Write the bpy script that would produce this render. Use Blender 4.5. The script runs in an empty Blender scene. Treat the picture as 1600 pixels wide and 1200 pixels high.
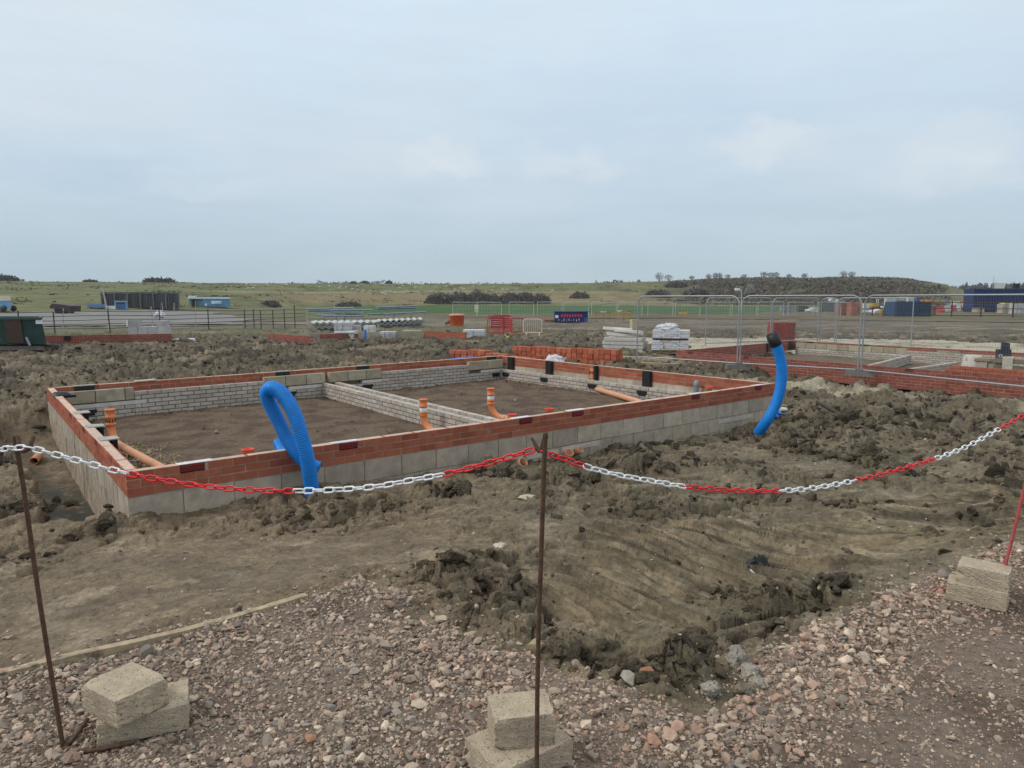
import bpy, bmesh, math, random
import numpy as np
from mathutils import Vector, Matrix, noise as mnoise

random.seed(7); RNG = np.random.default_rng(11)
SC = bpy.context.scene; COL = SC.collection
R = math.radians

# ------------------------------------------------------------------ camera
F = 1109.0; PITCH = math.atan(132/1109.0); H = 1.6
CP, SP = math.cos(PITCH), math.sin(PITCH)
cam = bpy.data.cameras.new('camera'); cam.sensor_width = 36.0; cam.lens = F/1600*36.0
cam.clip_start = 0.05; cam.clip_end = 20000
camo = bpy.data.objects.new('camera', cam); COL.objects.link(camo)
camo.location = (0, 0, H); camo.rotation_euler = (math.pi/2-PITCH, 0, 0)
SC.camera = camo

def ray(x, y):
    u = (x-800)/F; v = (y-600)/F
    return Vector((u, CP-v*SP, -(v*CP+SP)))
def P(x, y, z):            # point of the ground plane z under a photo position
    r = ray(x, y); t = (z-H)/r.z
    return Vector((r.x*t, r.y*t, z))
def PY(x, y, Y):           # point at depth Y
    r = ray(x, y); t = Y/r.y
    return Vector((r.x*t, Y, H+r.z*t))

# ------------------------------------------------------------------ numpy noise
def _h(ix, iy, s):
    ix = ix.astype(np.int64); iy = iy.astype(np.int64)
    n = (ix*374761393 + iy*668265263 + s*1274126177) & 0xffffffff
    n = ((n ^ (n >> 13))*1274126177) & 0xffffffff
    n = (n ^ (n >> 16)) & 0xffffffff
    n = ((n*2246822519) & 0xffffffff); n = n ^ (n >> 15)
    return (n & 0xffffff)/float(0xffffff)
def vnoise(x, y, s=0):
    ix = np.floor(x); iy = np.floor(y); fx = x-ix; fy = y-iy
    a = 2*math.pi*_h(ix, iy, s); b = 2*math.pi*_h(ix+1, iy, s); c = 2*math.pi*_h(ix, iy+1, s); d = 2*math.pi*_h(ix+1, iy+1, s)
    ga = np.cos(a)*fx+np.sin(a)*fy; gb = np.cos(b)*(fx-1)+np.sin(b)*fy
    gc = np.cos(c)*fx+np.sin(c)*(fy-1); gd = np.cos(d)*(fx-1)+np.sin(d)*(fy-1)
    u = fx*fx*fx*(fx*(fx*6-15)+10); v = fy*fy*fy*(fy*(fy*6-15)+10)
    return ((ga*(1-u)+gb*u)*(1-v)+(gc*(1-u)+gd*u)*v)*1.5
def fbm(x, y, sc, o=4, s=0, g=.5):
    t = 0; a = 1; q = 0
    for i in range(o):
        t = t+a*vnoise(x/sc+17.3*i, y/sc-9.1*i, s+i); q += a; a *= g; sc *= .5
    return t/q
def ridged(x, y, sc, o=3, s=0):
    t = 0; a = 1; q = 0
    for i in range(o):
        t = t+a*(1-2*np.abs(vnoise(x/sc+7.7*i, y/sc+3.1*i, s+i))); q += a; a *= .5; sc *= .5
    return t/q
def worley(x, y, sc, s=0):
    x = x/sc; y = y/sc; ix = np.floor(x); iy = np.floor(y)
    best = np.full(x.shape, 9.0); sec = np.full(x.shape, 9.0); idv = np.zeros(x.shape)
    for dx in (-1, 0, 1):
        for dy in (-1, 0, 1):
            cx = ix+dx; cy = iy+dy
            px = cx+_h(cx, cy, s); py = cy+_h(cx, cy, s+5)
            d = np.hypot(px-x, py-y); c = _h(cx, cy, s+9)
            m = d < best
            sec = np.where(m, best, np.minimum(sec, d)); idv = np.where(m, c, idv); best = np.where(m, d, best)
    return best, sec, idv
def sstep(a, b, x):
    t = np.clip((x-a)/(b-a), 0, 1); return t*t*(3-2*t)
def inpoly(x, y, poly):
    r = np.zeros(x.shape, bool); n = len(poly)
    for i in range(n):
        x0, y0 = poly[i][0], poly[i][1]; x1, y1 = poly[(i+1) % n][0], poly[(i+1) % n][1]
        if y0 == y1: continue
        c = ((y0 > y) != (y1 > y)) & (x < (x1-x0)*(y-y0)/(y1-y0)+x0)
        r ^= c
    return r
def polydist(x, y, pts, closed=False):
    d = np.full(x.shape, 1e9); n = len(pts)
    for i in range(n if closed else n-1):
        ax, ay = pts[i][0], pts[i][1]; bx, by = pts[(i+1) % n][0], pts[(i+1) % n][1]
        ux, uy = bx-ax, by-ay; L = ux*ux+uy*uy+1e-12
        t = np.clip(((x-ax)*ux+(y-ay)*uy)/L, 0, 1)
        d = np.minimum(d, np.hypot(x-ax-t*ux, y-ay-t*uy))
    return d
def sdist(x, y, poly):      # negative inside
    d = polydist(x, y, poly, True); return np.where(inpoly(x, y, poly), -d, d)

# ------------------------------------------------------------------ mesh building
def link(name, me, parent=None):
    o = bpy.data.objects.new(name, me); COL.objects.link(o)
    if parent is not None: o.parent = parent
    return o
def npmesh(name, V, Fq, mat, col=None, smooth=True, k=4, parent=None):
    me = bpy.data.meshes.new(name); V = np.asarray(V, np.float32); Fq = np.asarray(Fq, np.int32)
    me.vertices.add(len(V)); me.vertices.foreach_set('co', V.ravel())
    me.loops.add(Fq.size); me.loops.foreach_set('vertex_index', Fq.ravel())
    me.polygons.add(len(Fq)); me.polygons.foreach_set('loop_start', np.arange(0, Fq.size, k, dtype=np.int32))
    me.polygons.foreach_set('loop_total', np.full(len(Fq), k, np.int32))
    me.polygons.foreach_set('use_smooth', np.full(len(Fq), smooth))
    if col is not None:
        a = me.attributes.new('col', 'FLOAT_COLOR', 'POINT')
        c = np.ones((len(V), 4), np.float32); c[:, :3] = col; a.data.foreach_set('color', c.ravel())
    me.update(calc_edges=True); me.validate()
    me.materials.append(mat)
    return link(name, me, parent)

class MB:
    def __init__(s): s.v = []; s.f = []; s.c = []; s.sm = []
    def add(s, vs, fs, col=(1, 1, 1), smooth=False):
        n = len(s.v); s.v += [tuple(p) for p in vs]; s.c += [tuple(col)]*len(vs)
        s.f += [tuple(i+n for i in f) for f in fs]; s.sm += [smooth]*len(fs); return s
    def box(s, c, d, u=None, v=None, w=None, col=(1, 1, 1), jit=0.0, taper=1.0):
        c = Vector(c); u = Vector(u or (1, 0, 0)); v = Vector(v or (0, 1, 0)); w = Vector(w or (0, 0, 1))
        vs = []
        for k in (-1, 1):
            t = taper if k > 0 else 1
            for i, j in ((-1, -1), (1, -1), (1, 1), (-1, 1)):
                p = c+u*(i*d[0]/2*t)+v*(j*d[1]/2*t)+w*(k*d[2]/2)
                if jit: p += Vector((random.uniform(-jit, jit), random.uniform(-jit, jit), random.uniform(-jit, jit)))
                vs.append(p)
        return s.add(vs, [(3, 2, 1, 0), (4, 5, 6, 7), (0, 1, 5, 4), (1, 2, 6, 5), (2, 3, 7, 6), (3, 0, 4, 7)], col)
    def rbox(s, c, rz, d, z0, **kw):         # box standing on z0, turned by rz
        u = Vector((math.cos(rz), math.sin(rz), 0)); v = Vector((-u.y, u.x, 0))
        return s.box((c[0], c[1], z0+d[2]/2), d, u, v, **kw)
    def tube(s, pts, r, n=8, col=(1, 1, 1), cap=True, rfun=None, closed=False, smooth=True):
        pts = [Vector(p) for p in pts]; N = len(pts); rings = []; up = None
        for i, p in enumerate(pts):
            if closed: t = pts[(i+1) % N]-pts[i-1]
            else: t = pts[min(i+1, N-1)]-pts[max(i-1, 0)]
            t.normalize()
            if up is None:
                up = Vector((0, 0, 1)) if abs(t.z) < .9 else Vector((1, 0, 0))
            up = up-t*up.dot(t)
            if up.length < 1e-6: up = t.orthogonal()
            up.normalize(); b = t.cross(up)
            rr = rfun(i) if rfun else (r[i] if isinstance(r, (list, tuple)) else r)
            rings.append([p+up*(rr*math.cos(a))+b*(rr*math.sin(a)) for a in [2*math.pi*k/n for k in range(n)]])
        vs = [q for g in rings for q in g]; fs = []
        for i in range(N if closed else N-1):
            for k in range(n):
                a = i*n+k; b2 = i*n+(k+1) % n; c2 = ((i+1) % N)*n+(k+1) % n; d2 = ((i+1) % N)*n+k
                fs.append((a, b2, c2, d2))
        s.add(vs, fs, col, smooth)
        if cap and not closed:
            s.add(rings[0], [tuple(range(n))[::-1]], col); s.add(rings[-1], [tuple(range(n))], col)
        return s
    def lathe(s, base, prof, n=16, col=(1, 1, 1), axis=None, smooth=True):     # prof = [(r, h)]
        base = Vector(base); w = Vector(axis or (0, 0, 1)).normalized(); u = w.orthogonal().normalized(); v = w.cross(u)
        vs = []; fs = []
        for r, h in prof:
            for k in range(n):
                a = 2*math.pi*k/n; vs.append(base+w*h+u*(r*math.cos(a))+v*(r*math.sin(a)))
        for i in range(len(prof)-1):
            for k in range(n):
                fs.append((i*n+k, i*n+(k+1) % n, (i+1)*n+(k+1) % n, (i+1)*n+k))
        return s.add(vs, fs, col, smooth)
    def poly(s, pts, th, nrm, col=(1, 1, 1)):     # thick polygon
        pts = [Vector(p) for p in pts]; nrm = Vector(nrm).normalized()*th; n = len(pts)
        vs = pts+[p+nrm for p in pts]
        fs = [tuple(range(n))[::-1], tuple(range(n, 2*n))]+[(i, (i+1) % n, n+(i+1) % n, n+i) for i in range(n)]
        return s.add(vs, fs, col)
    def build(s, name, mat, parent=None, world=True):
        off = Vector(parent.location) if (parent is not None and world) else Vector((0, 0, 0))
        if parent is not None and parent.parent is not None: off = off+Vector(parent.parent.location)
        me = bpy.data.meshes.new(name)
        me.from_pydata([(p[0]-off.x, p[1]-off.y, p[2]-off.z) for p in s.v], [], s.f)
        me.polygons.foreach_set('use_smooth', s.sm)
        a = me.attributes.new('col', 'FLOAT_COLOR', 'POINT')
        a.data.foreach_set('color', np.array([(c[0], c[1], c[2], 1) for c in s.c], np.float32).ravel())
        me.update(); me.materials.append(mat)
        return link(name, me, parent)

def tag(o, label=None, cat=None, group=None, kind=None):
    if label: o['label'] = label
    if cat: o['category'] = cat
    if group: o['group'] = group
    if kind: o['kind'] = kind
    return o
def thing(name, label, cat, loc=(0, 0, 0), rz=0, group=None):
    o = bpy.data.objects.new(name, None); COL.objects.link(o); o.location = loc; o.rotation_euler = (0, 0, rz)
    o.empty_display_size = .2
    return tag(o, label, cat, group)
def solo(name, mb, mat, label, cat, group=None):     # a thing that is one mesh (origin at its base centre)
    xs = [p[0] for p in mb.v]; ys = [p[1] for p in mb.v]; zs = [p[2] for p in mb.v]
    off = Vector(((min(xs)+max(xs))/2, (min(ys)+max(ys))/2, min(zs)))
    mb.v = [(p[0]-off.x, p[1]-off.y, p[2]-off.z) for p in mb.v]
    o = mb.build(name, mat); o.location = off
    return tag(o, label, cat, group)
def dup(o, parent=None):
    c = o.copy(); COL.objects.link(c)
    if parent is not None: c.parent = parent
    for ch in list(o.children): dup(ch, c)
    return c

def smoothpath(pts, step):
    pts = [Vector(p) for p in pts]; out = []
    for i in range(len(pts)-1):
        p0 = pts[max(i-1, 0)]; p1 = pts[i]; p2 = pts[i+1]; p3 = pts[min(i+2, len(pts)-1)]
        n = max(2, int((p2-p1).length/step*2))
        for k in range(n):
            t = k/n
            out.append(.5*((2*p1)+(p2-p0)*t+(2*p0-5*p1+4*p2-p3)*t*t+(3*p1-p0-3*p2+p3)*t**3))
    out.append(pts[-1])
    res = [out[0]]; acc = 0
    for a, b in zip(out, out[1:]):
        L = (b-a).length
        while acc+L >= step:
            a = a+(b-a)*((step-acc)/L); res.append(a.copy()); L = (b-a).length; acc = 0
        acc += L
    return res

# ------------------------------------------------------------------ materials
def mat(name, color, rough=.85, attr=False, var=.25, nscale=8, bump=.3, bscale=60, bdist=.01, metal=0, spec=.3, spots=None, dirt=None):
    m = bpy.data.materials.new(name); m.use_nodes = True; nt = m.node_tree; N = nt.nodes; L = nt.links
    bs = N['Principled BSDF']; bs.inputs['Roughness'].default_value = rough; bs.inputs['Metallic'].default_value = metal
    bs.inputs['Specular IOR Level'].default_value = spec
    tc = N.new('ShaderNodeTexCoord'); co = tc.outputs['Object']
    no = N.new('ShaderNodeTexNoise'); no.inputs['Scale'].default_value = nscale; no.inputs['Detail'].default_value = 6
    no.inputs['Roughness'].default_value = .65; L.new(co, no.inputs['Vector'])
    mr = N.new('ShaderNodeMapRange'); mr.inputs['From Min'].default_value = .3; mr.inputs['From Max'].default_value = .7
    mr.inputs['To Min'].default_value = 1-var; mr.inputs['To Max'].default_value = 1+var
    L.new(no.outputs['Fac'], mr.inputs['Value'])
    mx = N.new('ShaderNodeMix'); mx.data_type = 'RGBA'; mx.blend_type = 'MULTIPLY'; mx.inputs['Factor'].default_value = 1
    if attr:
        at = N.new('ShaderNodeAttribute'); at.attribute_name = 'col'
        m2 = N.new('ShaderNodeMix'); m2.data_type = 'RGBA'; m2.blend_type = 'MULTIPLY'; m2.inputs['Factor'].default_value = 1
        L.new(at.outputs['Color'], m2.inputs['A']); m2.inputs['B'].default_value = (*color, 1); src = m2.outputs['Result']
        L.new(src, mx.inputs['A'])
    else:
        mx.inputs['A'].default_value = (*color, 1)
    L.new(mr.outputs['Result'], mx.inputs['B']); out = mx.outputs['Result']
    for sp in (spots or []):          # (colour, scale, threshold, softness)
        n2 = N.new('ShaderNodeTexNoise'); n2.inputs['Scale'].default_value = sp[1]; n2.inputs['Detail'].default_value = 5
        L.new(co, n2.inputs['Vector'])
        r2 = N.new('ShaderNodeMapRange'); r2.inputs['From Min'].default_value = sp[2]; r2.inputs['From Max'].default_value = sp[2]+sp[3]
        L.new(n2.outputs['Fac'], r2.inputs['Value'])
        m3 = N.new('ShaderNodeMix'); m3.data_type = 'RGBA'; L.new(r2.outputs['Result'], m3.inputs['Factor'])
        L.new(out, m3.inputs['A']); m3.inputs['B'].default_value = (*sp[0], 1); out = m3.outputs['Result']
    L.new(out, bs.inputs['Base Color'])
    if bump:
        nb = N.new('ShaderNodeTexNoise'); nb.inputs['Scale'].default_value = bscale; nb.inputs['Detail'].default_value = 5
        L.new(co, nb.inputs['Vector'])
        bp = N.new('ShaderNodeBump'); bp.inputs['Strength'].default_value = bump; bp.inputs['Distance'].default_value = bdist
        L.new(nb.outputs['Fac'], bp.inputs['Height']); L.new(bp.outputs['Normal'], bs.inputs['Normal'])
    return m

M = {}
M['mud'] = mat('mud', (1, 1, 1), .72, True, .34, 20, .8, 40, .022, spec=.25)
M['clod'] = mat('clod', (1, 1, 1), .78, True, .4, 30, 1.0, 48, .03, spec=.22)
M['far'] = mat('far_land', (1, 1, 1), .95, True, .3, .25, 0, spec=.1)
M['gravel_base'] = mat('gravel_base', (1, 1, 1), .95, True, .35, 30, .8, 120, .012, spec=.15)
M['stone'] = mat('stone', (1, 1, 1), .9, True, .25, 40, .4, 150, .004, spec=.2)
M['masonry'] = mat('masonry', (1, 1, 1), .92, True, .16, 14, .35, 90, .004, spec=.15, spots=[((.30, .24, .17), 5, .66, .12)])
M['masonry_plain'] = mat('block_masonry', (1, 1, 1), .95, True, .2, 9, .5, 130, .004, spec=.12, spots=[((.24, .19, .14), 3.2, .58, .2)])
M['block'] = mat('aerated_block', (.44, .36, .255), .95, False, .22, 14, .9, 150, .009, spec=.1, spots=[((.22, .165, .11), 95, .60, .06), ((.36, .27, .22), 5, .58, .15), ((.54, .47, .36), 120, .62, .05)])
M['rust'] = mat('rusty_steel', (.105, .058, .036), .8, False, .4, 60, .4, 220, .002, metal=.2)
M['redpaint'] = mat('worn_red_paint', (.42, .075, .07), .6, False, .25, 40, .3, 150, .002, spots=[((.2, .09, .06), 30, .62, .1)])
M['red_plastic'] = mat('red_plastic', (.72, .012, .022), .32, False, .08, 30, 0, spec=.5)
M['white_plastic'] = mat('white_plastic', (.78, .79, .80), .35, False, .08, 30, 0, spec=.5, spots=[((.55, .52, .46), 25, .64, .12)])
M['orange_pipe'] = mat('orange_pipe', (.66, .215, .075), .5, False, .1, 8, 0, spec=.4, spots=[((.50, .30, .19), 5, .58, .2)])
M['pink_pipe'] = mat('dusty_orange_pipe', (.60, .30, .17), .65, False, .12, 10, 0, spec=.3)
M['red_cap'] = mat('red_cap', (.68, .04, .02), .4, False, .08, 20, 0, spec=.5)
M['blue_duct'] = mat('blue_duct', (.004, .205, .64), .5, False, .18, 7, 0, spec=.35, spots=[((.09, .15, .22), 11, .68, .12)])
M['black_plastic'] = mat('black_plastic', (.012, .012, .013), .5, False, .3, 12, 0, spec=.4)
M['grey_plastic'] = mat('grey_plastic', (.21, .24, .26), .5, False, .15, 12, 0, spec=.4)
M['timber'] = mat('weathered_timber', (.35, .30, .225), .9, True, .25, 18, .4, 80, .004, spots=[((.14, .115, .085), 12, .56, .12)])
M['concrete'] = mat('concrete', (1, 1, 1), .92, True, .18, 10, .4, 80, .004, spots=[((.22, .19, .14), 4, .62, .15)])
M['paint'] = mat('site_paint', (1, 1, 1), .55, True, .2, 3, .1, 40, .003, spots=[((.13, .095, .07), 5, .64, .12)])
M['galv'] = mat('galvanised_steel', (.33, .34, .35), .5, False, .15, 14, 0, metal=.5, spec=.5)
M['wire'] = mat('mesh_wire', (.20, .205, .205), .6, False, .1, 10, 0, metal=.3)
M['dark_steel'] = mat('dark_steel', (.055, .052, .050), .7, False, .2, 10, 0)
M['soil'] = mat('soil', (1, 1, 1), .95, True, .3, 18, .6, 60, .01, spec=.12)
M['grass'] = mat('grass', (1, 1, 1), .95, True, .3, 1.2, 0, spec=.1)
M['leaf'] = mat('leaf', (1, 1, 1), .9, True, .3, 3, 0, spec=.1)
M['bark'] = mat('bark', (.075, .062, .05), .95, False, .25, 5, 0)
M['wool'] = mat('wool', (.50, .46, .37), 1.0, False, .1, 6, 0)
M['water'] = mat('muddy_water', (.060, .055, .036), .55, False, .2, 4, .05, 10, .005, spec=.15)
M['glossy_wrap'] = mat('plastic_wrap', (.58, .57, .60), .35, False, .2, 20, .5, 30, .02, spec=.5)
M['dirty_white'] = mat('pale_concrete', (.56, .53, .48), .9, True, .15, 10, .3, 60, .004)

# ------------------------------------------------------------------ sky and light
def build_world():
    w = bpy.data.worlds.new('World'); SC.world = w; w.use_nodes = True; nt = w.node_tree; N = nt.nodes; L = nt.links
    bg = N['Background']; bg.inputs['Strength'].default_value = 1.08
    sky = N.new('ShaderNodeTexSky'); sky.sky_type = 'NISHITA'; sky.sun_disc = False
    sky.sun_elevation = R(46); sky.sun_rotation = R(-100); sky.air_density = 1; sky.dust_density = 2
    tc = N.new('ShaderNodeTexCoord'); d = tc.outputs['Generated']
    sep = N.new('ShaderNodeSeparateXYZ'); L.new(d, sep.inputs[0])
    # cloud deck: colour by elevation, brightest overhead
    rp = N.new('ShaderNodeValToRGB'); L.new(sep.outputs['Z'], rp.inputs['Fac'])
    e = rp.color_ramp.elements
    stops = [(0.0, (.425, .545, .615)), (.06, (.43, .56, .645)), (.15, (.468, .598, .73)), (.26, (.55, .69, .83)), (.38, (.65, .785, .91)), (.7, (.88, .93, .98)), (1.0, (1.08, 1.10, 1.12))]
    e[0].position = 0; e[0].color = (*stops[0][1], 1); e[1].position = 1; e[1].color = (*stops[-1][1], 1)
    for p, c in stops[1:-1]:
        x = e.new(p); x.color = (*c, 1)
    def math_(op, a, b=None):
        n = N.new('ShaderNodeMath'); n.operation = op
        for i, v in enumerate((a, b)):
            if v is None: continue
            if isinstance(v, (int, float)): n.inputs[i].default_value = v
            else: L.new(v, n.inputs[i])
        return n.outputs[0]
    def mapped(scale):
        mp = N.new('ShaderNodeMapping'); L.new(d, mp.inputs['Vector']); mp.inputs['Scale'].default_value = scale; return mp.outputs[0]
    def noise(vec, sc, det=6, ro=.55):
        n = N.new('ShaderNodeTexNoise'); L.new(vec, n.inputs['Vector']); n.inputs['Scale'].default_value = sc
        n.inputs['Detail'].default_value = det; n.inputs['Roughness'].default_value = ro; return n.outputs['Fac']
    n1 = noise(mapped((1, 1, 3.2)), 1.7, 5, .5)
    n2 = noise(mapped((1, 1, 7)), 5, 7, .6)
    k1 = N.new('ShaderNodeMapRange'); L.new(n1, k1.inputs['Value']); k1.inputs['From Min'].default_value = .42; k1.inputs['From Max'].default_value = .75
    veil = k1.outputs['Result']
    mixv = N.new('ShaderNodeMix'); mixv.data_type = 'RGBA'; L.new(math_('MULTIPLY', veil, .55), mixv.inputs['Factor'])
    L.new(rp.outputs['Color'], mixv.inputs['A']); mixv.inputs['B'].default_value = (.70, .765, .80, 1); cur = mixv.outputs['Result']
    # faint separate cumulus puffs: direction, half width, half height
    warp = N.new('ShaderNodeTexNoise'); L.new(mapped((1, 1, 1.6)), warp.inputs['Vector']); warp.inputs['Scale'].default_value = 16; warp.inputs['Detail'].default_value = 6
    wv = N.new('ShaderNodeVectorMath'); wv.operation = 'SUBTRACT'; L.new(warp.outputs['Color'], wv.inputs[0]); wv.inputs[1].default_value = (.5, .5, .5)
    ws = N.new('ShaderNodeVectorMath'); ws.operation = 'SCALE'; L.new(wv.outputs[0], ws.inputs[0]); ws.inputs['Scale'].default_value = .085
    wd = N.new('ShaderNodeVectorMath'); wd.operation = 'ADD'; L.new(d, wd.inputs[0]); L.new(ws.outputs[0], wd.inputs[1])
    for (px, py, hw, hh, op) in ((700, 250, .058, .030, .36), (660, 262, .05, .018, .2), (900, 262, .10, .022, .24), (930, 248, .05, .018, .16), (1180, 226, .09, .030, .32), (1225, 208, .04, .018, .2),
                                 (1500, 228, .07, .04, .26), (1500, 272, .12, .030, .2), (320, 292, .10, .018, .13), (100, 300, .10, .02, .08), (60, 80, .3, .12, .30), (760, 50, .35, .05, .14)):
        v = ray(px, py).normalized()
        hd = Vector((v.x, v.y, 0)).normalized(); rt = Vector((hd.y, -hd.x, 0)); up = rt.cross(hd)
        def dot(ax, c):
            n = N.new('ShaderNodeVectorMath'); n.operation = 'DOT_PRODUCT'; L.new(wd.outputs[0], n.inputs[0]); n.inputs[1].default_value = ax
            return math_('SUBTRACT', n.outputs['Value'], c)
        a = math_('DIVIDE', dot(rt, rt.dot(v)), hw); b = math_('DIVIDE', dot(up, up.dot(v)), hh)
        fr = math_('GREATER_THAN', dot(hd, 0), 0)
        rr = math_('SQRT', math_('ADD', math_('MULTIPLY', a, a), math_('MULTIPLY', b, b)))
        k = N.new('ShaderNodeMapRange'); k.interpolation_type = 'SMOOTHSTEP'; L.new(rr, k.inputs['Value'])
        k.inputs['From Min'].default_value = 1.1; k.inputs['From Max'].default_value = .35
        mm = N.new('ShaderNodeMix'); mm.data_type = 'RGBA'
        L.new(math_('MULTIPLY', math_('MULTIPLY', k.outputs['Result'], fr), op*1.5), mm.inputs['Factor'])
        L.new(cur, mm.inputs['A']); mm.inputs['B'].default_value = (.71, .765, .80, 1); cur = mm.outputs['Result']
    k2 = N.new('ShaderNodeMapRange'); L.new(n2, k2.inputs['Value']); k2.inputs['To Min'].default_value = .94; k2.inputs['To Max'].default_value = 1.06
    m4 = N.new('ShaderNodeMix'); m4.data_type = 'RGBA'; m4.blend_type = 'MULTIPLY'; m4.inputs['Factor'].default_value = 1
    L.new(cur, m4.inputs['A']); L.new(k2.outputs['Result'], m4.inputs['B'])
    sm = N.new('ShaderNodeMix'); sm.data_type = 'RGBA'; sm.blend_type = 'MULTIPLY'; sm.inputs['Factor'].default_value = 1
    L.new(sky.outputs['Color'], sm.inputs['A']); sm.inputs['B'].default_value = (.09, .09, .09, 1)
    fx = N.new('ShaderNodeMix'); fx.data_type = 'RGBA'; fx.inputs['Factor'].default_value = .93
    L.new(sm.outputs['Result'], fx.inputs['A']); L.new(m4.outputs['Result'], fx.inputs['B'])
    L.new(fx.outputs['Result'], bg.inputs['Color'])
    su = bpy.data.lights.new('sun', 'SUN'); su.energy = 1.5; su.angle = R(16); su.color = (1, .965, .90)
    so = bpy.data.objects.new('sun', su); COL.objects.link(so); so.location = (0, -20, 30)
    so.rotation_euler = Vector((.70, .12, -.66)).to_track_quat('-Z', 'Y').to_euler()
    vs = SC.view_settings; vs.view_transform = 'Standard'; vs.look = 'None'; vs.exposure = 0; vs.gamma = 1; vs.use_curve_mapping = False
build_world()
SC.cycles.use_denoising = True; SC.cycles.denoiser = 'OPENIMAGEDENOISE'; SC.cycles.denoising_prefilter = 'NONE'
SC.cycles.max_bounces = 5; SC.cycles.diffuse_bounces = 3; SC.cycles.volume_bounces = 0

# ------------------------------------------------------------------ the lie of the land
WT = .13                                                # top of the near foundation's walls
A_, B_, C_, D_ = [P(x, y, WT) for x, y in ((197, 739), (1212, 599), (784, 555.6), (72.5, 606))]
A_.z = B_.z = C_.z = D_.z = 0
WT2 = -.1
A2, B2, C2, D2 = P(1056, 548, WT2), P(1640, 593, WT2), P(1540, 549, WT2), P(1240, 532.5, WT2)
for q in (A2, B2, C2, D2): q.z = 0
B2 = B2+(B2-A2).normalized()*3.0
C2 = D2+(B2-A2)

GRAV = [P(x, y, 0) for x, y in ((-120, 1086), (0, 1052), (240, 992), (480, 931), (560, 908), (640, 930), (615, 958), (700, 985), (760, 1010), (830, 1022), (860, 1050), (960, 1072), (1090, 1098), (1150, 1062), (1200, 1012), (1290, 968), (1400, 922), (1470, 890), (1560, 858), (1640, 840))]
GRAV = [GRAV[0]+(GRAV[0]-GRAV[1]).normalized()*6]+GRAV+[GRAV[-1]+Vector((6, 3.2, 0)), Vector((14, -8, 0)), Vector((-14, -8, 0))]

CTRL = [(205, 813, -.28), (300, 800, -.28), (400, 785, -.30), (500, 768, -.32), (600, 752, -.35), (750, 724, -.40), (900, 700, -.42), (1000, 684, -.52), (1090, 678, -.55), (1190, 662, -.52),
        (1300, 760, -.34), (1000, 850, -.17), (700, 900, -.10), (1200, 950, -.10), (1450, 800, -.22), (1520, 700, -.40), (1350, 660, -.48), (300, 900, -.14), (100, 950, -.08), (60, 800, -.2), (20, 700, -.24), (40, 640, -.22),
        (1000, 760, -.36), (800, 800, -.30), (1300, 620, -.48), (1500, 630, -.5), (600, 960, -.05), (30, 620, -.2), (100, 590, -.2), (400, 560, -.22), (700, 545, -.25)]
CTRL = [P(*c) for c in CTRL]
# mounds of clods: photo position, guess of level, radius, height
BLOBS = [(955, 690, -.4, .28, .17), (1000, 700, -.4, .45, .07), (900, 745, -.3, .35, .06), (1010, 725, -.35, .45, .06), (1290, 650, -.4, .55, .22), (1340, 655, -.42, .35, .16), (1240, 690, -.4, .4, .12),
         (1430, 655, -.42, .5, .16), (1480, 690, -.38, .4, .12), (1550, 625, -.5, .3, .16), (1350, 610, -.48, .5, .18), (1420, 612, -.48, .5, .12), (1500, 615, -.5, .4, .12), (1250, 620, -.48, .4, .14), (1285, 600, -.48, .5, .15), (1370, 720, -.35, .35, .12), (1410, 735, -.35, .3, .09),
         (500, 800, -.28, .35, .06), (600, 790, -.3, .35, .06), (700, 770, -.33, .35, .07), (780, 745, -.36, .3, .07), (450, 820, -.25, .3, .05), (770, 735, -.36, .2, .09),
         (690, 910, -.1, .25, .08), (760, 890, -.12, .3, .06), (740, 940, -.08, .22, .08), (800, 930, -.1, .25, .05), (1000, 1050, -.02, .2, .10), (1050, 1060, -.02, .2, .11), (900, 1020, -.04, .2, .07), (1100, 1020, -.05, .25, .06),
         (1190, 960, -.1, .3, .06), (1230, 960, -.1, .2, .08), (1130, 930, -.1, .3, .04), (1300, 935, -.12, .25, .05), (1540, 800, -.2, .4, .09), (1560, 790, -.2, .25, .1), (1480, 850, -.15, .3, .05),
         (1330, 790, -.25, .4, .07), (1180, 770, -.32, .5, .05), (1060, 800, -.25, .5, .05), (950, 790, -.27, .4, .05), (1000, 560, -.3, .7, .2), (960, 566, -.3, .6, .2), (1040, 575, -.35, .6, .12), (40, 780, -.2, .3, .1), (30, 860, -.15, .4, .05),
         (60, 720, -.22, .3, .05), (170, 800, -.28, .16, .10), (195, 795, -.28, .10, .09), (150, 825, -.26, .25, .07)]
BLOBS = [(P(a, b, c), r, h) for a, b, c, r, h in BLOBS]
# places that are smeared flat
SMOOTH = [(330, 860, -.2, 1.0, 1), (550, 850, -.2, .7, .8), (1000, 950, -.08, .42, 1), (1150, 860, -.17, .8, .9), (1350, 830, -.2, .9, .9), (150, 960, -.08, .8, 1), (880, 800, -.27, .6, .7), (1450, 770, -.25, .6, .7), (1250, 720, -.38, .6, .6), (1150, 710, -.42, .6, .7), (900, 840, -.2, .4, .5), (1150, 592, -.48, .8, .95), (1250, 598, -.48, .8, .95), (1340, 603, -.48, .7, .95), (1440, 611, -.5, .6, .95), (1540, 620, -.5, .6, .95), (300, 940, -.1, .5, 1), (420, 890, -.14, .5, 1)]
SMOOTH = [(P(a, b, c), r, k) for a, b, c, r, k in SMOOTH]
T0 = A_+(A_-D_).normalized()*-.35; T1 = D_.copy()
OUT = (A_-B_).normalized()                             # outward from the left wall
NB = Vector((OUT.x, OUT.y, 0))
HOUSE = [A_, B_, C_, D_]
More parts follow.
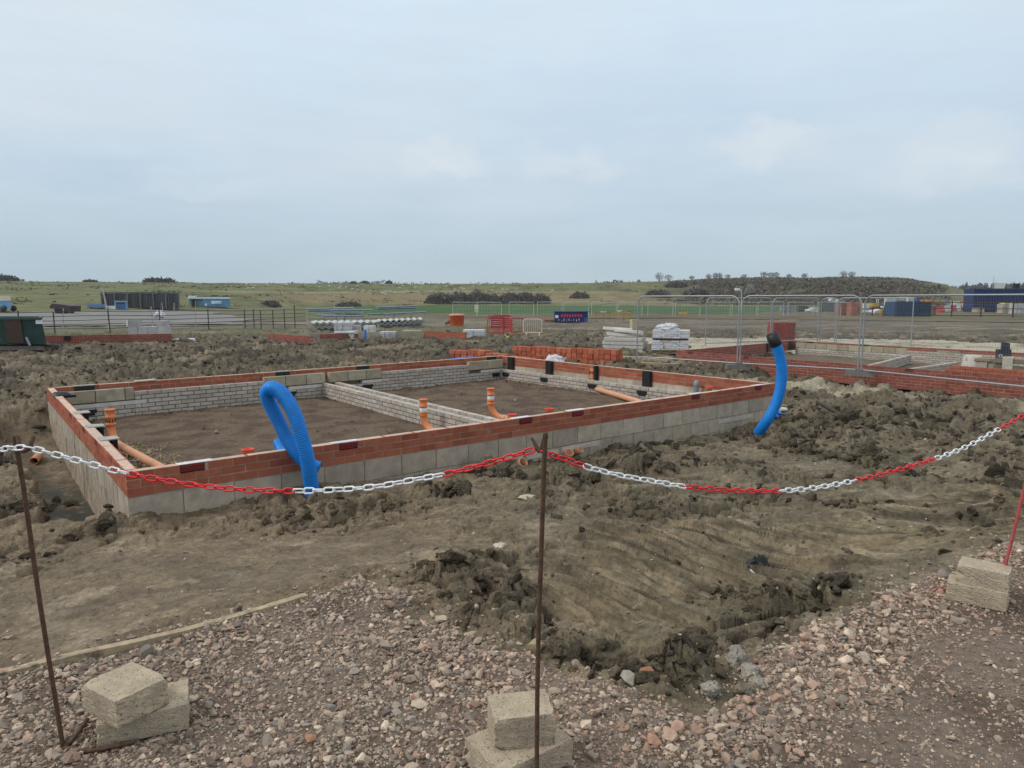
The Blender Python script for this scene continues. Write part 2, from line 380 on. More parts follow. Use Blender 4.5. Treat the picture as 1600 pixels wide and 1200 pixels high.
HOUSE_IN = [A_+(C_-A_)*.012, B_+(D_-B_)*.012, C_+(A_-C_)*.012, D_+(B_-D_)*.012]
H2_IN = [A2+(C2-A2)*.012, B2+(D2-B2)*.012, C2+(A2-C2)*.012, D2+(B2-D2)*.012]

def base_z(x, y):
    num = np.zeros(x.shape); den = np.zeros(x.shape)+.02; num = num+den*(-.28-.14*sstep(3, 9, x)*sstep(6, 14, y))
    for p in CTRL:
        h = .35+.10*p.y
        w = np.exp(-((x-p.x)**2+(y-p.y)**2)/(2*h*h)); num += w*p.z; den += w
    return num/den
def streak_dir(x, y):
    return None
def rough_mask(x, y):
    m = .30+.55*sstep(-.18, .28, fbm(x, y, 1.3, 3, 31))
    for p, r, h in BLOBS: m = np.maximum(m, 1.25*np.exp(-((x-p.x)**2+(y-p.y)**2)/(r*r)))
    for p, r, k in SMOOTH: m = m*(1-k*.92*np.exp(-((x-p.x)**2+(y-p.y)**2)/(r*r)))
    far = sstep(9, 14, np.hypot(x, y)); m = m*(1-far)+far*np.maximum(m, .5+.4*fbm(x, y, 3, 2, 77))
    return np.clip(m, .03, 1.3)
STR_D = (Vector((.25, -.31, 0))).normalized(); STR_E = Vector((.86, -.42, 0)).normalized()
TOOTH = [P(x, y, -.15) for x, y in ((830, 900), (880, 820), (1010, 790), (1200, 800), (1400, 765), (1640, 715), (1640, 830), (1540, 870), (1420, 890), (1290, 915), (1180, 955), (1090, 1005), (960, 1000), (850, 965))]
def tooth(x, y):
    r = np.hypot(x, y); d = np.where(r < 12, sdist(x, y, TOOTH), 9.0); return sstep(.12, -.25, d+.25*fbm(x, y, .6, 3, 33))
def mud_z(x, y):
    rr = np.hypot(x, y); de = np.where(rr < 14, sdist(x, y, GRAV), 9.0)
    z = base_z(x, y); z = z*sstep(-.02, .9, de)+(-.015-.09*sstep(-.02, -.2, de))*(1-sstep(-.02, .9, de))
    rough = rough_mask(x, y)*sstep(-.05, .22, de)
    for p, r, h in BLOBS: z = z+h*(.75 if p.y < 11 else .35)*np.exp(-((x-p.x)**2+(y-p.y)**2)/(r*r*.55))*(.75+.7*fbm(x, y, r*.7, 3, 5))
    far = sstep(9, 20, rr)
    w1 = fbm(x, y, .45, 2, 60); w2 = fbm(x, y, .45, 2, 61)
    wx = x+.22*w1; wy = y+.22*w2
    z = z+fbm(x, y, 1.6, 3, 1)*.09*(.35+rough)
    tt = tooth(x, y); rk = rough*(1-.8*tt); fz = 1-.75*tt
    f1, f2, cid = worley(wx, wy, .40, 2)
    z = z+rk*((cid-.40)*.13-.060*(1-sstep(.0, .13, f2-f1)))
    f1, f2, cid = worley(wx+.10*w2, wy-.10*w1, .17, 4)
    z = z+rk*((cid-.45)*.075-.040*(1-sstep(.0, .15, f2-f1)))
    v1 = fbm(x, y, .08, 3, 64); v2 = fbm(x, y, .08, 3, 65)
    f1, f2, cid = worley(wx+.03*v1, wy+.03*v2, .07, 8)
    z = z+(.12*fz+rk)*((cid-.45)*.030-.014*(1-sstep(.0, .16, f2-f1)))
    z = z+(.22*fz+.6*rk)*.012*ridged(x+.03*v1, y+.03*v2, .075, 2, 20)
    z = z-rk*.06*sstep(.6, .95, ridged(wx, wy, .9, 2, 12))
    # scraped tooth marks left by the digger bucket and the tracks
    sm = np.maximum(tooth(x, y), .06*np.clip(1-rough*1.1, 0, 1))*sstep(-.05, .3, de)
    bl = sstep(.7, 2.3, x)
    s1 = x*(-STR_D.y)+y*STR_D.x; s2 = x*(-STR_E.y)+y*STR_E.x; t1 = x*STR_D.x+y*STR_D.y
    lw = fbm(x, y, 1.5, 2, 45); sc = s1*(1-bl)+s2*bl+.10*lw
    a1 = np.abs(vnoise(sc/.14, t1/3.0, 40)); a2 = np.abs(vnoise(sc/.06+9, t1/1.6, 43)); a3 = vnoise(sc/.24, t1/2.5, 46)
    g = np.clip(1-3.2*a1, 0, 1)**.8*1.0+np.clip(1-2.6*a2, 0, 1)*.75+.5*a3-.5
    brk = sstep(-.3, .1, fbm(x, y, .6, 3, 44)+.12)
    z = z+sm*(.35+.65*brk)*.062*g
    # broad rolls of far mud
    f1, f2, cid = worley(x+.5*fbm(x, y, .9, 3, 52), y+.5*fbm(x, y, .9, 3, 53), .8, 54)
    z = z+far*(.12*ridged(x*1.0, y, 2.2, 3, 50)-.05+.10*fbm(x, y, .8, 4, 51)+(cid-.5)*.20-.12*(1-sstep(0, .18, f2-f1)))
    f1, f2, cid = worley(x*.8+.2*w1, y*1.1+.2*w2, .36, 56); z = z+far*((cid-.45)*.12-.07*(1-sstep(0, .2, f2-f1)))
    # the trench along the left wall
    q = np.stack([x-A_.x, y-A_.y], -1); ad = (D_-A_); Lad = ad.length; ad = ad/Lad
    al = q[..., 0]*ad.x+q[..., 1]*ad.y; ac = q[..., 0]*NB.x+q[..., 1]*NB.y
    edge = .50+.16*fbm(x, y, .5, 3, 70)
    tr = sstep(edge+.07, edge-.03, ac)*(ac > -.3)*sstep(.22, .40, al+.14*fbm(x, y, .3, 2, 71))*sstep(Lad+.2, Lad-.6, al)
    z = z*(1-tr)+tr*(-.78+.05*fbm(x, y, .3, 3, 72)+.16*sstep(.55*Lad, .95*Lad, al))
    z = z-.15*sstep(14, 24, rr)
    # trim under the foundations
    z = np.where(inpoly(x, y, HOUSE_IN), -.85, z); z = np.where(inpoly(x, y, H2_IN), -.85, z)
    # level where the haul road and the fence line run
    z = z*(1-.85*sstep(40, 60, rr))+(-.32+.16*fbm(x, y, 3, 4, 90)*(1-sstep(66, 76, rr)))*.85*sstep(40, 60, rr)
    return z
def gz(x, y):
    return float(mud_z(np.array([float(x)]), np.array([float(y)]))[0])

AZ = np.concatenate([np.arange(-82, -41, .5), np.arange(-41, 41, .088), np.arange(41, 82.1, .5)])*math.pi/180
def polar(r0, r1, ratio):
    n = int(math.log(r1/r0)/math.log(ratio))+2; rr = r0*(r1/r0)**np.linspace(0, 1, n)
    az, r = np.meshgrid(AZ, rr); return r*np.sin(az), r*np.cos(az)
def grid_faces(ny, nx):
    i = np.arange(ny*nx).reshape(ny, nx)
    return np.stack([i[:-1, :-1], i[:-1, 1:], i[1:, 1:], i[1:, :-1]], -1).reshape(-1, 4)
def sheet(name, X, Y, Z, mt, col, keep=None, kind='structure', label=None):
    ny, nx = X.shape; V = np.stack([X, Y, Z], -1).reshape(-1, 3); Fq = grid_faces(ny, nx)
    if keep is not None:
        k = keep.reshape(-1); Fq = Fq[k[Fq].all(1)]
        used = np.unique(Fq); mp = np.zeros(len(V), np.int64); mp[used] = np.arange(len(used)); V = V[used]; Fq = mp[Fq]; col = col.reshape(-1, 3)[used]
    o = npmesh(name, V, Fq, mt, col.reshape(-1, 3)); tag(o, label, None, None, kind); return o
def mixc(a, b, t):
    t = np.clip(t, 0, 1)[..., None]; return np.asarray(a)*(1-t)+np.asarray(b)*t

TRACK = [P(x, y, -.33) for x, y in ((940, 530), (1010, 524.5), (1100, 525), (1200, 526), (1400, 528), (1500, 531), (1640, 536), (1700, 545), (1700, 556), (1600, 554), (1480, 549), (1420, 548), (1330, 545), (1240, 541), (1180, 543), (1130, 546), (1085, 548), (1075, 540), (1000, 534))]
PALE = [P(x, y, -.45) for x, y in ((1120, 588), (1250, 592), (1330, 598), (1420, 606), (1500, 612), (1610, 622), (1640, 640), (1500, 628), (1380, 612), (1250, 603), (1140, 600))]
def mud_col(x, y, z, crumbs=True):
    rr = np.hypot(x, y)
    rough = rough_mask(x, y)
    n = fbm(x, y, .7, 5, 101); n2 = fbm(x, y, .12, 4, 102); n3 = fbm(x, y, 3.0, 3, 103)
    olive = np.array((.138, .110, .068)); brown = np.array((.160, .119, .073)); dark = np.array((.050, .039, .026)); pale = np.array((.27, .215, .145))
    left = sstep(.6, -1.2, x+.15*y-.9+.5*n3)
    c = mixc(olive*np.ones(x.shape+(1,)), brown, left)
    c = mixc(c, dark, sstep(.35, 1.1, rough)*(.34+.7*n2)+.25*sstep(.1, .4, n))
    c = mixc(c, pale, .55*sstep(.08, .4, fbm(x, y, .45, 4, 104))*(1-.6*np.clip(rough, 0, 1)))
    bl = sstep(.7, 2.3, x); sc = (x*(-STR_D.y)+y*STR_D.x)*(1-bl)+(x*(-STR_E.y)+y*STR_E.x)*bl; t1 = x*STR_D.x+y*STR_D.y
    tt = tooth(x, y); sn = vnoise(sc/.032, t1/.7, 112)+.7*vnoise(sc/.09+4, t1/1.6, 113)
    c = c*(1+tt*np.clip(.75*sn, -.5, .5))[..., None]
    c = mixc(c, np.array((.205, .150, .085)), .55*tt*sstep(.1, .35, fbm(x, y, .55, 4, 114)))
    far = sstep(12, 24, rr)
    c = mixc(c, np.array((.098, .080, .050)), .7*far)
    f1, f2, cid = worley(x+.1*n2, y+.1*n2, .16, 108); c = c*(.78+.44*cid)[..., None]; f1, f2, cid = worley(x+.05*n2, y+.05*n2, .05, 118); c = c*(.86+.28*cid)[..., None]
    c = mixc(c, dark, .85*far*sstep(-.05, .22, fbm(x*.6, y*1.2, 1.1, 5, 109)))
    c = mixc(c, pale*1.05, far*.6*sstep(.10, .35, fbm(x*.5, y, 1.6, 4, 105)))
    c = mixc(c, np.array((.36, .315, .225)), sstep(.35, -.25, np.where((rr > 10) & (rr < 30), sdist(x, y, PALE), 9)+.5*fbm(x, y, .9, 3, 106))*.75*(1-sstep(.35, .8, rough)))
    # grass and weeds on the verge by the rail fence
    gv = sstep(38, 43, y)*sstep(6, -2, x)*sstep(.55, .2, np.abs(fbm(x, y, 4, 3, 107))+.02)
    c = mixc(c, np.array((.115, .125, .05)), gv*.8)
    c = mixc(c, np.array((.142, .110, .074)), sstep(40, 55, y)*.6); st = fbm(x*.22, y*.9, 1.6, 5, 111); c = mixc(c, np.array((.075, .060, .042)), sstep(30, 45, y)*sstep(.05, .3, st)*.7); c = mixc(c, np.array((.25, .205, .15)), sstep(30, 45, y)*sstep(.08, .35, -st)*.6)
    return c

X1, Y1 = polar(1.3, 9, 1.0030); X2, Y2 = polar(9, 78, 1.0046)
X = np.concatenate([X1, X2[1:]]); Y = np.concatenate([Y1, Y2[1:]])
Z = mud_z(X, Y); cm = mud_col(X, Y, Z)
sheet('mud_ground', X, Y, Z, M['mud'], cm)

# ------------------------------------------------------------------ haul road, gravel road, fields, hills
X, Y = polar(18, 60, 1.006)
tr = sdist(X, Y, TRACK)+1.4*fbm(X, Y, 2.5, 4, 120)
Z = mud_z(X, Y)*.35+.65*(-.33)+.035-.35*sstep(-.6, .5, tr)
c = mixc(np.array((.40, .355, .265))*np.ones(X.shape+(1,)), np.array((.22, .185, .125)), sstep(-.05, .35, fbm(X*.6, Y, 1.5, 5, 121)))
sheet('haul_road', X, Y, Z, M['mud'], c, keep=tr < .6)

X, Y = polar(.9, 15, 1.0042)
de = sdist(X, Y, GRAV)
wob = .14*fbm(X, Y, .35, 4, 130)
def gravel_z(x, y, de):
    return .018*fbm(x, y, .7, 3, 131)+.012*fbm(x, y, .12, 4, 132)+.03*np.exp(-(de+.12)**2/.03)*(.6+fbm(x, y, .5, 2, 134))-.16*sstep(-.07, .18, de+.14*fbm(x, y, .35, 4, 130))
Z = gravel_z(X, Y, de)
c = mixc(np.array((.180, .136, .105))*np.ones(X.shape+(1,)), np.array((.120, .086, .064)), sstep(-.2, .3, fbm(X, Y, .6, 5, 133)))
sheet('gravel_road', X, Y, Z, M['gravel_base'], c, keep=de < .25)
bx = MB(); bx.add([(-40, -60, -.06), (40, -60, -.06), (40, .75, -.06), (-40, .75, -.06)], [(0, 1, 2, 3)], (.13, .1, .08))
tag(bx.build('gravel_track', M['gravel_base']), kind='structure')

AZF = np.concatenate([np.arange(-82, -44, 1.0), np.arange(-44, 44, .14), np.arange(44, 82.1, 1.0)])*math.pi/180
def polar2(r0, r1, n):
    rr = r0*(r1/r0)**np.linspace(0, 1, n); az, r = np.meshgrid(AZF, rr); return r*np.sin(az), r*np.cos(az), az, r
def pix_az(px): return math.atan2((px-800)/F, CP)
# height of the skyline in the photo, by column
SKY = [(-900, 440), (-300, 437), (0, 438), (40, 440), (150, 441), (250, 442), (420, 442.5), (600, 443.5), (800, 443.3), (900, 442.5), (980, 441), (1030, 439.5), (1060, 438), (1110, 435.5), (1180, 434.5), (1250, 434.8), (1310, 433.8), (1345, 433.4), (1390, 434.5), (1415, 437), (1425, 440), (1445, 441.5), (1465, 445), (1490, 452), (1520, 456), (1600, 457), (1900, 455), (2400, 452)]
sk_az = np.array([pix_az(p[0]) for p in SKY]); sk_y = np.array([p[1] for p in SKY])
CR = 330.0
def crest(az):
    px = 800+F*CP*np.tan(np.clip(az, -1.35, 1.35)); yy = np.interp(az, sk_az, sk_y)
    v = (yy-600)/F; up = -(v*CP+SP); fw = CP-v*SP
    return H+CR*np.cos(az)*up/fw
def hill_z(x, y):
    r = np.hypot(x, y); az = np.arctan2(x, y); ch = crest(az)
    s0 = np.interp(az, [pix_az(0), pix_az(380), pix_az(480), pix_az(2000)], [128, 150, 205, 215])
    t = np.clip((r-s0)/(CR-s0), 0, 1.6)
    k = np.where(t < 1, 1-(1-np.clip(t, 0, 1))**1.35, 1-.10*(t-1))
    mound = np.interp(az, [pix_az(960), pix_az(1100), pix_az(1400), pix_az(1500)], [0, 1, 1, 0])
    k = np.where(t < 1, k*(1-mound)+mound*sstep(.05, 1, t), k)
    z = -.32+(ch+.32)*k
    z = z+np.clip(t, 0, 1)*.35*fbm(x, y, 30, 4, 200)*(1-.6*np.exp(-((t-1)/.15)**2))+.9*mound*sstep(.1, .6, t)*ridged(x, y, 22, 4, 201)*np.clip(1.02-t, 0, 1)
    return z
def hz(x, y): return float(hill_z(np.array([float(x)]), np.array([float(y)]))[0])
X, Y, az, r = polar2(74, 1500, 260)
Z = hill_z(X, Y)
px = 800+F*CP*np.tan(np.clip(az, -1.35, 1.35))
s0 = np.interp(az, [pix_az(0), pix_az(380), pix_az(480), pix_az(2000)], [128, 150, 205, 215]); t = (r-s0)/(CR-s0)
n1 = fbm(X, Y*.5, 26, 5, 210); n2 = fbm(X, Y*.4, 7, 4, 211)
green = np.array((.050, .098, .030)); olive = np.array((.140, .136, .062)); tan = np.array((.200, .165, .098)); scrub = np.array((.075, .062, .045)); pasture = np.array((.115, .132, .052))
c = mixc(olive*np.ones(X.shape+(1,)), pasture, sstep(-.15, .2, n1))
c = mixc(c, tan, .8*sstep(.0, .35, n2+.5*n1-.1)*sstep(1.15, .3, t))
c = mixc(c, np.array((.080, .080, .040)), .6*sstep(.02, .3, fbm(X, Y*.35, 11, 5, 213)))
band = sstep(.02, .06, t)*sstep(.42, .30, t+.05*n1)*sstep(380, 520, px)*sstep(1350, 1150, px)      # dry bank
c = mixc(c, tan*np.array((1.0, .92, .85)), .75*band)
c = mixc(c, np.array((.33, .28, .18)), .75*np.exp(-((t-.40-.03*np.sin(px/90))/.018)**2)*sstep(250, 420, px)*sstep(1100, 800, px))   # trodden path
fld = sstep(.04, -.02, t)*sstep(430, 560, px+30*n1)*sstep(88, 96, r+6*n2)                           # sown field
c = mixc(c, green*np.array((1, 1, 1)), fld); c = mixc(c, np.array((.07, .09, .038)), .5*fld*sstep(.1, .4, n2))
left = sstep(560, 420, px)*sstep(.03, -.03, t); c = mixc(c, np.array((.135, .125, .075)), left*.8)
near = sstep(104, 92, r+6*n2-26*np.interp(px, [900, 1150, 1240, 1500], [0, 0, 1.5, 4])); st = fbm(X*.22, Y*.9, 2.2, 5, 212); c = mixc(c, mixc(np.array((.15, .118, .08))*np.ones(X.shape+(1,)), np.array((.085, .068, .048)), sstep(.0, .3, st)), near*sstep(480, 700, px)*.9)

md = np.interp(az, [pix_az(1000), pix_az(1090), pix_az(1440), pix_az(1500)], [0, 1, 1, 0]); c = mixc(c, scrub, md*sstep(.02, .25, t+.25*n1)*(.78+.4*n2))
c = mixc(c, np.array((.13, .125, .06)), .6*np.interp(az, [pix_az(1395), pix_az(1420), pix_az(1470), pix_az(1500)], [0, 1, 1, .3])*sstep(-.1, .3, n2+.2))
sheet('grass_hills', X, Y, Z, M['far'], c)

# grey hardstanding beyond the rail fence on the left
yd = [P(x, y, -.32) for x, y in ((-260, 514), (380, 507), (400, 498), (330, 489), (250, 484.5), (-160, 484.5))]
X, Y, az, r = polar2(40, 190, 160)
sd = sdist(X, Y, yd)+3*fbm(X, Y, 9, 3, 220)
c = mixc(np.array((.165, .155, .148))*np.ones(X.shape+(1,)), np.array((.205, .19, .17)), sstep(-.2, .3, fbm(X, Y*.5, 6, 4, 221)))
sheet('hardstanding', X, Y, np.full(X.shape, -.27)+.03*fbm(X, Y, 6, 2, 222), M['mud'], c, keep=sd < 0)

# ------------------------------------------------------------------ stones and clods (uncountable ground cover)
def hull_proto(n, seed, flat=.75):
    rn = random.Random(seed); bm = bmesh.new()
    for i in range(n):
        v = Vector((rn.gauss(0, 1), rn.gauss(0, 1), rn.gauss(0, 1))).normalized()*rn.uniform(.8, 1.05)
        bm.verts.new((v.x*rn.uniform(.9, 1.1), v.y*.85, v.z*flat))
    r = bmesh.ops.convex_hull(bm, input=bm.verts)
    bmesh.ops.delete(bm, geom=[e for e in r['geom_interior'] if isinstance(e, bmesh.types.BMVert)], context='VERTS')
    bmesh.ops.triangulate(bm, faces=bm.faces)
    bm.verts.index_update(); V = np.array([v.co[:] for v in bm.verts]); Fq = np.array([[v.index for v in f.verts] for f in bm.faces]); bm.free()
    return V, Fq
def lump_proto(seed, sub=2, amp=.45):
    bm = bmesh.new(); bmesh.ops.create_icosphere(bm, subdivisions=sub, radius=1)
    o = Vector((seed*7.3, seed*3.1, seed*1.7))
    for v in bm.verts:
        k = 1+amp*mnoise.noise(v.co*1.3+o)+amp*.6*mnoise.noise(v.co*3.1+o)+amp*.3*mnoise.noise(v.co*6.5+o)
        v.co = v.co*k
    bm.verts.index_update(); V = np.array([v.co[:] for v in bm.verts]); Fq = np.array([[v.index for v in f.verts] for f in bm.faces]); bm.free()
    return V, Fq
def crumb_proto(seed, sub):
    bm = bmesh.new(); bmesh.ops.create_icosphere(bm, subdivisions=sub, radius=1); o = Vector((seed*5.3, seed*2.1, seed*9.7)); rn = random.Random(seed)
    cuts = [(Vector((rn.gauss(0, 1), rn.gauss(0, 1), rn.gauss(0, 1))).normalized(), rn.uniform(.35, .8)) for _ in range(7)]
    for v in bm.verts:
        p = v.co.copy()
        for n, d in cuts:
            e = p.dot(n)-d
            if e > 0: p -= n*e*.85
        k = 1+.28*mnoise.noise(p*2.2+o)+.30*(abs(mnoise.noise(p*4.5+o))-.25)+.16*mnoise.noise(p*10+o)
        v.co = p*k
    bm.verts.index_update(); V = np.array([v.co[:] for v in bm.verts]); Fq = np.array([[v.index for v in f.verts] for f in bm.faces]); bm.free()
    return V, Fq
def scatter(name, protos, pos, size, col, mt, zsc=(.5, 1.0), tilt=.5, smooth=False, label=None):
    n = len(pos); which = RNG.integers(0, len(protos), n); Vs = []; Fs = []; Cs = []; off = 0
    for i, (pv, pf) in enumerate(protos):
        ids = np.nonzero(which == i)[0]
        if not len(ids): continue
        k = len(ids); a = RNG.uniform(0, 6.283, k); tx = RNG.normal(0, tilt, k); ty = RNG.normal(0, tilt, k)
        sc = np.stack([size[ids]*RNG.uniform(.75, 1.3, k), size[ids]*RNG.uniform(.7, 1.1, k), size[ids]*RNG.uniform(zsc[0], zsc[1], k)], -1)
        p = pv[None]*sc[:, None]
        x, y, z = p[..., 0], p[..., 1], p[..., 2]
        ct, st = np.cos(tx)[:, None], np.sin(tx)[:, None]; y, z = y*ct-z*st, y*st+z*ct
        ct, st = np.cos(ty)[:, None], np.sin(ty)[:, None]; x, z = x*ct+z*st, -x*st+z*ct
        ct, st = np.cos(a)[:, None], np.sin(a)[:, None]; x, y = x*ct-y*st, x*st+y*ct
        V = np.stack([x, y, z], -1)+pos[ids][:, None]
        Vs.append(V.reshape(-1, 3)); Fs.append((pf[None]+(np.arange(k)*len(pv))[:, None, None]).reshape(-1, 3)+off); off += k*len(pv)
        Cs.append(np.repeat(col[ids], len(pv), 0))
    o = npmesh(name, np.concatenate(Vs), np.concatenate(Fs), mt, np.concatenate(Cs), smooth, 3)
    return tag(o, label, 'ground cover' if False else None, None, 'stuff')
SP_ = [hull_proto(random.Random(i).randint(16, 26), i, random.Random(i+50).uniform(.65, .95)) for i in range(14)]
LP_ = [crumb_proto(i, 2) for i in range(10)]+[crumb_proto(i+20, 3) for i in range(6)]; LP3_ = [lump_proto(i+40, 3, .55) for i in range(6)]

# road gravel
n = 150000
az = RNG.uniform(-46, 46, n)*math.pi/180; r = 1.35*(6.2/1.35)**np.sqrt(RNG.uniform(0, 1, n)); x = r*np.sin(az); y = r*np.cos(az)
de = sdist(x, y, GRAV)
bare = sstep(-.05, .5, fbm(x, y, .8, 3, 140)+.85*sstep(.5, 1.6, x-.25*(y-2.6)+.25*fbm(x, y, .5, 2, 141))*sstep(-.25, -.7, de)-.12)
ok = ((RNG.uniform(0, 1, n) < (1-.52*bare)*sstep(.12, -.08, de+.12*fbm(x, y, .3, 3, 142))) & (r < 6.0)) | ((de > 0) & (de < .5) & (RNG.uniform(0, 1, n) < .14*np.exp(-de/.15)))
x, y, de, bare = x[ok], y[ok], de[ok], bare[ok]; n = len(x)
size = np.clip(np.exp(RNG.normal(math.log(.0063), .58, n)), .0026, .032)*(1-.3*bare)
size = size*(1+.45*np.exp(-((de+.15)/.22)**2)*RNG.uniform(0, 1, n))
z = gravel_z(x, y, de); z = np.where(de > -.04, np.maximum(z, mud_z(x, y)), z)+size*RNG.uniform(-.1, .38, n)
pal = np.array((1.26, 1.20, 1.13))*np.array([(.30, .245, .20), (.255, .22, .185), (.36, .295, .235), (.33, .238, .19), (.22, .175, .145), (.31, .215, .17), (.43, .37, .30), (.215, .195, .175), (.28, .20, .155)])
pinkw = np.clip(sstep(-.6, .6, x+.3)*np.exp(-((de+.25)/.35)**2)+.25, 0, 1)
pick = np.where(RNG.uniform(0, 1, n) < pinkw*.36, RNG.choice([3, 5, 8, 2], n), RNG.choice([0, 1, 2, 4, 6, 7, 0, 1], n))
col = pal[pick]*RNG.uniform(.55, 1.2, (n, 1))*np.array((1.0, .98, .96))
scatter('gravel_stones', SP_, np.stack([x, y, z], -1), size, col, M['stone'], (.45, .9), .45)

# crumbs of stone lying on the mud
n = 6000
az = RNG.uniform(-44, 44, n)*math.pi/180; r = 2.4*(13/2.4)**RNG.uniform(0, 1, n); x = r*np.sin(az); y = r*np.cos(az); de = sdist(x, y, GRAV)
near = sstep(.9, .05, de)*sstep(1.0, -.5, x)
ok = (de > .05) & (~inpoly(x, y, HOUSE)) & (RNG.uniform(0, 1, n) < .16+.8*near+.4*sstep(.1, .4, fbm(x, y, .6, 3, 150)))
x, y, r = x[ok], y[ok], r[ok]; n = len(x); size = np.exp(RNG.normal(math.log(.0062), .45, n))*(.5+.16*r)
col = pal[RNG.integers(0, 9, n)]*RNG.uniform(.7, 1.15, (n, 1))
scatter('loose_stones', SP_, np.stack([x, y, mud_z(x, y)+size*.2], -1), size, col, M['stone'], (.45, .8), .4)

# clods of clay
def clods(n, rmin, rmax, smin, smax, name, protos, thr, seed):
    az = RNG.uniform(-46, 46, n)*math.pi/180; r = rmin*(rmax/rmin)**RNG.uniform(0, 1, n); x = r*np.sin(az); y = r*np.cos(az)
    de = np.where(r < 14, sdist(x, y, GRAV), 9)
    rm = rough_mask(x, y)*sstep(-.02, .15, de)
    cl = fbm(x, y, .5, 3, seed)
    q = np.stack([x-A_.x, y-A_.y], -1); ac = q[:, 0]*NB.x+q[:, 1]*NB.y; al = q[:, 0]*(D_-A_).normalized().x+q[:, 1]*(D_-A_).normalized().y
    intr = (ac > -.1) & (ac < .62) & (al > .1) & (al < 7)
    ok = (RNG.uniform(0, 1, n) < np.maximum(sstep(thr, 1.1, rm+.5*cl), .07*(x > -.6)*sstep(0, .2, de))) & (sdist(x, y, HOUSE) > .05) & (sdist(x, y, [A2, B2, C2, D2]) > .1) & ~intr
    x, y, r, rm = x[ok], y[ok], r[ok], rm[ok]; n = len(x)
    size = np.clip(smin*(smax/smin)**(RNG.uniform(0, 1, n)**2.8)*(.55+.5*rm), smin*.5, smax)
    zz = mud_z(x, y); z = zz-size*RNG.uniform(.1, .45, n)
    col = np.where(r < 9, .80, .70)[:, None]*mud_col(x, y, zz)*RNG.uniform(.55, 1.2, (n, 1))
    scatter(name, protos, np.stack([x, y, z], -1), size, col, M['clod'], (.5, .8), .6, False)
clods(13000, 2.5, 14, .011, .075, 'mud_clods', LP_, .30, 160)
clods(30000, 8.5, 44, .03, .17, 'mud_clods', LP_, .02, 161)
clods(5600, 2.5, 12, .024, .11, 'mud_clods', LP_[10:], .72, 162)

bp = []; bs_ = []
for p, r, h in BLOBS:
    if p.y > 13 or h < .045: continue
    k = int(16+260*h*r); aa = RNG.normal(size=(k, 2))*r*.62; bp.append(np.stack([p.x+aa[:, 0], p.y+aa[:, 1]], -1)); bs_.append(np.exp(RNG.normal(math.log(.022+.10*h), .55, k))*np.clip(p.y/5, .75, 2.2))
bp = np.concatenate(bp); bs_ = np.concatenate(bs_); bs_ = np.clip(bs_, .01, np.clip(.015*bp[:, 1], .045, .15)); de = sdist(bp[:, 0], bp[:, 1], GRAV); q = np.stack([bp[:, 0]-A_.x, bp[:, 1]-A_.y], -1)
ok = (de > -.03) & (sdist(bp[:, 0], bp[:, 1], HOUSE) > .06); bp, bs_ = bp[ok], bs_[ok]; x, y = bp[:, 0], bp[:, 1]; n = len(x); zz = mud_z(x, y)
scatter('mud_clods', LP_, np.stack([x, y, zz+bs_*RNG.uniform(-.25, .25, n)], -1), bs_, .86*mud_col(x, y, zz)*RNG.uniform(.55, 1.2, (n, 1)), M['clod'], (.55, .85), .7, False)
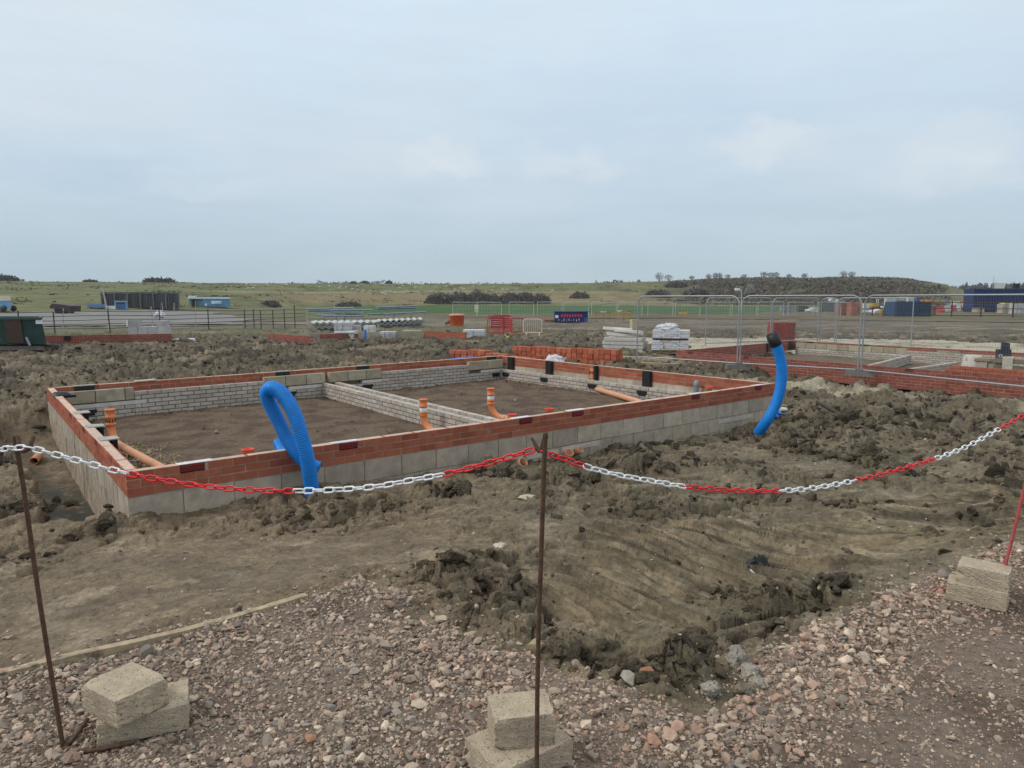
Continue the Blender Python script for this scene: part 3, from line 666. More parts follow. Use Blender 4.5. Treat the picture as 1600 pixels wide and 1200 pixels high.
# ------------------------------------------------------------------ masonry
RED = [(.345, .108, .060), (.32, .097, .054), (.37, .120, .068), (.295, .086, .050), (.355, .114, .064), (.33, .103, .058)]
GREYB = [(.43, .375, .315), (.46, .405, .345), (.40, .345, .285), (.48, .43, .375), (.42, .37, .32)]
BLK = [(.40, .335, .26), (.44, .375, .295), (.36, .30, .235), (.42, .345, .26)]
TANB = [(.37, .325, .23), (.40, .35, .255), (.345, .30, .21)]
def jc(c, k=.08):
    f = random.uniform(1-k, 1+k); return tuple(v*f for v in c)
def masonry(mb, p0, p1, th, ztop, courses, inward, mortar=(.40, .31, .245), holes=(), recess=.005, jit=.0018, jt=.010):
    """courses from the top down: (height, unit length, palette); the face of the wall runs p0->p1, thickness goes 'inward'"""
    p0 = Vector(p0); p1 = Vector(p1); d = p1-p0; L = d.length; u = d/L; inn = Vector(inward); inn = (inn-u*inn.dot(u)).normalized()
    z = ztop
    for ci, (h, ul, pal) in enumerate(courses):
        off = (ul/2 if ci % 2 else 0); a = -off
        while a < L-1e-4:
            s = max(0, a); e = min(L, a+ul-jt)
            if e-s > .03:
                hid = False
                for (hc, h0, h1) in holes:
                    if hc == ci and not (e <= h0 or s >= h1):
                        hid = True
                        for (q0, q1) in ((s, h0-.006), (h1+.006, e)):
                            if q1-q0 > .025:
                                c = p0+u*((q0+q1)/2)+inn*(th/2); mb.box((c.x, c.y, z-h/2+jt/2), (q1-q0, th, h-jt), u, inn, col=jc(random.choice(pal)), jit=jit)
                if not hid:
                    c = p0+u*((s+e)/2)+inn*(th/2+random.uniform(-.0015, .0015)); mb.box((c.x, c.y, z-h/2+jt/2-.0), (e-s, th, h-jt), u, inn, col=jc(random.choice(pal)), jit=jit)
            a += ul
        z -= h
    c = p0+u*(L/2)+inn*(th/2)
    segs = [(0, L)]
    zt = ztop
    # mortar core, set back from the faces; cut where the top course is open
    hs = sorted((h0, h1) for hc, h0, h1 in holes if hc == 0); segs = []; s = .004
    for h0, h1 in hs: segs.append((s, h0)); s = h1
    segs.append((s, L-.004))
    h0c = courses[0][0]
    for s, e in segs:
        if e-s > .01:
            c = p0+u*((s+e)/2)+inn*(th/2); mb.box((c.x, c.y, ztop-.003-h0c/2), (e-s, th-2*recess, h0c-.004), u, inn, col=mortar)
    tot = sum(q[0] for q in courses)-h0c
    if tot > .01:
        c = p0+u*(L/2)+inn*(th/2); mb.box((c.x, c.y, ztop-h0c-tot/2), (L-.008, th-2*recess, tot-.002), u, inn, col=mortar)
    return u, inn, L
def lerp(a, b, t): return a+(b-a)*t
def t_on(pa, pb, px, py, z):        # parameter along pa-pb under a photo column
    lo, hi = 0.0, 1.0
    r = ray(px, py); n = Vector((r.y, -r.x)); f = lambda t: (pa.x+(pb.x-pa.x)*t)*n.x+(pa.y+(pb.y-pa.y)*t)*n.y
    f0, f1 = f(0), f(1); return f0/(f0-f1)
def z3(p, z): return Vector((p.x, p.y, z))

Lth = .1025
house = thing('house_foundation', 'red brick and grey block house footing with two earth filled bays, largest walls in view', 'foundation', ((A_+C_)/2)+Vector((0, 0, -.5)))
redc = [(.075, .225, RED)]*3
# front wall (A to B)
inF = (D_-A_).normalized(); inL = (B_-A_).normalized()
abx = [(281, 317), (531, 559), (812, 832), (894, 911), (1078, 1092), (1176, 1187)]
LAB = (B_-A_).length
holesF = []
for xa, xb in abx:
    t0 = t_on(A_, B_, xa, 700, 0)*LAB; t1 = t_on(A_, B_, xb, 700, 0)*LAB; m = (t0+t1)/2; holesF.append((0, m-.1075, m+.1075))
mb = MB(); u, inn, L = masonry(mb, A_, B_, Lth, WT, redc, inF, holes=holesF); mb.build('brick_wall', M['masonry'], house)
for hc, a, b in holesF:
    m = MB(); c = A_+u*((a+b)/2)+inn*(Lth/2-.002)
    m.box((c.x, c.y, WT-.0325), (b-a, Lth-.01, .063), u, inn, col=(.14, .018, .016))
    for k in range(4):
        q = A_+u*((a+b)/2)+inn*(-.002); m.box((q.x, q.y, WT-.012-.0145*k), (b-a-.014, .01, .007), u, inn, col=(.24, .03, .026))
    ab = m.build('air_brick', M['paint'], house)
    m = MB(); q = A_+u*((a+b)/2+random.uniform(-.05, .05))+inn*(Lth/2); m.box((q.x, q.y, WT+.0045), (.30, Lth-.012, .005), u, inn, col=(1.1, 1.12, 1.2), jit=.002)
    m.build('vent_cap', M['dirty_white'], house)
bcF = [(.225, .45, BLK)]*3
mb = MB(); masonry(mb, A_, B_, Lth, WT-.225, bcF, inF, mortar=(.22, .185, .135), jit=.002); mb.build('block_base', M['masonry_plain'], house)
# pale lintels low in the front wall over the drain openings
for xa, xb, yy, zz in ((1122, 1176, 650, -.375), (878, 938, 690, -.36), (790, 872, 715, -.375)):
    t0 = t_on(A_, B_, xa, yy, 0); t1 = t_on(A_, B_, xb, yy, 0); p, q = lerp(A_, B_, t0), lerp(A_, B_, t1); c = (p+q)/2-inn*.006+inn*.05
    m = MB(); m.box((c.x, c.y, zz), ((q-p).length, .1, .065), u, inn, col=(.92, .84, .80), jit=.003); m.build('lintel', M['dirty_white'], house)
# left wall (A to D), back (D to C), right (B to C)
uAD = (D_-A_).normalized(); LAD = (D_-A_).length
holesL = []
for yy in (688, 668, 646):
    # left wall vents: match the photo row along the wall top
    best = min(range(101), key=lambda k: abs(600+F*(-( (WT-H)*CP+lerp(A_, D_, k/100).y*SP))/(lerp(A_, D_, k/100).y*CP-(WT-H)*SP)-yy))
    m_ = best/100*LAD; holesL.append((0, m_-.1075, m_+.1075))
a0 = A_+uAD*(Lth+.003)
mb = MB(); masonry(mb, a0, D_, Lth, WT, redc, inL, holes=[(c, a-Lth, b-Lth) for c, a, b in holesL]); mb.build('brick_wall', M['masonry'], house)
for hc, a, b in holesL:
    m = MB(); c = A_+uAD*((a+b)/2)+inL*(Lth/2); m.box((c.x, c.y, WT-.0325), (b-a, Lth-.008, .063), uAD, inL, col=(.14, .018, .016)); m.build('air_brick', M['paint'], house)
    m = MB(); q = c+inL*.07; m.box((q.x, q.y, WT+.006), (.21, .18, .011), uAD, inL, col=(.62, .63, .65), jit=.004); q = c+inL*.115; m.box((q.x, q.y, WT-.12), (.20, .05, .24), uAD, inL, col=(.02, .02, .02)); m.build('cavity_vent', M['dirty_white'], house)
mb = MB(); masonry(mb, a0, D_, Lth, WT-.225, [(.225, .112, [jc(x, .06) for x in BLK])]*4, inL, mortar=(.27, .24, .18), jit=.003); mb.build('block_base', M['masonry_plain'], house)
uDC = (C_-D_).normalized(); LDC = (C_-D_).length; inB = (A_-D_).normalized()
d0 = D_+uDC*(Lth+.003)
holesB = []
for px, py in ((130, 604), (438, 583), (563, 574), (764, 560)):
    t = t_on(D_, C_, px, py, 0)*LDC; holesB.append((0, t-.15, t+.15))
mb = MB(); masonry(mb, d0, C_, Lth, WT, redc, inB, holes=[(c, a-Lth, b-Lth) for c, a, b in holesB]); mb.build('brick_wall', M['masonry'], house)
mb = MB(); masonry(mb, d0, C_, Lth, WT-.225, [(.225, .45, BLK)]*2, inB, mortar=(.27, .24, .18)); mb.build('block_base', M['masonry_plain'], house)
uD, nD, _ = uDC, (inB-uDC*inB.dot(uDC)).normalized(), 0
for hc, a, b in holesB:
    m = MB(); c = D_+uDC*((a+b)/2)+nD*(Lth/2+.01); m.box((c.x, c.y, WT-.046), (b-a, Lth+.02, .085), uDC, nD, col=(1, 1, 1)); m.build('cavity_vent', M['black_plastic'], house)
    m = MB(); m.box((c.x, c.y, WT+.004), (b-a+.02, Lth+.02, .012), uDC, nD, col=(.62, .60, .58)); m.build('vent_cap', M['dirty_white'], house)
uBC = (C_-B_).normalized(); LBC = (C_-B_).length; inR = (A_-B_).normalized()
b0 = B_+uBC*(Lth+.003); c1 = C_-uBC*(Lth+.003)
mb = MB(); masonry(mb, b0, c1, Lth, WT, redc, inR); mb.build('brick_wall', M['masonry'], house)
mb = MB(); masonry(mb, b0, c1, Lth, WT-.225, [(.225, .45, BLK)]*3, inR, mortar=(.30, .265, .205)); mb.build('block_base', M['masonry_plain'], house)
nR = (inR-uBC*inR.dot(uBC)).normalized()
for px, py in ((805, 568), (865, 576), (935, 588), (1018, 592)):
    t = t_on(B_, C_, px, py, 0); c = lerp(B_, C_, t)+nR*(Lth+.035)
    m = MB(); m.box((c.x, c.y, WT-.16), (.21, .07, .33), uBC, nR); m.box((c.x+nR.x*.036, c.y+nR.y*.036, WT-.16), (.17, .008, .29), uBC, nR)
    m.build('cavity_vent', M['black_plastic'], house)
# inner leaf along the right wall: three pale courses with a flat top
gin = [(.075, .225, GREYB)]*4
o1 = Lth+.075
pB = B_+nR*o1+uBC*.2; pC = C_+nR*o1-uBC*.2
mb = MB(); masonry(mb, pB, pC, .10, -.19, gin, nR, mortar=(.125, .102, .078), jt=.014); mb.build('inner_leaf', M['masonry'], house)
m = MB(); c = (pB+pC)/2+nR*(-.037); m.box((c.x, c.y, -.205), ((pC-pB).length, .07, .02), uBC, nR, col=(.45, .41, .36)); m.build('cavity_fill', M['concrete'], house)
def under_vent(pa, pb, n, px, py, z):
    t = t_on(pa, pb, px, py, 0); c = lerp(pa, pb, t)+n*.096; d = (pb-pa).normalized()
    m = MB(); m.box((c.x, c.y, z), (.27, .03, .055), d, n); m.box((c.x, c.y, z-.045), (.20, .05, .045), d, n); m.build('floor_vent', M['black_plastic'], house)
for px, py in ((795, 585), (855, 594), (930, 606), (1008, 615)): under_vent(pB, pC, nR, px, py, -.295)
# inner leaf along the back wall: small grey courses with runs of full blocks on lintels
pD = D_+nD*o1+uDC*.2; pCb = C_+nD*o1-uDC*.19; Lb = (pCb-pD).length
runs = []
for xa, xb, ya in ((85, 207, 610), (410, 505, 595), (511, 593, 590), (729, 783, 572)):
    runs.append((max(0, t_on(pD, pCb, xa, ya, 0))*Lb, min(1, t_on(pD, pCb, xb, ya, 0))*Lb))
mb = MB(); s = 0; gb = [(.075, .225, GREYB)]*6
def seg(s, e, zt, n, mbx=None):
    if e-s > .12: masonry(mbx or mb, pD+uDC*s, pD+uDC*e, .10, zt, [(.075, .225, GREYB)]*n, nD, mortar=(.125, .102, .078), jt=.014)
for a, b in runs:
    seg(s, a-.005, -.02, 6); seg(a+.003, b-.003, -.245, 3); s = b+.005
seg(s, Lb, -.02, 6)
mb.build('inner_leaf', M['masonry'], house)
for k, (a, b) in enumerate(runs):
    m = MB(); masonry(m, pD+uDC*(a+.004), pD+uDC*(b-.004), .10, .055, [(.22, .45 if k else .46, TANB)], nD, mortar=(.10, .082, .06), jt=.016); m.build('block_course', M['masonry_plain'], house)
    la, lb = [(a, a+1.25), (a+.5, a+1.3), (a+.8, b), (b-.75, b)][k]
    m = MB(); c = pD+uDC*((la+lb)/2)+nD*.047; m.box((c.x, c.y, -.205), (lb-la, .105, .065), uDC, nD, col=(1, 1, 1), jit=.002); m.build('lintel', M['dirty_white'], house)
for px, py in ((135, 640), (450, 612), (571, 602), (771, 584)): under_vent(pD, pCb, nD, px, py, -.30)
# inner leaf of the front wall (seen from other sides only at its top) and of the left wall
pA = A_+inF*o1+u*.2; pBf = B_+inF*o1-u*.2
mb = MB(); masonry(mb, pA+uAD*.1, pBf+inF*.1, .10, -.19, gin, inF, mortar=(.125, .102, .078), jt=.014); masonry(mb, A_+inL*o1+uAD*.5, D_+inL*o1-uAD*.4, .10, -.19, gin, inL, mortar=(.125, .102, .078), jt=.014); mb.build('inner_leaf', M['masonry'], house)
for pa_, pb_, nn_ in ((A_, B_, inF), (A_+uAD*Lth, D_, inL), (D_+uDC*Lth, C_, nD), (B_+uBC*Lth, C_-uBC*Lth, nR)):
    m = MB(); L_ = (pb_-pa_).length; uu_ = (pb_-pa_)/L_; s_ = 0
    while s_ < L_-.2:
        e_ = min(L_, s_+random.uniform(.35, .9)); q = pa_+uu_*((s_+e_)/2)+nn_*(Lth/2); m.box((q.x, q.y, WT+.0005), (e_-s_-random.uniform(.005, .05), random.uniform(.075, .094), .0046), uu_, nn_, col=jc((.54, .40, .315), .12), jit=.0015); s_ = e_
    m.build('mortar_bed', M['masonry'], house)
# wall ties sticking out of the left wall
for k in range(5):
    m = MB(); p = z3(A_+uAD*(1.2+k*1.15)+inL*.1, WT-.15); m.tube([p, p+inL*.22+Vector((0, 0, random.uniform(-.03, .05)))], .004, 5); m.build('wall_tie', M['galv'], house)
# double sleeper wall across the middle
SZ = -.155
ta = t_on(pD, pCb, 500, 600, 0); S0 = lerp(pD, pCb, ta)+nD*.11
s1a = P(766, 663, SZ)
tb = 0
S1 = s1a+(s1a-S0).normalized()*.6; S1.z = 0; S0.z = 0
us = (S1-S0).normalized(); ns = Vector((us.y, -us.x, 0)); ns = ns if ns.x > 0 else -ns
for k in (0, 1):
    q = ns*(k*.27)
    mb = MB(); masonry(mb, S0+q, S1+q-us*(.1 if k else 0), .10, SZ, [(.075, .225, GREYB)]*4, ns, mortar=(.125, .102, .078), jt=.014); mb.build('sleeper_wall', M['masonry'], house)
# small black clip on the left wall top
bag = MB(); pv = lerp(A_, D_, .83)+inL*.09
bag.lathe(z3(pv, WT), [(.001, .06), (.09, .055), (.13, .02), (.14, 0)], 9, (1, 1, 1)); bag.box(z3(pv+inL*.12, WT-.02), (.16, .08, .04), inL, uAD)
solo('plastic_scrap', bag, M['black_plastic'], 'crumpled dark plastic scrap lying on top of the left brick wall near the far corner', 'scrap')
chk = MB(); pv = lerp(D_, C_, t_on(D_, C_, 226, 596, 0))-nD*.0+nD*.05; chk.box(z3(pv, WT+.013), (.34, .16, .022), uDC, nD, col=(.8, .76, .7), jit=.006)
solo('mortar_board', chk, M['dirty_white'], 'flat pale board lying on the far wall of the brick footing', 'board')

# earth fill between the walls
nx, ny = 300, 240; uu = np.linspace(0.022, .978, nx); vv = np.linspace(.03, .97, ny); U, V = np.meshgrid(uu, vv)
def bil(a, b, c, d): return a*(1-U)*(1-V)+b*U*(1-V)+c*U*V+d*(1-U)*V
X = bil(A_.x, B_.x, C_.x, D_.x); Y = bil(A_.y, B_.y, C_.y, D_.y)
Z = -.44+.020*fbm(X, Y, .8, 3, 300)+.016*fbm(X, Y, .14, 4, 301)+.016*vnoise((X*.64+Y*.77)/.30+.6*fbm(X, Y, .8, 2, 303), (X*.77-Y*.64)/2.2, 302)+.006*vnoise(X/.05, Y/.05, 304)
c = mixc(np.array((.132, .094, .066))*np.ones(X.shape+(1,)), np.array((.090, .063, .045)), sstep(-.15, .25, fbm(X, Y, .5, 5, 305)))
sheet('earth_fill', X, Y, Z, M['soil'], c)

n = 900; uu_ = RNG.uniform(.03, .97, n); vv_ = np.where(RNG.uniform(0, 1, n) < .6, RNG.choice([.07, .93], n)+RNG.normal(0, .02, n), RNG.uniform(.04, .96, n)); sw = RNG.uniform(0, 1, n) < .35; uu_, vv_ = np.where(sw, RNG.choice([.05, .95], n)+RNG.normal(0, .015, n), uu_), np.where(sw, RNG.uniform(.04, .96, n), vv_)
x = A_.x*(1-uu_)*(1-vv_)+B_.x*uu_*(1-vv_)+C_.x*uu_*vv_+D_.x*(1-uu_)*vv_; y = A_.y*(1-uu_)*(1-vv_)+B_.y*uu_*(1-vv_)+C_.y*uu_*vv_+D_.y*(1-uu_)*vv_
ok = sdist(x, y, HOUSE) < -.31; x, y = x[ok], y[ok]; n = len(x)
scatter('fill_crumbs', LP_[:8], np.stack([x, y, np.full(n, -.432)], -1), np.exp(RNG.normal(math.log(.016), .5, n)), np.array([(.30, .25, .20), (.12, .085, .06), (.10, .07, .05), (.22, .17, .13)])[RNG.integers(0, 4, n)]*RNG.uniform(.7, 1.1, (n, 1)), M['stone'], (.4, .8), .5)
# ------------------------------------------------------------------ drains
def riser(name, label, base, bend_to, top, run=None, band=False, r=.055, group='orange drain risers'):
    """vertical riser with sockets, long bend and a laid pipe"""
    base = Vector(base); t = thing(name, label, 'drain pipe', base, 0, group)
    hd = (Vector(bend_to)-base); hd.z = 0; hd.normalize()
    arc = []
    Rb = .24
    for k in range(9):
        a = math.pi/2*k/8; arc.append(base+hd*(Rb*(1-math.sin(a)))+Vector((0, 0, Rb*(1-math.cos(a))))+hd*(-Rb+Rb)) 
    arc = [base+hd*(Rb*(1-math.sin(math.pi/2*k/8)))+Vector((0, 0, Rb*(1-math.cos(math.pi/2*k/8)))) for k in range(9)]
    m = MB(); m.tube(arc, r, 16); m.lathe(arc[-1], [(r+.002, -.03), (r+.009, -.02), (r+.009, .03), (r, .035)], 18); m.build('bend', M['orange_pipe'], t)
    zt = top-base.z
    m = MB(); b2 = z3(base, 0)+Vector((0, 0, base.z))
    h1 = Rb; m.lathe(base, [(r, h1-.01), (r, zt-.22)], 18); m.lathe(base, [(r+.001, zt-.235), (r+.011, zt-.23), (r+.011, zt-.20), (r+.004, zt-.195)], 18)
    m.lathe(base, [(r+.004, zt-.13), (r+.012, zt-.125), (r+.012, zt-.10), (r+.007, zt-.095), (r+.007, zt-.02), (r+.013, zt-.015), (r+.013, zt), (r+.004, zt), (r+.001, zt-.1), (r-.003, zt-.2), (.0, zt-.2)], 18)
    m.lathe(base, [(r+.003, zt-.2), (r+.003, zt-.125)], 18)
    m.build('riser', M['orange_pipe'], t)
    m = MB(); m.lathe(base, [(r+.003, zt-.002), (.002, zt-.006)], 18); m.build('inner_rim', M['red_cap'], t)
    if band:
        m = MB(); m.lathe(base, [(r+.005, zt-.19), (r+.005, zt-.135)], 18)
        m.build('label_band', M['white_plastic'], t)
    else:
        m = MB()
        for k in range(10):
            a = k*.63; c_ = base+Vector((math.cos(a)*(r+.0055), math.sin(a)*(r+.0055), zt-.162)); m.box(c_, (.004, .018, .045), (math.cos(a), math.sin(a), 0), (-math.sin(a), math.cos(a), 0))
        m.build('print', M['dark_steel'], t)
    if run is not None:
        e = Vector(run); s = base+hd*Rb; m = MB(); m.tube([s, e], r, 16); m.lathe(s, [(r+.002, -.005), (r+.009, 0), (r+.009, .06), (r, .065)], 18, axis=(e-s)); m.build('laid_pipe', M['pink_pipe'], t)
    return t
p1 = P(175, 690, -.37); e1 = P(258, 735, -.37); riser('drain_riser', 'tall orange drain riser with bend in the left corner of the brick footing', p1, e1, P(172, 646, 0).z*0+.09, e1)
p3 = P(662, 672, -.42); riser('drain_riser', 'orange drain riser with white band standing left of the double sleeper wall', p3, p3+Vector((.7, -.55, 0)), .07, p3+Vector((.45, -.38, 0)), True)
p4 = P(767, 652, -.42); riser('drain_riser', 'orange drain riser with white band standing right of the double sleeper wall', p4, p4+Vector((.8, -.4, 0)), .09, p4+Vector((.5, -.3, 0)), True)
p7 = P(926, 606, -.37); e7 = P(1003, 629, -.37); riser('drain_riser', 'orange drain riser joined to a long laid pipe by the far right brick wall', p7, e7, .13, e7)
def cap(label, px, py, z, r=.062):
    p = P(px, py, z); t = thing('drain_stub', label, 'drain pipe', z3(p, -.45), 0, 'capped drain stubs')
    m = MB(); m.lathe(z3(p, 0), [(r-.004, -.45), (r-.004, z-.05), (r+.006, z-.045), (r+.006, z-.01)], 18); m.build('stub', M['orange_pipe'], t)
    m = MB(); m.lathe(z3(p, 0), [(r+.006, z-.012), (r+.010, z-.010), (r+.010, z+.004), (r-.002, z+.004), (r-.006, z-.02), (.0, z-.02)], 18); m.build('cap', M['red_cap'], t)
cap('red capped orange drain stub just behind the blue duct loop', 387, 702, -.04)
cap('red capped orange drain stub next to the tall riser right of the sleeper wall', 800, 647.5, -.10)
cap('red capped orange drain stub behind the middle of the near brick wall', 858, 638.5, -.10)
cap('red capped orange drain stub beside the grey pipe in the far right corner', 1108, 604.5, -.0)
m = MB(); p = P(1088, 606, -.08); t = thing('grey_pipe', 'short grey pipe with domed top in the far right corner of the footing', 'pipe', z3(p, -.45))
m.lathe(z3(p, 0), [(.05, -.45), (.05, -.02)], 16); m.build('stub', M['grey_plastic'], t)
m = MB(); m.lathe(z3(p, 0), [(.058, -.04), (.058, .0), (.05, .035), (.03, .06), (.001, .068)], 16); m.build('dome', M['grey_plastic'], t)
# pipe ends showing at the foot of the near wall
def pend(label, px, py, z, dirv, L=.22, r=.055, name='pipe_end', mt='pink_pipe', grp='orange pipe ends'):
    p = P(px, py, z); d = Vector(dirv).normalized(); m = MB()
    m.lathe(p-d*L, [(r, 0), (r, L-.09), (r+.009, L-.085), (r+.009, L), (r-.002, L), (r-.006, L-.12), (.0, L-.12)], 16, axis=d)
    return solo(name, m, M[mt], label, 'pipe', grp)
outF = -inn
pend('orange pipe end sticking up from mud just left of the middle rusty pin', 818, 722, -.36, outF+Vector((0, 0, .6)))
pend('orange pipe end at the wall foot right of the middle pin, larger of two', 890, 706, -.36, outF+Vector((-.3, 0, 1.0)), r=.052)
pend('small orange pipe end at the wall foot below the dark mud mound', 908, 702, -.37, outF+Vector((.3, 0, .9)), r=.038)
pend('orange pipe end lying under the pale lintel near the right wall corner', 1146, 664, -.5, outF+Vector((.5, 0, .15)), mt='orange_pipe')
pend('orange pipe end lying beside the blue upright duct near the wall corner', 1176, 660, -.5, outF+Vector((1.4, .0, .1)), .36, mt='orange_pipe')
pa = P(39, 650, -.15); pb = P(48, 664, -.15); zz = gz(pb.x, pb.y)+.05; dd = Vector((.42, -.9, 0)).normalized(); m = MB(); q = z3(pb, zz)
m.lathe(q-dd*.42, [(.056, 0), (.056, .42), (.050, .42), (.048, .1), (.0, .1)], 18, axis=dd)
solo('pipe_offcut', m, M['pink_pipe'], 'short dusty pink pipe offcut lying on mud left of the footing', 'pipe')

# ------------------------------------------------------------------ blue ducts
def duct(name, label, pts, r, pitch=.017, cap_mat=None, deep=.006):
    path = smoothpath(pts, pitch/3); base = Vector((path[0].x, path[0].y, min(p.z for p in path)))
    t = thing(name, label, 'duct', base, 0, 'blue ducts')
    m = MB(); m.tube(path, r, 20, rfun=lambda i: r-(deep if i % 3 == 2 else 0)); m.build('corrugated_tube', M['blue_duct'], t)
    if cap_mat:
        e = path[-1]; d = (path[-1]-path[-6]).normalized(); m = MB(); m.lathe(e-d*.16, [(r+.002, 0), (r+.010, .01), (r+.010, .2), (r, .2), (r-.004, .05), (0, .05)], 20, axis=d); m.build('end_cap', M[cap_mat], t)
    return t
Yl = 6.72
def lp(x, y, dy=0): return PY(x, y, Yl+dy)
duct('blue_duct', 'blue corrugated duct bent into a loop in front of the near brick wall',
     [lp(487, 772, .03), lp(486, 756, -.01), lp(481, 722, -.05), lp(474, 691, -.06), lp(466, 664, -.05), lp(457, 640, -.03), lp(447, 623, 0), lp(436, 611, .03), lp(424, 606.5, .06), lp(417.5, 613, .10), lp(420, 626, .13), lp(428, 643, .15), lp(437, 661, .16), lp(449, 685, .14), lp(463, 707, .10), lp(480, 724, .09), lp(498, 732, .09)], .071, .021, deep=.011)
duct('blue_duct', 'short blue duct stub rising inside the footing behind the loop', [P(455, 735, -.55), P(446, 716, -.44), P(437, 700, -.36), P(433, 690, -.30)], .06)
Yr = 11.05
duct('blue_duct', 'blue upright curved duct with black end cap beside the right wall corner',
     [PY(1180, 684, Yr+.2), PY(1188, 672, Yr+.1), PY(1199, 656, Yr), PY(1212, 632, Yr), PY(1220, 603, Yr), PY(1221.5, 575, Yr), PY(1216, 548, Yr), PY(1207, 525, Yr)], .082, cap_mat='black_plastic', deep=.003)
q0 = P(706, 558.5, -.2); q1 = P(752, 554.5, -.2); m = MB(); z0 = max(gz(q0.x, q0.y), gz(q1.x, q1.y))+.06
m.tube(smoothpath([z3(q0, z0), z3((q0+q1)/2, z0+.02), z3(q1, z0+.01)], .05), .075, 12, rfun=lambda i: .075-(.006 if i % 2 else 0))
solo('blue_pipe', m, M['blue_duct'], 'long blue pipe lying on mud behind the far left brick wall', 'pipe')
m = MB(); p = P(1212, 652, -.5)
for k in range(7): m.box((p.x+random.uniform(-.12, .12), p.y+random.uniform(-.1, .1), gz(p.x, p.y)+.03+.012*k), (random.uniform(.1, .25), .06, .012), (math.cos(k*1.3), math.sin(k*1.3), .2), (-math.sin(k*1.3), math.cos(k*1.3), .1), jit=.03)
solo('torn_plastic', m, M['blue_duct'], 'torn blue plastic pieces in mud at the foot of the upright duct', 'scrap')
# tan pea gravel round the left riser
n = 1500; a = RNG.uniform(0, 1, n); w = RNG.normal(0, .26, n); sx = p1.x+(e1.x-p1.x)*a*1.05; sy = p1.y+(e1.y-p1.y)*a*1.05; dv = (e1-p1).normalized()
x = sx+w*-dv.y; y = sy+w*dv.x; z = -.43+.045*np.exp(-(w/.22)**2)+RNG.uniform(-.01, .01, n); ins = sdist(x, y, HOUSE) < -.30
x, y, z = x[ins], y[ins], z[ins]; n = len(x)
scatter('pea_gravel', SP_, np.stack([x, y, z], -1), np.exp(RNG.normal(math.log(.013), .3, n)), np.array([(.36, .27, .16), (.28, .21, .13), (.42, .33, .21)])[RNG.integers(0, 3, n)]*RNG.uniform(.7, 1.1, (n, 1)), M['stone'])
# muddy water in the trench
wq = [A_+NB*.02+uAD*.25, A_+NB*.62+uAD*.25, A_+NB*.7+uAD*3.6, A_+NB*.02+uAD*3.8]
m = MB(); m.add([(p.x, p.y, -.775) for p in wq], [(0, 1, 2, 3)]); tag(m.build('trench_water', M['water']), kind='structure')

# ------------------------------------------------------------------ pins, chain, blocks
def pinpts(base, top, hook):
    return [base, lerp(base, top, .33), lerp(base, top, .66), top]+hook
bl_ = P(99, 1171, 0.0); bl_.z = 0
YB = bl_.y
pinL = thing('steel_pin', 'rusty steel pin with hooked top at the left behind the left block pair', 'pin', bl_, 0, 'steel chain pins')
m = MB(); path = [bl_, PY(62, 940, YB), PY(42, 800, YB), PY(29, 715, YB), PY(23, 686, YB), PY(23.2, 682, YB), PY(25, 681, YB), PY(28, 684, YB), PY(31, 697, YB-.01), PY(34.5, 704, YB-.02), PY(40, 704, YB-.03), PY(46, 699, YB-.03), PY(49, 691, YB-.02), PY(53, 681, YB)]
m.tube(smoothpath(path, .008), .0078, 9); m.build('shaft', M['rust'], pinL)
for a in ([bl_+Vector((0, 0, .012)), P(112, 1158, .015), P(137, 1123, .03)], [bl_+Vector((0, 0, .008)), P(140, 1173, .012), P(216, 1158, .012)]):
    m = MB(); m.tube(smoothpath(a, .012), .0085, 8); m.build('foot', M['rust'], pinL)
bm_ = P(838.5, 1232, 0.0); YM = bm_.y
pinM = thing('steel_pin', 'rusty brown steel pin standing in front of the middle block pair', 'pin', bm_, 0, 'steel chain pins')
m = MB(); path = [bm_, PY(840, 1050, YM), PY(845, 880, YM), PY(851.5, 690, YM), PY(852.3, 684, YM), PY(852, 683, YM), PY(850.5, 686, YM+.02), PY(847, 700, YM+.035), PY(843, 705, YM+.04), PY(839, 700, YM+.045), PY(835, 692, YM+.05), PY(830, 683, YM+.055)]
pth = smoothpath(path, .008); m.tube(pth, .0078, 9, rfun=lambda i: .0078 if i < len(pth)-6 else .0078-.0006*(i-len(pth)+7)); m.build('shaft', M['rust'], pinM)
for e in (bm_+Vector((.10, .10, .006)), bm_+Vector((-.10, .07, .006))):
    m = MB(); m.tube([bm_+Vector((0, 0, .006)), e], .008, 8); m.build('foot', M['rust'], pinM)
br_ = P(1556, 941, 0.0); YR = br_.y
pinR = thing('steel_pin', 'red painted steel pin leaning beside the right block pair', 'pin', br_, 0, 'steel chain pins')
tp = PY(1600, 757, YR); dr = (tp-br_).normalized(); topR = br_+dr*1.17
m = MB(); m.tube(smoothpath([br_, lerp(br_, topR, .4)+Vector((.006, 0, 0)), topR-dr*.02, topR, topR+Vector((.018, -.01, -.012)), topR+Vector((.025, -.02, -.05)), topR+Vector((.04, -.03, -.06)), topR+Vector((.06, -.03, -.03))], .012), .0078, 9); m.build('shaft', M['redpaint'], pinR)
m = MB(); m.tube(smoothpath([br_+Vector((0, 0, .01)), P(1538, 948, .01), P(1500, 938, .012), P(1462, 930, .014), P(1456, 926, .016), P(1462, 921, .02), P(1478, 916, .02)], .015), .0075, 8); m.build('foot', M['redpaint'], pinR)

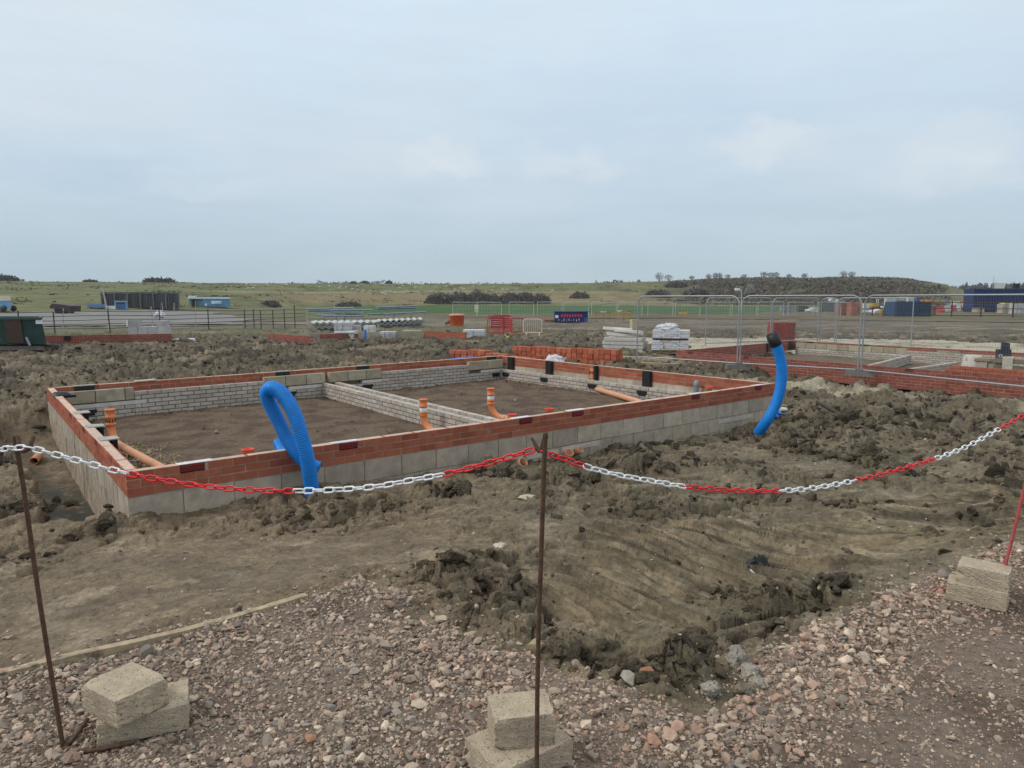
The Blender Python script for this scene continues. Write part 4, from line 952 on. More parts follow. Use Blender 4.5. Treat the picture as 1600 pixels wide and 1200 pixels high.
def link_mesh(L=.043, W=.024, r=.0031):
    m = MB(); pts = []; h = L/2-W/2; rad = W/2-r
    for k in range(7): a = -math.pi/2+math.pi*k/6; pts.append((h+rad*math.cos(a), rad*math.sin(a), 0))
    for k in range(7): a = math.pi/2+math.pi*k/6; pts.append((-h+rad*math.cos(a), rad*math.sin(a), 0))
    m.tube(pts, r, 7, closed=True)
    me = bpy.data.meshes.new('link'); me.from_pydata(m.v, [], m.f); me.polygons.foreach_set('use_smooth', [True]*len(m.f)); return me
LK = {}
for c_ in ('red_plastic', 'white_plastic'):
    me = link_mesh(); me.materials.append(M[c_]); LK[c_] = me
def chain(label, pts, colour, pitch, twist, grp='red and white barrier chains'):
    path = smoothpath(pts, pitch); t = thing('barrier_chain', label, 'chain', path[0], 0, grp); off = Vector(t.location)
    for i in range(len(path)-1):
        a, b = path[i], path[i+1]; d = (b-a).normalized(); c = (a+b)/2
        x_, y_ = 800+F*c.x/(c.y*CP-(c.z-H)*SP), 0
        o = bpy.data.objects.new('link', LK[colour(x_)]); COL.objects.link(o); o.parent = t; o.location = c-off
        o['label'] = 'white plastic link' if colour(x_) == 'white_plastic' else 'red plastic link'
        s = d.cross(Vector((0, 0, 1))).normalized(); w = s.cross(d)
        a2 = twist+(math.pi/2 if i % 2 else 0)+random.uniform(-.25, .25)
        y2 = s*math.cos(a2)+w*math.sin(a2); z2 = d.cross(y2)
        o.rotation_euler = Matrix((d, y2, z2)).transposed().to_euler()
    return t
def ybl(x): return YB-.03+(x-44)/(842-44)*(YM+.035-(YB-.03))
pts1 = [PY(-340, 690, YB+.35), PY(-200, 716, YB+.2), PY(-100, 714, YB+.08), PY(0, 702, YB)]+[PY(x, y, ybl(x)) for x, y in ((22, 700), (42, 699), (52, 701), (90, 711), (130, 722), (196, 739), (260, 751), (330, 761), (400, 766), (465, 767), (530, 765), (590, 760), (650, 749), (700, 740), (750, 727), (800, 713), (842, 700))]
chain('red and white plastic chain hanging between the two rusty pins', pts1, lambda x: 'white_plastic' if (x < 199 or 465 < x < 701) else 'red_plastic', .0335, .75)
def yb2(x, k=0): 
    xa, xb = 855.0, 1634.0; t = (x-xa)/(xb-xa); a, b = 1/(YM+.03), 1/(topR.y-.02); return 1/(a+(b-a)*t)
pts2 = [PY(x, y, yb2(x)) for x, y in ((846, 705), (857, 709), (885, 718), (915, 729), (965, 742), (1015, 751), (1068, 760), (1140, 766), (1215, 767), (1275, 762), (1340, 750), (1400, 735), (1460, 717), (1510, 698), (1560, 671), (1600, 648))]+[topR+Vector((.02, -.02, -.045))]
def c2(x):
    return 'white_plastic' if (915 < x < 1068 or 1217 < x < 1340 or 1460 < x < 1560) else 'red_plastic'
chain('red and white plastic chain sagging from the middle rusty pin to the red pin', pts2, c2, .0345, .7)

def broken_block(name, label, c, rz, d, z, seed, grp='concrete blocks weighing the pins', tiltx=0, tilty=0):
    bm = bmesh.new(); bmesh.ops.create_cube(bm, size=1)
    bmesh.ops.subdivide_edges(bm, edges=bm.edges, cuts=9, use_grid_fill=True)
    o = Vector((seed*3.7, seed*1.9, seed*5.3))
    rn = random.Random(seed); chips = [(Vector((rn.choice((-.5, .5)), rn.choice((-.5, .5)), rn.choice((-.5, .5, 0)))), rn.uniform(.08, .19)) for _ in range(5)]
    for v in bm.verts:
        p = v.co.copy(); n = mnoise.noise(p*3+o); v.co = v.co*(1-.0)
        edge = sum(1 for k in range(3) if abs(p[k]) > .49)
        if edge >= 2: v.co *= 1-.02*abs(mnoise.noise(p*9+o))-.006
        for q, r in chips:
            dd = (p-q).length
            if dd < r: v.co -= (q.normalized())*(r-dd)*.42
        if p.x > .49: v.co.x += .022*n+.014*mnoise.noise(p*8+o)
        v.co = Vector((v.co.x*d[0], v.co.y*d[1], v.co.z*d[2]))+Vector((mnoise.noise(p*14+o), mnoise.noise(p*14+o*2), mnoise.noise(p*14+o*3)))*.0022
    me = bpy.data.meshes.new(name); bm.to_mesh(me); bm.free(); me.materials.append(M['block'])
    ob = link(name, me); ob.location = (c.x, c.y, z+d[2]/2); ob.rotation_euler = (tiltx, tilty, rz)
    return tag(ob, label, 'block', grp)
# left pair
broken_block('concrete_block', 'chipped pale concrete block on top of the left pair beside the rusty pin', Vector((-1.431, 2.472)), R(-32), (.235, .195, .10), .103, 3, tilty=R(-1))
broken_block('concrete_block', 'broken pale concrete block under the left pair lying on gravel', Vector((-1.385, 2.515)), R(24), (.30, .20, .095), .006, 5)
# middle pair
broken_block('concrete_block', 'pale concrete block on top of the middle pair behind the pin', Vector((.030, 2.305)), R(11), (.21, .155, .112), .10, 7)
broken_block('concrete_block', 'wide chipped concrete block under the middle pair at the bottom edge', Vector((.022, 2.285)), R(36), (.30, .225, .095), .004, 9)
# right pair
broken_block('concrete_block', 'yellowish concrete block on top of the right pair beside the red pin', Vector((2.50, 3.612)), R(-40), (.23, .165, .098), .108, 11)
broken_block('concrete_block', 'yellowish concrete block under the right pair on the foot of the red pin', Vector((2.462, 3.600)), R(-36), (.27, .15, .098), .012, 13)

# edging board at the rim of the gravel
e0 = P(-140, 1094, .03); e1_ = P(480, 930, .03); m = MB(); d = (e1_-e0); L = d.length; d.normalize(); n_ = Vector((-d.y, d.x, 0))
N_ = 26
for k in range(N_):
    a = e0+d*(L*k/N_); b = e0+d*(L*(k+1)/N_)
    w = .010*math.sin(k*.9)+.006*math.sin(k*2.3)
vs = []; fs = []
for k in range(N_+1):
    c = e0+d*(L*k/N_)+n_*(.012*math.sin(k*.31)); hw = .021+.004*mnoise.noise(Vector((k*.7, 0, 0))); zt = .036+.010*math.sin(k*.21+.5)+.003*mnoise.noise(Vector((k*.9, 3, 0)))
    vs += [c-n_*hw+Vector((0, 0, zt-.03)), c+n_*hw+Vector((0, 0, zt-.03)), c+n_*hw+Vector((0, 0, -.10)), c-n_*hw+Vector((0, 0, -.10))]
for k in range(N_):
    for j in range(4): fs.append((k*4+j, k*4+(j+1) % 4, (k+1)*4+(j+1) % 4, (k+1)*4+j))
fs += [(3, 2, 1, 0), tuple(N_*4+j for j in range(4))]
m.add(vs, fs, (1.02, .94, .80)); solo('edging_board', m, M['timber'], 'long weathered timber edging board between gravel and mud at lower left', 'board')

# single stones big enough to point at
def boulder(label, px, py, z, s, col, seed, flat=.7, mt='stone', name='stone', lump=True, sink=.3):
    p = P(px, py, z); V, Fq = (crumb_proto(seed+70, 4) if lump else hull_proto(18, seed+100, .85)); zz = (0.0 if z >= -.02 else gz(p.x, p.y))
    rz = seed*1.7; m = MB(); vs = [(v[0]*math.cos(rz)-v[1]*math.sin(rz), v[0]*math.sin(rz)+v[1]*math.cos(rz), v[2]*flat) for v in V]
    zz = max(zz, gz(p.x, p.y)) if z < 0 else max(.0, gz(p.x, p.y))
    m.add([(p.x+v[0]*s, p.y+v[1]*s, zz+v[2]*s+s*flat*(1-2*sink)) for v in vs], [tuple(f) for f in Fq], col, lump)
    return solo(name, m, M['clod' if lump else mt], label, 'stone', 'larger stones')
boulder('rough pale grey rubble lump at the mud edge, largest of its heap', 1104, 1080, -.0, .052, (.345, .30, .245), 1)
boulder('pale rubble lump standing at the back of the grey heap', 1150, 1034, -.0, .058, (.345, .30, .245), 2, 1.0)
boulder('grey rubble lump in the middle of the heap near the mud edge', 1172, 1058, -.0, .055, (.345, .30, .245), 3)
boulder('pale rubble lump at the right end of the grey heap', 1186, 1072, -.0, .045, (.345, .30, .245), 4)
boulder('brown earthy rubble lump at the foot of the grey heap', 1160, 1082, -.0, .042, (.20, .17, .12), 5)
boulder('grey stone stained orange at the foot of the mud bank', 980, 1066, .0, .050, (.30, .27, .21), 6, .8, lump=False)
boulder('orange brick fragment stuck in the mud bank', 1012, 1052, .0, .045, (.27, .135, .085), 7, .8, lump=False, sink=.5)
boulder('yellow brown stone on gravel behind the middle pin', 838, 1012, .0, .058, (.30, .235, .13), 8, .65, lump=False)
boulder('flat pale stone in mud right of the long edging board end', 690, 975, -.02, .038, (.40, .33, .24), 9, .5, lump=False)
boulder('flat whitish stone lying on mud left of the middle pin', 782, 849, -.2, .075, (.46, .41, .32), 10, .35, lump=False)
boulder('yellow stone in mud beyond the right block pair', 1523, 836, -.15, .075, (.55, .44, .24), 11, .4, lump=False)
boulder('pale tan stone on mud beside the edging board left of the left pin', 30, 1028, -.03, .042, (.42, .34, .24), 12, .55, lump=False)
boulder('small tan stone on mud at the left edge', 14, 985, -.06, .034, (.42, .33, .25), 13, .55, lump=False)
boulder('dark flat stone beside the left block pair', 128, 1056, 0, .036, (.15, .135, .125), 14, .4, lump=False)
boulder('long pale stone lying on smeared mud behind the chain', 822, 768, -.28, .13, (.42, .36, .25), 15, .22, lump=False)
boulder('pale pink stone on the gravel right of the mud bank', 1046, 1152, 0, .042, (.44, .30, .22), 16, .7, lump=False)
boulder('orange pink stone on gravel right of the middle block pair', 1025, 1158, 0, .042, (.42, .25, .17), 17, .7, lump=False)
boulder('rusty orange stone in the gravel left of centre', 484, 1158, 0, .03, (.36, .19, .11), 18, .6, lump=False)
boulder('reddish stone in the gravel left of the middle block pair', 648, 1092, 0, .034, (.38, .21, .15), 19, .55, lump=False)
boulder('long cream stone in the gravel left of the middle block pair', 655, 1103, 0, .042, (.46, .38, .27), 20, .4, lump=False)
boulder('brown stone by the foot of the left rusty pin', 114, 1184, 0, .042, (.24, .165, .125), 21, .6, lump=False)
boulder('white stone low in mud below the upright blue duct', 1224, 642, -.48, .10, (.52, .48, .42), 22, .7, lump=False)
# black crumpled scrap
p = P(1185, 886, -.13); V, Fq = LP3_[2]; m = MB(); zz = gz(p.x, p.y)+.045
m.add([(p.x+v[0]*.055*(1+.5*mnoise.noise(Vector(v)*4)), p.y+v[1]*.05, zz+v[2]*.062*(1+.6*mnoise.noise(Vector(v)*5))) for v in V], [tuple(f) for f in Fq])
t = thing('black_bag', 'crumpled black bag scrap with painted white highlight on the scraped mud', 'scrap', (p.x, p.y, zz-.05)); m.build('bag', M['black_plastic'], t)
m = MB(); m.tube(smoothpath([(p.x-.07, p.y-.05, zz-.005), (p.x-.03, p.y-.065, zz-.035), (p.x+.03, p.y-.06, zz-.03), (p.x+.065, p.y-.03, zz+.01)], .01), .007, 6); m.build('painted_highlight', M['white_plastic'], t)  # white tube paints the bag's highlight in colour along its near side
# timber root / stick in the right mound
p = P(1300, 640, -.36); m = MB(); zz = gz(p.x, p.y)+.08; m.tube([(p.x-.15, p.y+.3, zz+.16), (p.x, p.y, zz+.06), (p.x+.16, p.y-.35, zz-.07)], [.035, .04, .03], 7)
solo('timber_stick', m, M['bark'], 'dark timber stick poking out of the right clay mound', 'stick')

# ------------------------------------------------------------------ middle distance: second footing and what stands round it
house2 = thing('house_foundation', 'red brick footing behind the mesh fence at the right, second nearest', 'foundation', (A2+C2)/2+Vector((0, 0, -.6)))
u2 = (B2-A2).normalized(); v2 = (D2-A2).normalized(); n2 = Vector((-u2.y, u2.x, 0)); n2 = n2 if n2.dot(v2) > 0 else -n2
redd = [(.27, .085, .060), (.25, .075, .055), (.30, .095, .066), (.28, .088, .06), (.24, .07, .052)]
rc2 = [(.075, .225, redd)]
holes2 = [(0, t_on(A2, B2, x, 560, 0)*(B2-A2).length-.11, t_on(A2, B2, x, 560, 0)*(B2-A2).length+.11) for x in (1078, 1166, 1422)]
mb = MB(); masonry(mb, A2, B2, Lth, WT2, rc2*7, n2, mortar=(.42, .35, .28), holes=holes2); mb.build('brick_wall', M['masonry'], house2)
for hc, a, b in holes2:
    m = MB(); c = A2+u2*((a+b)/2)+n2*(Lth/2-.002); m.box((c.x, c.y, WT2-.0325), (b-a, Lth-.01, .063), u2, n2, col=(.12, .02, .018)); m.build('air_brick', M['paint'], house2)
# raised courses at the right end
r0 = t_on(A2, B2, 1485, 575, 0)*(B2-A2).length; r1 = (B2-A2).length
mb = MB(); masonry(mb, A2+u2*(r0-.12)-n2*.002, A2+u2*r1-n2*.002, Lth, WT2+.075, [(.075, .225, [(.40, .125, .075), (.37, .11, .065)])], n2, mortar=(.16, .06, .04)); masonry(mb, A2+u2*r0-n2*.004, A2+u2*(r1-1.5)-n2*.004, Lth, WT2+.15, [(.075, .225, [(.40, .125, .075), (.37, .11, .065)])], n2, mortar=(.16, .06, .04)); mb.build('loose_course', M['masonry'], house2)
i2 = Lth+.002
mb = MB(); masonry(mb, D2, A2+(D2-A2).normalized()*i2, Lth, WT2, rc2*5, u2, mortar=(.42, .35, .28)); mb.build('brick_wall', M['masonry'], house2)
mb = MB(); masonry(mb, C2, D2+u2*i2, Lth, WT2, rc2*5, -n2, mortar=(.42, .35, .28)); mb.build('brick_wall', M['masonry'], house2)
# inner leaf along its far wall
q0 = D2+u2*.3-n2*.20; q1 = C2-u2*.3-n2*.20; L2 = (q1-q0).length
ta_, tb_ = t_on(q0, q1, 1500, 560, 0)*L2, t_on(q0, q1, 1418, 555, 0)*L2
mb = MB(); masonry(mb, q0, q0+u2*tb_, .10, WT2-.05, [(.22, .45, TANB)], -n2, mortar=(.10, .082, .06), jt=.016); masonry(mb, q0+u2*(ta_-.7), q0+u2*ta_, .10, WT2-.05, [(.22, .45, TANB)], -n2, mortar=(.10, .082, .06), jt=.016); mb.build('block_course', M['masonry_plain'], house2)
mb = MB(); masonry(mb, q0, q0+u2*tb_, .10, WT2-.275, rc2*0+[(.075, .225, GREYB)]*4, -n2, mortar=(.125, .102, .078), jt=.014); masonry(mb, q0+u2*(tb_+.01), q1, .10, WT2-.12, [(.075, .225, GREYB)]*6, -n2, mortar=(.125, .102, .078), jt=.014); mb.build('inner_leaf', M['masonry'], house2)
for a in (1258, 1345, 1400):
    s = t_on(q0, q1, a, 545, 0)*L2; m = MB(); c = q0+u2*(s+.45)-n2*.045; m.box((c.x, c.y, WT2-.30), (1.3, .11, .065), u2, n2, col=(1, 1, 1), jit=.003); m.build('lintel', M['dirty_white'], house2)
for xa, xb in (((1412, 557), (1352, 572)), ((1480, 568), (1432, 575))):
    a = P(xa[0], xa[1], WT2-.22); b = P(xb[0], xb[1], WT2-.22); a.z = b.z = 0; dd = (b-a).normalized(); pp = Vector((-dd.y, dd.x, 0)); mb = MB(); masonry(mb, a-dd*.7, b+dd*1.2, .10, WT2-.2, [(.075, .225, GREYB)]*4, pp, mortar=(.125, .102, .078), jt=.014); mb.build('sleeper_wall', M['masonry'], house2)
m = MB(); c = lerp(D2, A2, .28); dd = (A2-D2).normalized(); m.box((c.x+u2.x*.13, c.y+u2.y*.13, WT2-.15), (.22, .07, .32), dd, u2); m.build('cavity_vent', M['black_plastic'], house2)
m = MB(); c = lerp(D2, A2, .06); m.box((c.x+u2.x*.13, c.y+u2.y*.13, WT2-.15), (.22, .07, .32), dd, u2); m.build('cavity_vent', M['black_plastic'], house2)
for xx in (1263, 1348):
    c = q0+u2*(t_on(q0, q1, xx, 545, 0)*L2); m = MB(); m.box((c.x+n2.x*.15, c.y+n2.y*.15, WT2-.04), (.30, .14, .09), u2, n2); m.build('cavity_vent', M['black_plastic'], house2)
m = MB(); ww = [A2+(C2-A2)*.02, B2+(D2-B2)*.02, C2+(A2-C2)*.02, D2+(B2-D2)*.02]
X_, Y_ = np.meshgrid(np.linspace(.02, .98, 90), np.linspace(.02, .98, 90)); xx = A2.x+(B2.x-A2.x)*X_+(D2.x-A2.x)*Y_; yy = A2.y+(B2.y-A2.y)*X_+(D2.y-A2.y)*Y_
zz = -.62+.05*fbm(xx, yy, .8, 4, 310); sheet('footing_soil', xx, yy, zz, M['soil'], mixc(np.array((.17, .13, .095))*np.ones(xx.shape+(1,)), np.array((.11, .085, .062)), .5+fbm(xx, yy, .5, 4, 311)))

def pile(name, label, cat, px, py, z, rz, cells, unit, pal, mt, group=None, gap=.012, jit=.006, ground=True, base=None):
    """stack of like units: cells = (nx, ny, nz); built as one pack"""
    p = P(px, py, z) if base is None else base; z0 = (gz(p.x, p.y) if ground else z)-.02
    u_ = Vector((math.cos(rz), math.sin(rz), 0)); w_ = Vector((-u_.y, u_.x, 0)); m = MB(); nx, ny, nz = cells
    for k in range(nz):
        for i in range(nx):
            for j in range(ny):
                c = p+u_*((i-(nx-1)/2)*unit[0]+random.uniform(-jit, jit))+w_*((j-(ny-1)/2)*unit[1]+random.uniform(-jit, jit))
                m.box((c.x, c.y, z0+unit[2]*(k+.5)), (unit[0]-gap, unit[1]-gap, unit[2]-gap*.6), u_, w_, col=jc(random.choice(pal), .1), jit=jit*.5)
    return solo(name, m, M[mt], label, cat, group)
ORB = [(.43, .125, .068), (.39, .11, .058), (.46, .14, .078), (.35, .095, .055)]
# rows of facing bricks stood out behind the far wall
def row(pa, pb, h, n, labels, grp, dep=.34):
    d = (pb-pa); L = d.length; d.normalize(); w_ = Vector((-d.y, d.x, 0)); pk = L/n
    for k in range(n):
        c = pa+d*(pk*(k+.5)); g0, g1 = gz(pa.x, pa.y), gz(pb.x, pb.y); z0 = g0+(g1-g0)*(k+.5)/n-.04; m = MB(); hh = h+.04+random.uniform(-.01, .02)
        nc = max(2, int(pk/.115)); s0 = -pk/2; cols = int(round(pk/.22))
        for i in range(cols):
            up_ = random.random() < .25
            cw = pk/cols
            for j in range(2):
                nl = 3
                for l_ in range(nl):
                    q = c+d*(s0+cw*(i+.5)+random.uniform(-.006, .006))+w_*((j-.5)*dep*.5+random.uniform(-.012, .012))
                    m.box((q.x, q.y, z0+hh/nl*(l_+.5)), (cw-.026, dep*.48, hh/nl-.008), d, w_, col=jc(random.choice(ORB), .1), jit=.005)
        solo('brick_pack', m, M['masonry'], labels[k] if k < len(labels) else labels[-1], 'bricks', grp)
zb = -.25
row(P(705, 555, zb), P(733, 556, zb), .33, 1, ['separate pack of orange bricks at the left end behind the far wall'], 'orange brick packs')
row(P(736, 556, zb), P(862, 570, zb), .36, 4, ['orange brick pack with upright bricks starting the front row behind the far wall', 'orange brick pack second from the left in the front brick row', 'orange brick pack third from the left in the front brick row', 'orange brick pack at the right end of the front brick row by the crumpled wrap'], 'orange brick packs')
row(P(806, 551, zb), P(968, 563, zb), .42, 5, ['orange brick pack at the left end of the rear brick row', 'orange brick pack in the rear row behind the crumpled wrap', 'orange brick pack in the middle of the rear brick row', 'orange brick pack fourth from the left in the rear brick row', 'orange brick pack at the right end of the rear brick row by the mud mound'], 'orange brick packs')
pile('brick_pack', 'small upright pile of loose orange bricks beside the crumpled plastic wrap', 'bricks', 843, 560, -.25, R(-30), (1, 2, 6), (.22, .11, .075), ORB, 'masonry', 'orange brick packs')
V, Fq = LP3_[4]; p = P(866, 565, -.25); z0 = gz(p.x, p.y); m = MB(); m.add([(p.x+v[0]*.30*(1+.5*mnoise.noise(Vector(v)*4)), p.y+v[1]*.2, z0+.16+v[2]*.20*(1+.5*mnoise.noise(Vector(v)*4.5))) for v in V], [tuple(f) for f in Fq])
solo('plastic_wrap', m, M['glossy_wrap'], 'crumpled white plastic wrap beside the orange brick rows', 'wrap')
for k, (x, y, rz_) in enumerate(((875, 569, 20), (888, 570, -10), (899, 571, 40))):
    pile('concrete_block', ['cream block lying flat at the left of three by the brick rows', 'cream block standing between two others by the brick rows', 'cream block at the right of three by the brick rows'][k], 'block', x, y, -.28, R(rz_), (1, 1, 1), (.42, .2, .22 if k else .12), [(.50, .43, .28)], 'concrete', 'loose cream blocks')
# pallet of pale slabs
def pallet(t, c, rz_, d, z0):
    u_ = Vector((math.cos(rz_), math.sin(rz_), 0)); w_ = Vector((-u_.y, u_.x, 0)); m = MB()
    for j in (-1, 0, 1): q = c+w_*(j*d[1]*.42); m.box((q.x, q.y, z0+.05), (d[0], .09, .09), u_, w_, col=(.55, .5, .42))
    for i in range(5): q = c+u_*((i-2)*d[0]*.22); m.box((q.x, q.y, z0+.105), (.1, d[1], .02), u_, w_, col=(.6, .55, .45))
    m.build('pallet', M['timber'], t)
c = P(976, 546, -.3); c.z = 0; z0 = gz(c.x, c.y); t = thing('slab_stack', 'stack of long pale concrete slabs with loose slabs on top, left of two pallets', 'stack', (c.x, c.y, z0), 0, 'pallet stacks')
pallet(t, c, R(-24), (1.5, .9), z0-.03)
u_ = Vector((math.cos(R(-24)), math.sin(R(-24)), 0)); w_ = Vector((-u_.y, u_.x, 0))
for k in range(4):
    m = MB()
    for j in range(4): q = c+w_*((j-1.5)*.23)+u_*random.uniform(-.05, .05); m.box((q.x, q.y, z0+.19+k*.135), (1.55-.1*(k == 3), .215, .12), u_, w_, col=jc((.98, .97, .95)), jit=.008)
    m.build('slab_layer', M['dirty_white'], t)
for k, (dx, dy, a) in enumerate(((-.15, 0, -12), (.2, .1, -42), (.1, -.2, -35), (-.25, .2, -20))):
    q = c+Vector((dx, dy, 0)); ua = Vector((math.cos(R(a)), math.sin(R(a)), -.06)); m = MB(); m.box((q.x, q.y, z0+.77+.07*k), (1.1, .2, .10), ua.normalized(), Vector((-ua.y, ua.x, 0)).normalized(), col=(1.12, 1.12, 1.12), jit=.01); m.build('loose_slab', M['dirty_white'], t)
pile('concrete_block', 'cream block standing on edge behind the pale slab stack', 'block', 990, 541, -.3, R(10), (1, 1, 3), (.28, .3, .4), [(.48, .40, .25)], 'concrete', 'loose cream blocks')
c = P(1047, 549, -.32); c.z = 0; z0 = gz(c.x, c.y); t = thing('block_stack', 'two tier stack of light grey blocks with white wrap on top, right of two pallets', 'stack', (c.x, c.y, z0), 0, 'pallet stacks')
rz_ = R(-14); u_ = Vector((math.cos(rz_), math.sin(rz_), 0)); w_ = Vector((-u_.y, u_.x, 0)); pallet(t, c, rz_, (1.35, .95), z0-.02)
for lv, (za, nz) in enumerate(((.12, 5), (.56, 4))):
    m = MB()
    for k in range(nz):
        for i in range(3 if k % 2 else 4):
            for j in range(2):
                nn = 3 if k % 2 else 4; q = c+u_*((i-(nn-1)/2)*1.34/nn+(.03 if lv else 0))+w_*((j-.5)*.46); m.box((q.x, q.y, z0+za+.072*(k+.5)), (1.34/nn-.015, .45, .068), u_, w_, col=jc((.62, .61, .62) if random.random() > .12 else (.62, .5, .38), .06), jit=.006)
    m.build('block_tier', M['concrete'], t)
m = MB(); V, Fq = LP3_[1]; m.add([(c.x-.12+v[0]*.34*(1+.5*mnoise.noise(Vector(v)*3)), c.y+v[1]*.3, z0+.90+v[2]*.17*(1+.6*mnoise.noise(Vector(v)*4.5))) for v in V], [tuple(f) for f in Fq]); m.build('torn_wrap', M['glossy_wrap'], t)
m = MB()
for i in range(2): q = c+w_*((i-.5)*.5); m.box((q.x, q.y, z0+.52), (1.3, .09, .075), u_, w_, col=(.5, .42, .32))
m.build('bearer', M['timber'], t)
# timbers on the ground between
for k, (xa, ya, xb, yb) in enumerate(((970, 556, 1046, 564), (978, 552, 1052, 558), (992, 562, 1058, 566), (1000, 549, 1056, 553))):
    a = P(xa, ya, -.3); b = P(xb, yb, -.3); a.z = gz(a.x, a.y)+.05; b.z = gz(b.x, b.y)+.06; d = (b-a); L = d.length; d.normalize(); s = d.cross(Vector((0, 0, 1))).normalized(); m = MB(); m.box((a+b)/2, (L, .16, .06), d, s, s.cross(d), col=(.95, .9, .8), jit=.01)
    solo('timber_plank', m, M['timber'], ['weathered plank nearest the fence foot in the timber heap', 'weathered plank behind the nearest one in the timber heap', 'short muddy plank at the front of the timber heap', 'weathered plank at the back of the timber heap by the grey block stack'][k], 'plank', 'planks beside the pallets')

# mesh fence panels
def fence_panel(label, a, b, h=2.0, group='mesh site fence panels', tilt=0.0, lift=.10):
    a = Vector(a); b = Vector(b); t = thing('mesh_fence', label, 'fence', (a+b)/2, 0, group); d = b-a; L = math.hypot(d.x, d.y); d = d/L if L else d; up = Vector((0, 0, 1))
    lo = a+up*lift; hi_ = a+up*h; e = d*L; rr = .24
    m = MB(); pts = [a, lo, a+up*(h-rr)]
    for k in range(1, 7): q = math.pi/2*k/6; pts.append(a+up*(h-rr+rr*math.sin(q))+d*(rr*(1-math.cos(q))))
    for k in range(0, 7): q = math.pi/2*k/6; pts.append(a+e+up*(h-rr+rr*math.cos(q))-d*(rr*(1-math.sin(q))))
    pts += [a+e+up*lift, a+e]
    m.tube(pts, .021, 8); m.build('frame', M['galv'], t)
    m = MB(); m.tube([lo+up*.02, lo+e+up*.02], .019, 8); m.build('bottom_rail', M['galv'], t)
    m = MB(); n = int(L/.055); r = .0009
    def wire(p, q):
        dd = (q-p).normalized(); s = dd.orthogonal().normalized()*r*1.6; w = dd.cross(s)
        vs = [p+s, p-s*.5+w*.87, p-s*.5-w*.87, q+s, q-s*.5+w*.87, q-s*.5-w*.87]; m.add(vs, [(0, 1, 4, 3), (1, 2, 5, 4), (2, 0, 3, 5)])
    for i in range(1, n):
        x = L*i/n; inset = rr-math.sqrt(max(0, rr*rr-(max(0, rr-min(x, L-x)))**2)); p = a+d*x; wire(p+up*(lift+.02), p+up*(h-inset))
    for k in range(1, 9):
        z = lift+(h-lift)*k/9; wire(a+up*z, a+e+up*z)
    m.build('wire_mesh', M['wire'], t)
    return t
def foot(label, p, rz_):
    m = MB(); p = Vector(p); m.rbox((p.x, p.y), rz_, (.70, .23, .13), p.z-.04, col=(.16, .155, .14), taper=.92); m.rbox((p.x, p.y), rz_, (.16, .20, .05), p.z+.0895, col=(.16, .155, .14)); return solo('ballast_block', m, M['concrete'], label, 'block', 'ballast blocks of the mesh fence')
h0 = P(995, 563, -.3); h1 = P(1153, 574, -.3); h2 = P(1342, 585, -.3); h3 = P(1600, 613, -.3)
h3 = h2+(h3-h2).normalized()*4.6
g = (h1-h0).normalized()
fence_panel('tall galvanised mesh fence panel at the left end behind the near footing', h0, h1-g*.03)
g2_ = (h2-h1).normalized(); fence_panel('tall galvanised mesh fence panel between the two fence feet', h1+g2_*.05, h2-g2_*.03)
g3 = (h3-h2).normalized(); fence_panel('tall galvanised mesh fence panel running off the right edge of view', h2+g3*.06, h3)
foot('concrete fence foot under the panel joint left of the upright blue duct', h1+g2_*.01, math.atan2(g2_.y, g2_.x)+.6); foot('concrete fence foot under the panel joint beside the second footing', h2+g3*.01, math.atan2(g3.y, g3.x)+.5)
for pj, lab in ((h1, 'a'), (h2, 'b')): pass
k0, k1, k2, k3, k4 = P(1102, 541, -.33), P(1203, 537, -.33), P(1279, 534.5, -.33), P(1304, 535.5, -.33), P(1423, 541, -.33)
fence_panel('mesh fence panel in the rear row behind the grey block stack', k0, k1, 2.0, 'rear mesh fence panels')
fence_panel('mesh fence panel in the rear row behind the red post stack', k1+Vector((.08, .02, 0)), k2-Vector((.05, 0, 0)), 2.0, 'rear mesh fence panels')
fence_panel('narrow mesh gate panel in the rear fence row', k2+Vector((.05, 0, 0)), k3, 2.0, 'rear mesh fence panels')
fence_panel('mesh fence panel at the right end of the rear fence row', k3+Vector((.06, -.02, 0)), k4, 2.0, 'rear mesh fence panels')
# red stack standing behind the second footing
c = P(1220, 533.5, -.33); c.z = 0; z0 = gz(c.x, c.y); t = thing('brick_pallet', 'tall strapped stack of dark red bricks behind the second footing', 'bricks', (c.x, c.y, z0))
m = MB()
for i in range(9):
    for k in range(5):
        for j in range(2): m.box((c.x+(i-4)*.112, c.y+(j-.5)*.4, z0+.09+.205*(k+.5)), (.103, .39, .20), col=jc((.26, .06, .045), .16), jit=.006)
m.build('brick_stack', M['masonry'], t)
for s in (-.33, .33): m = MB(); m.box((c.x+s, c.y-.41, z0+.6), (.02, .012, 1.03), col=(.1, .1, .1)); m.build('strap', M['paint'], t)
pallet(t, c, 0, (1.05, .85), z0-.02)

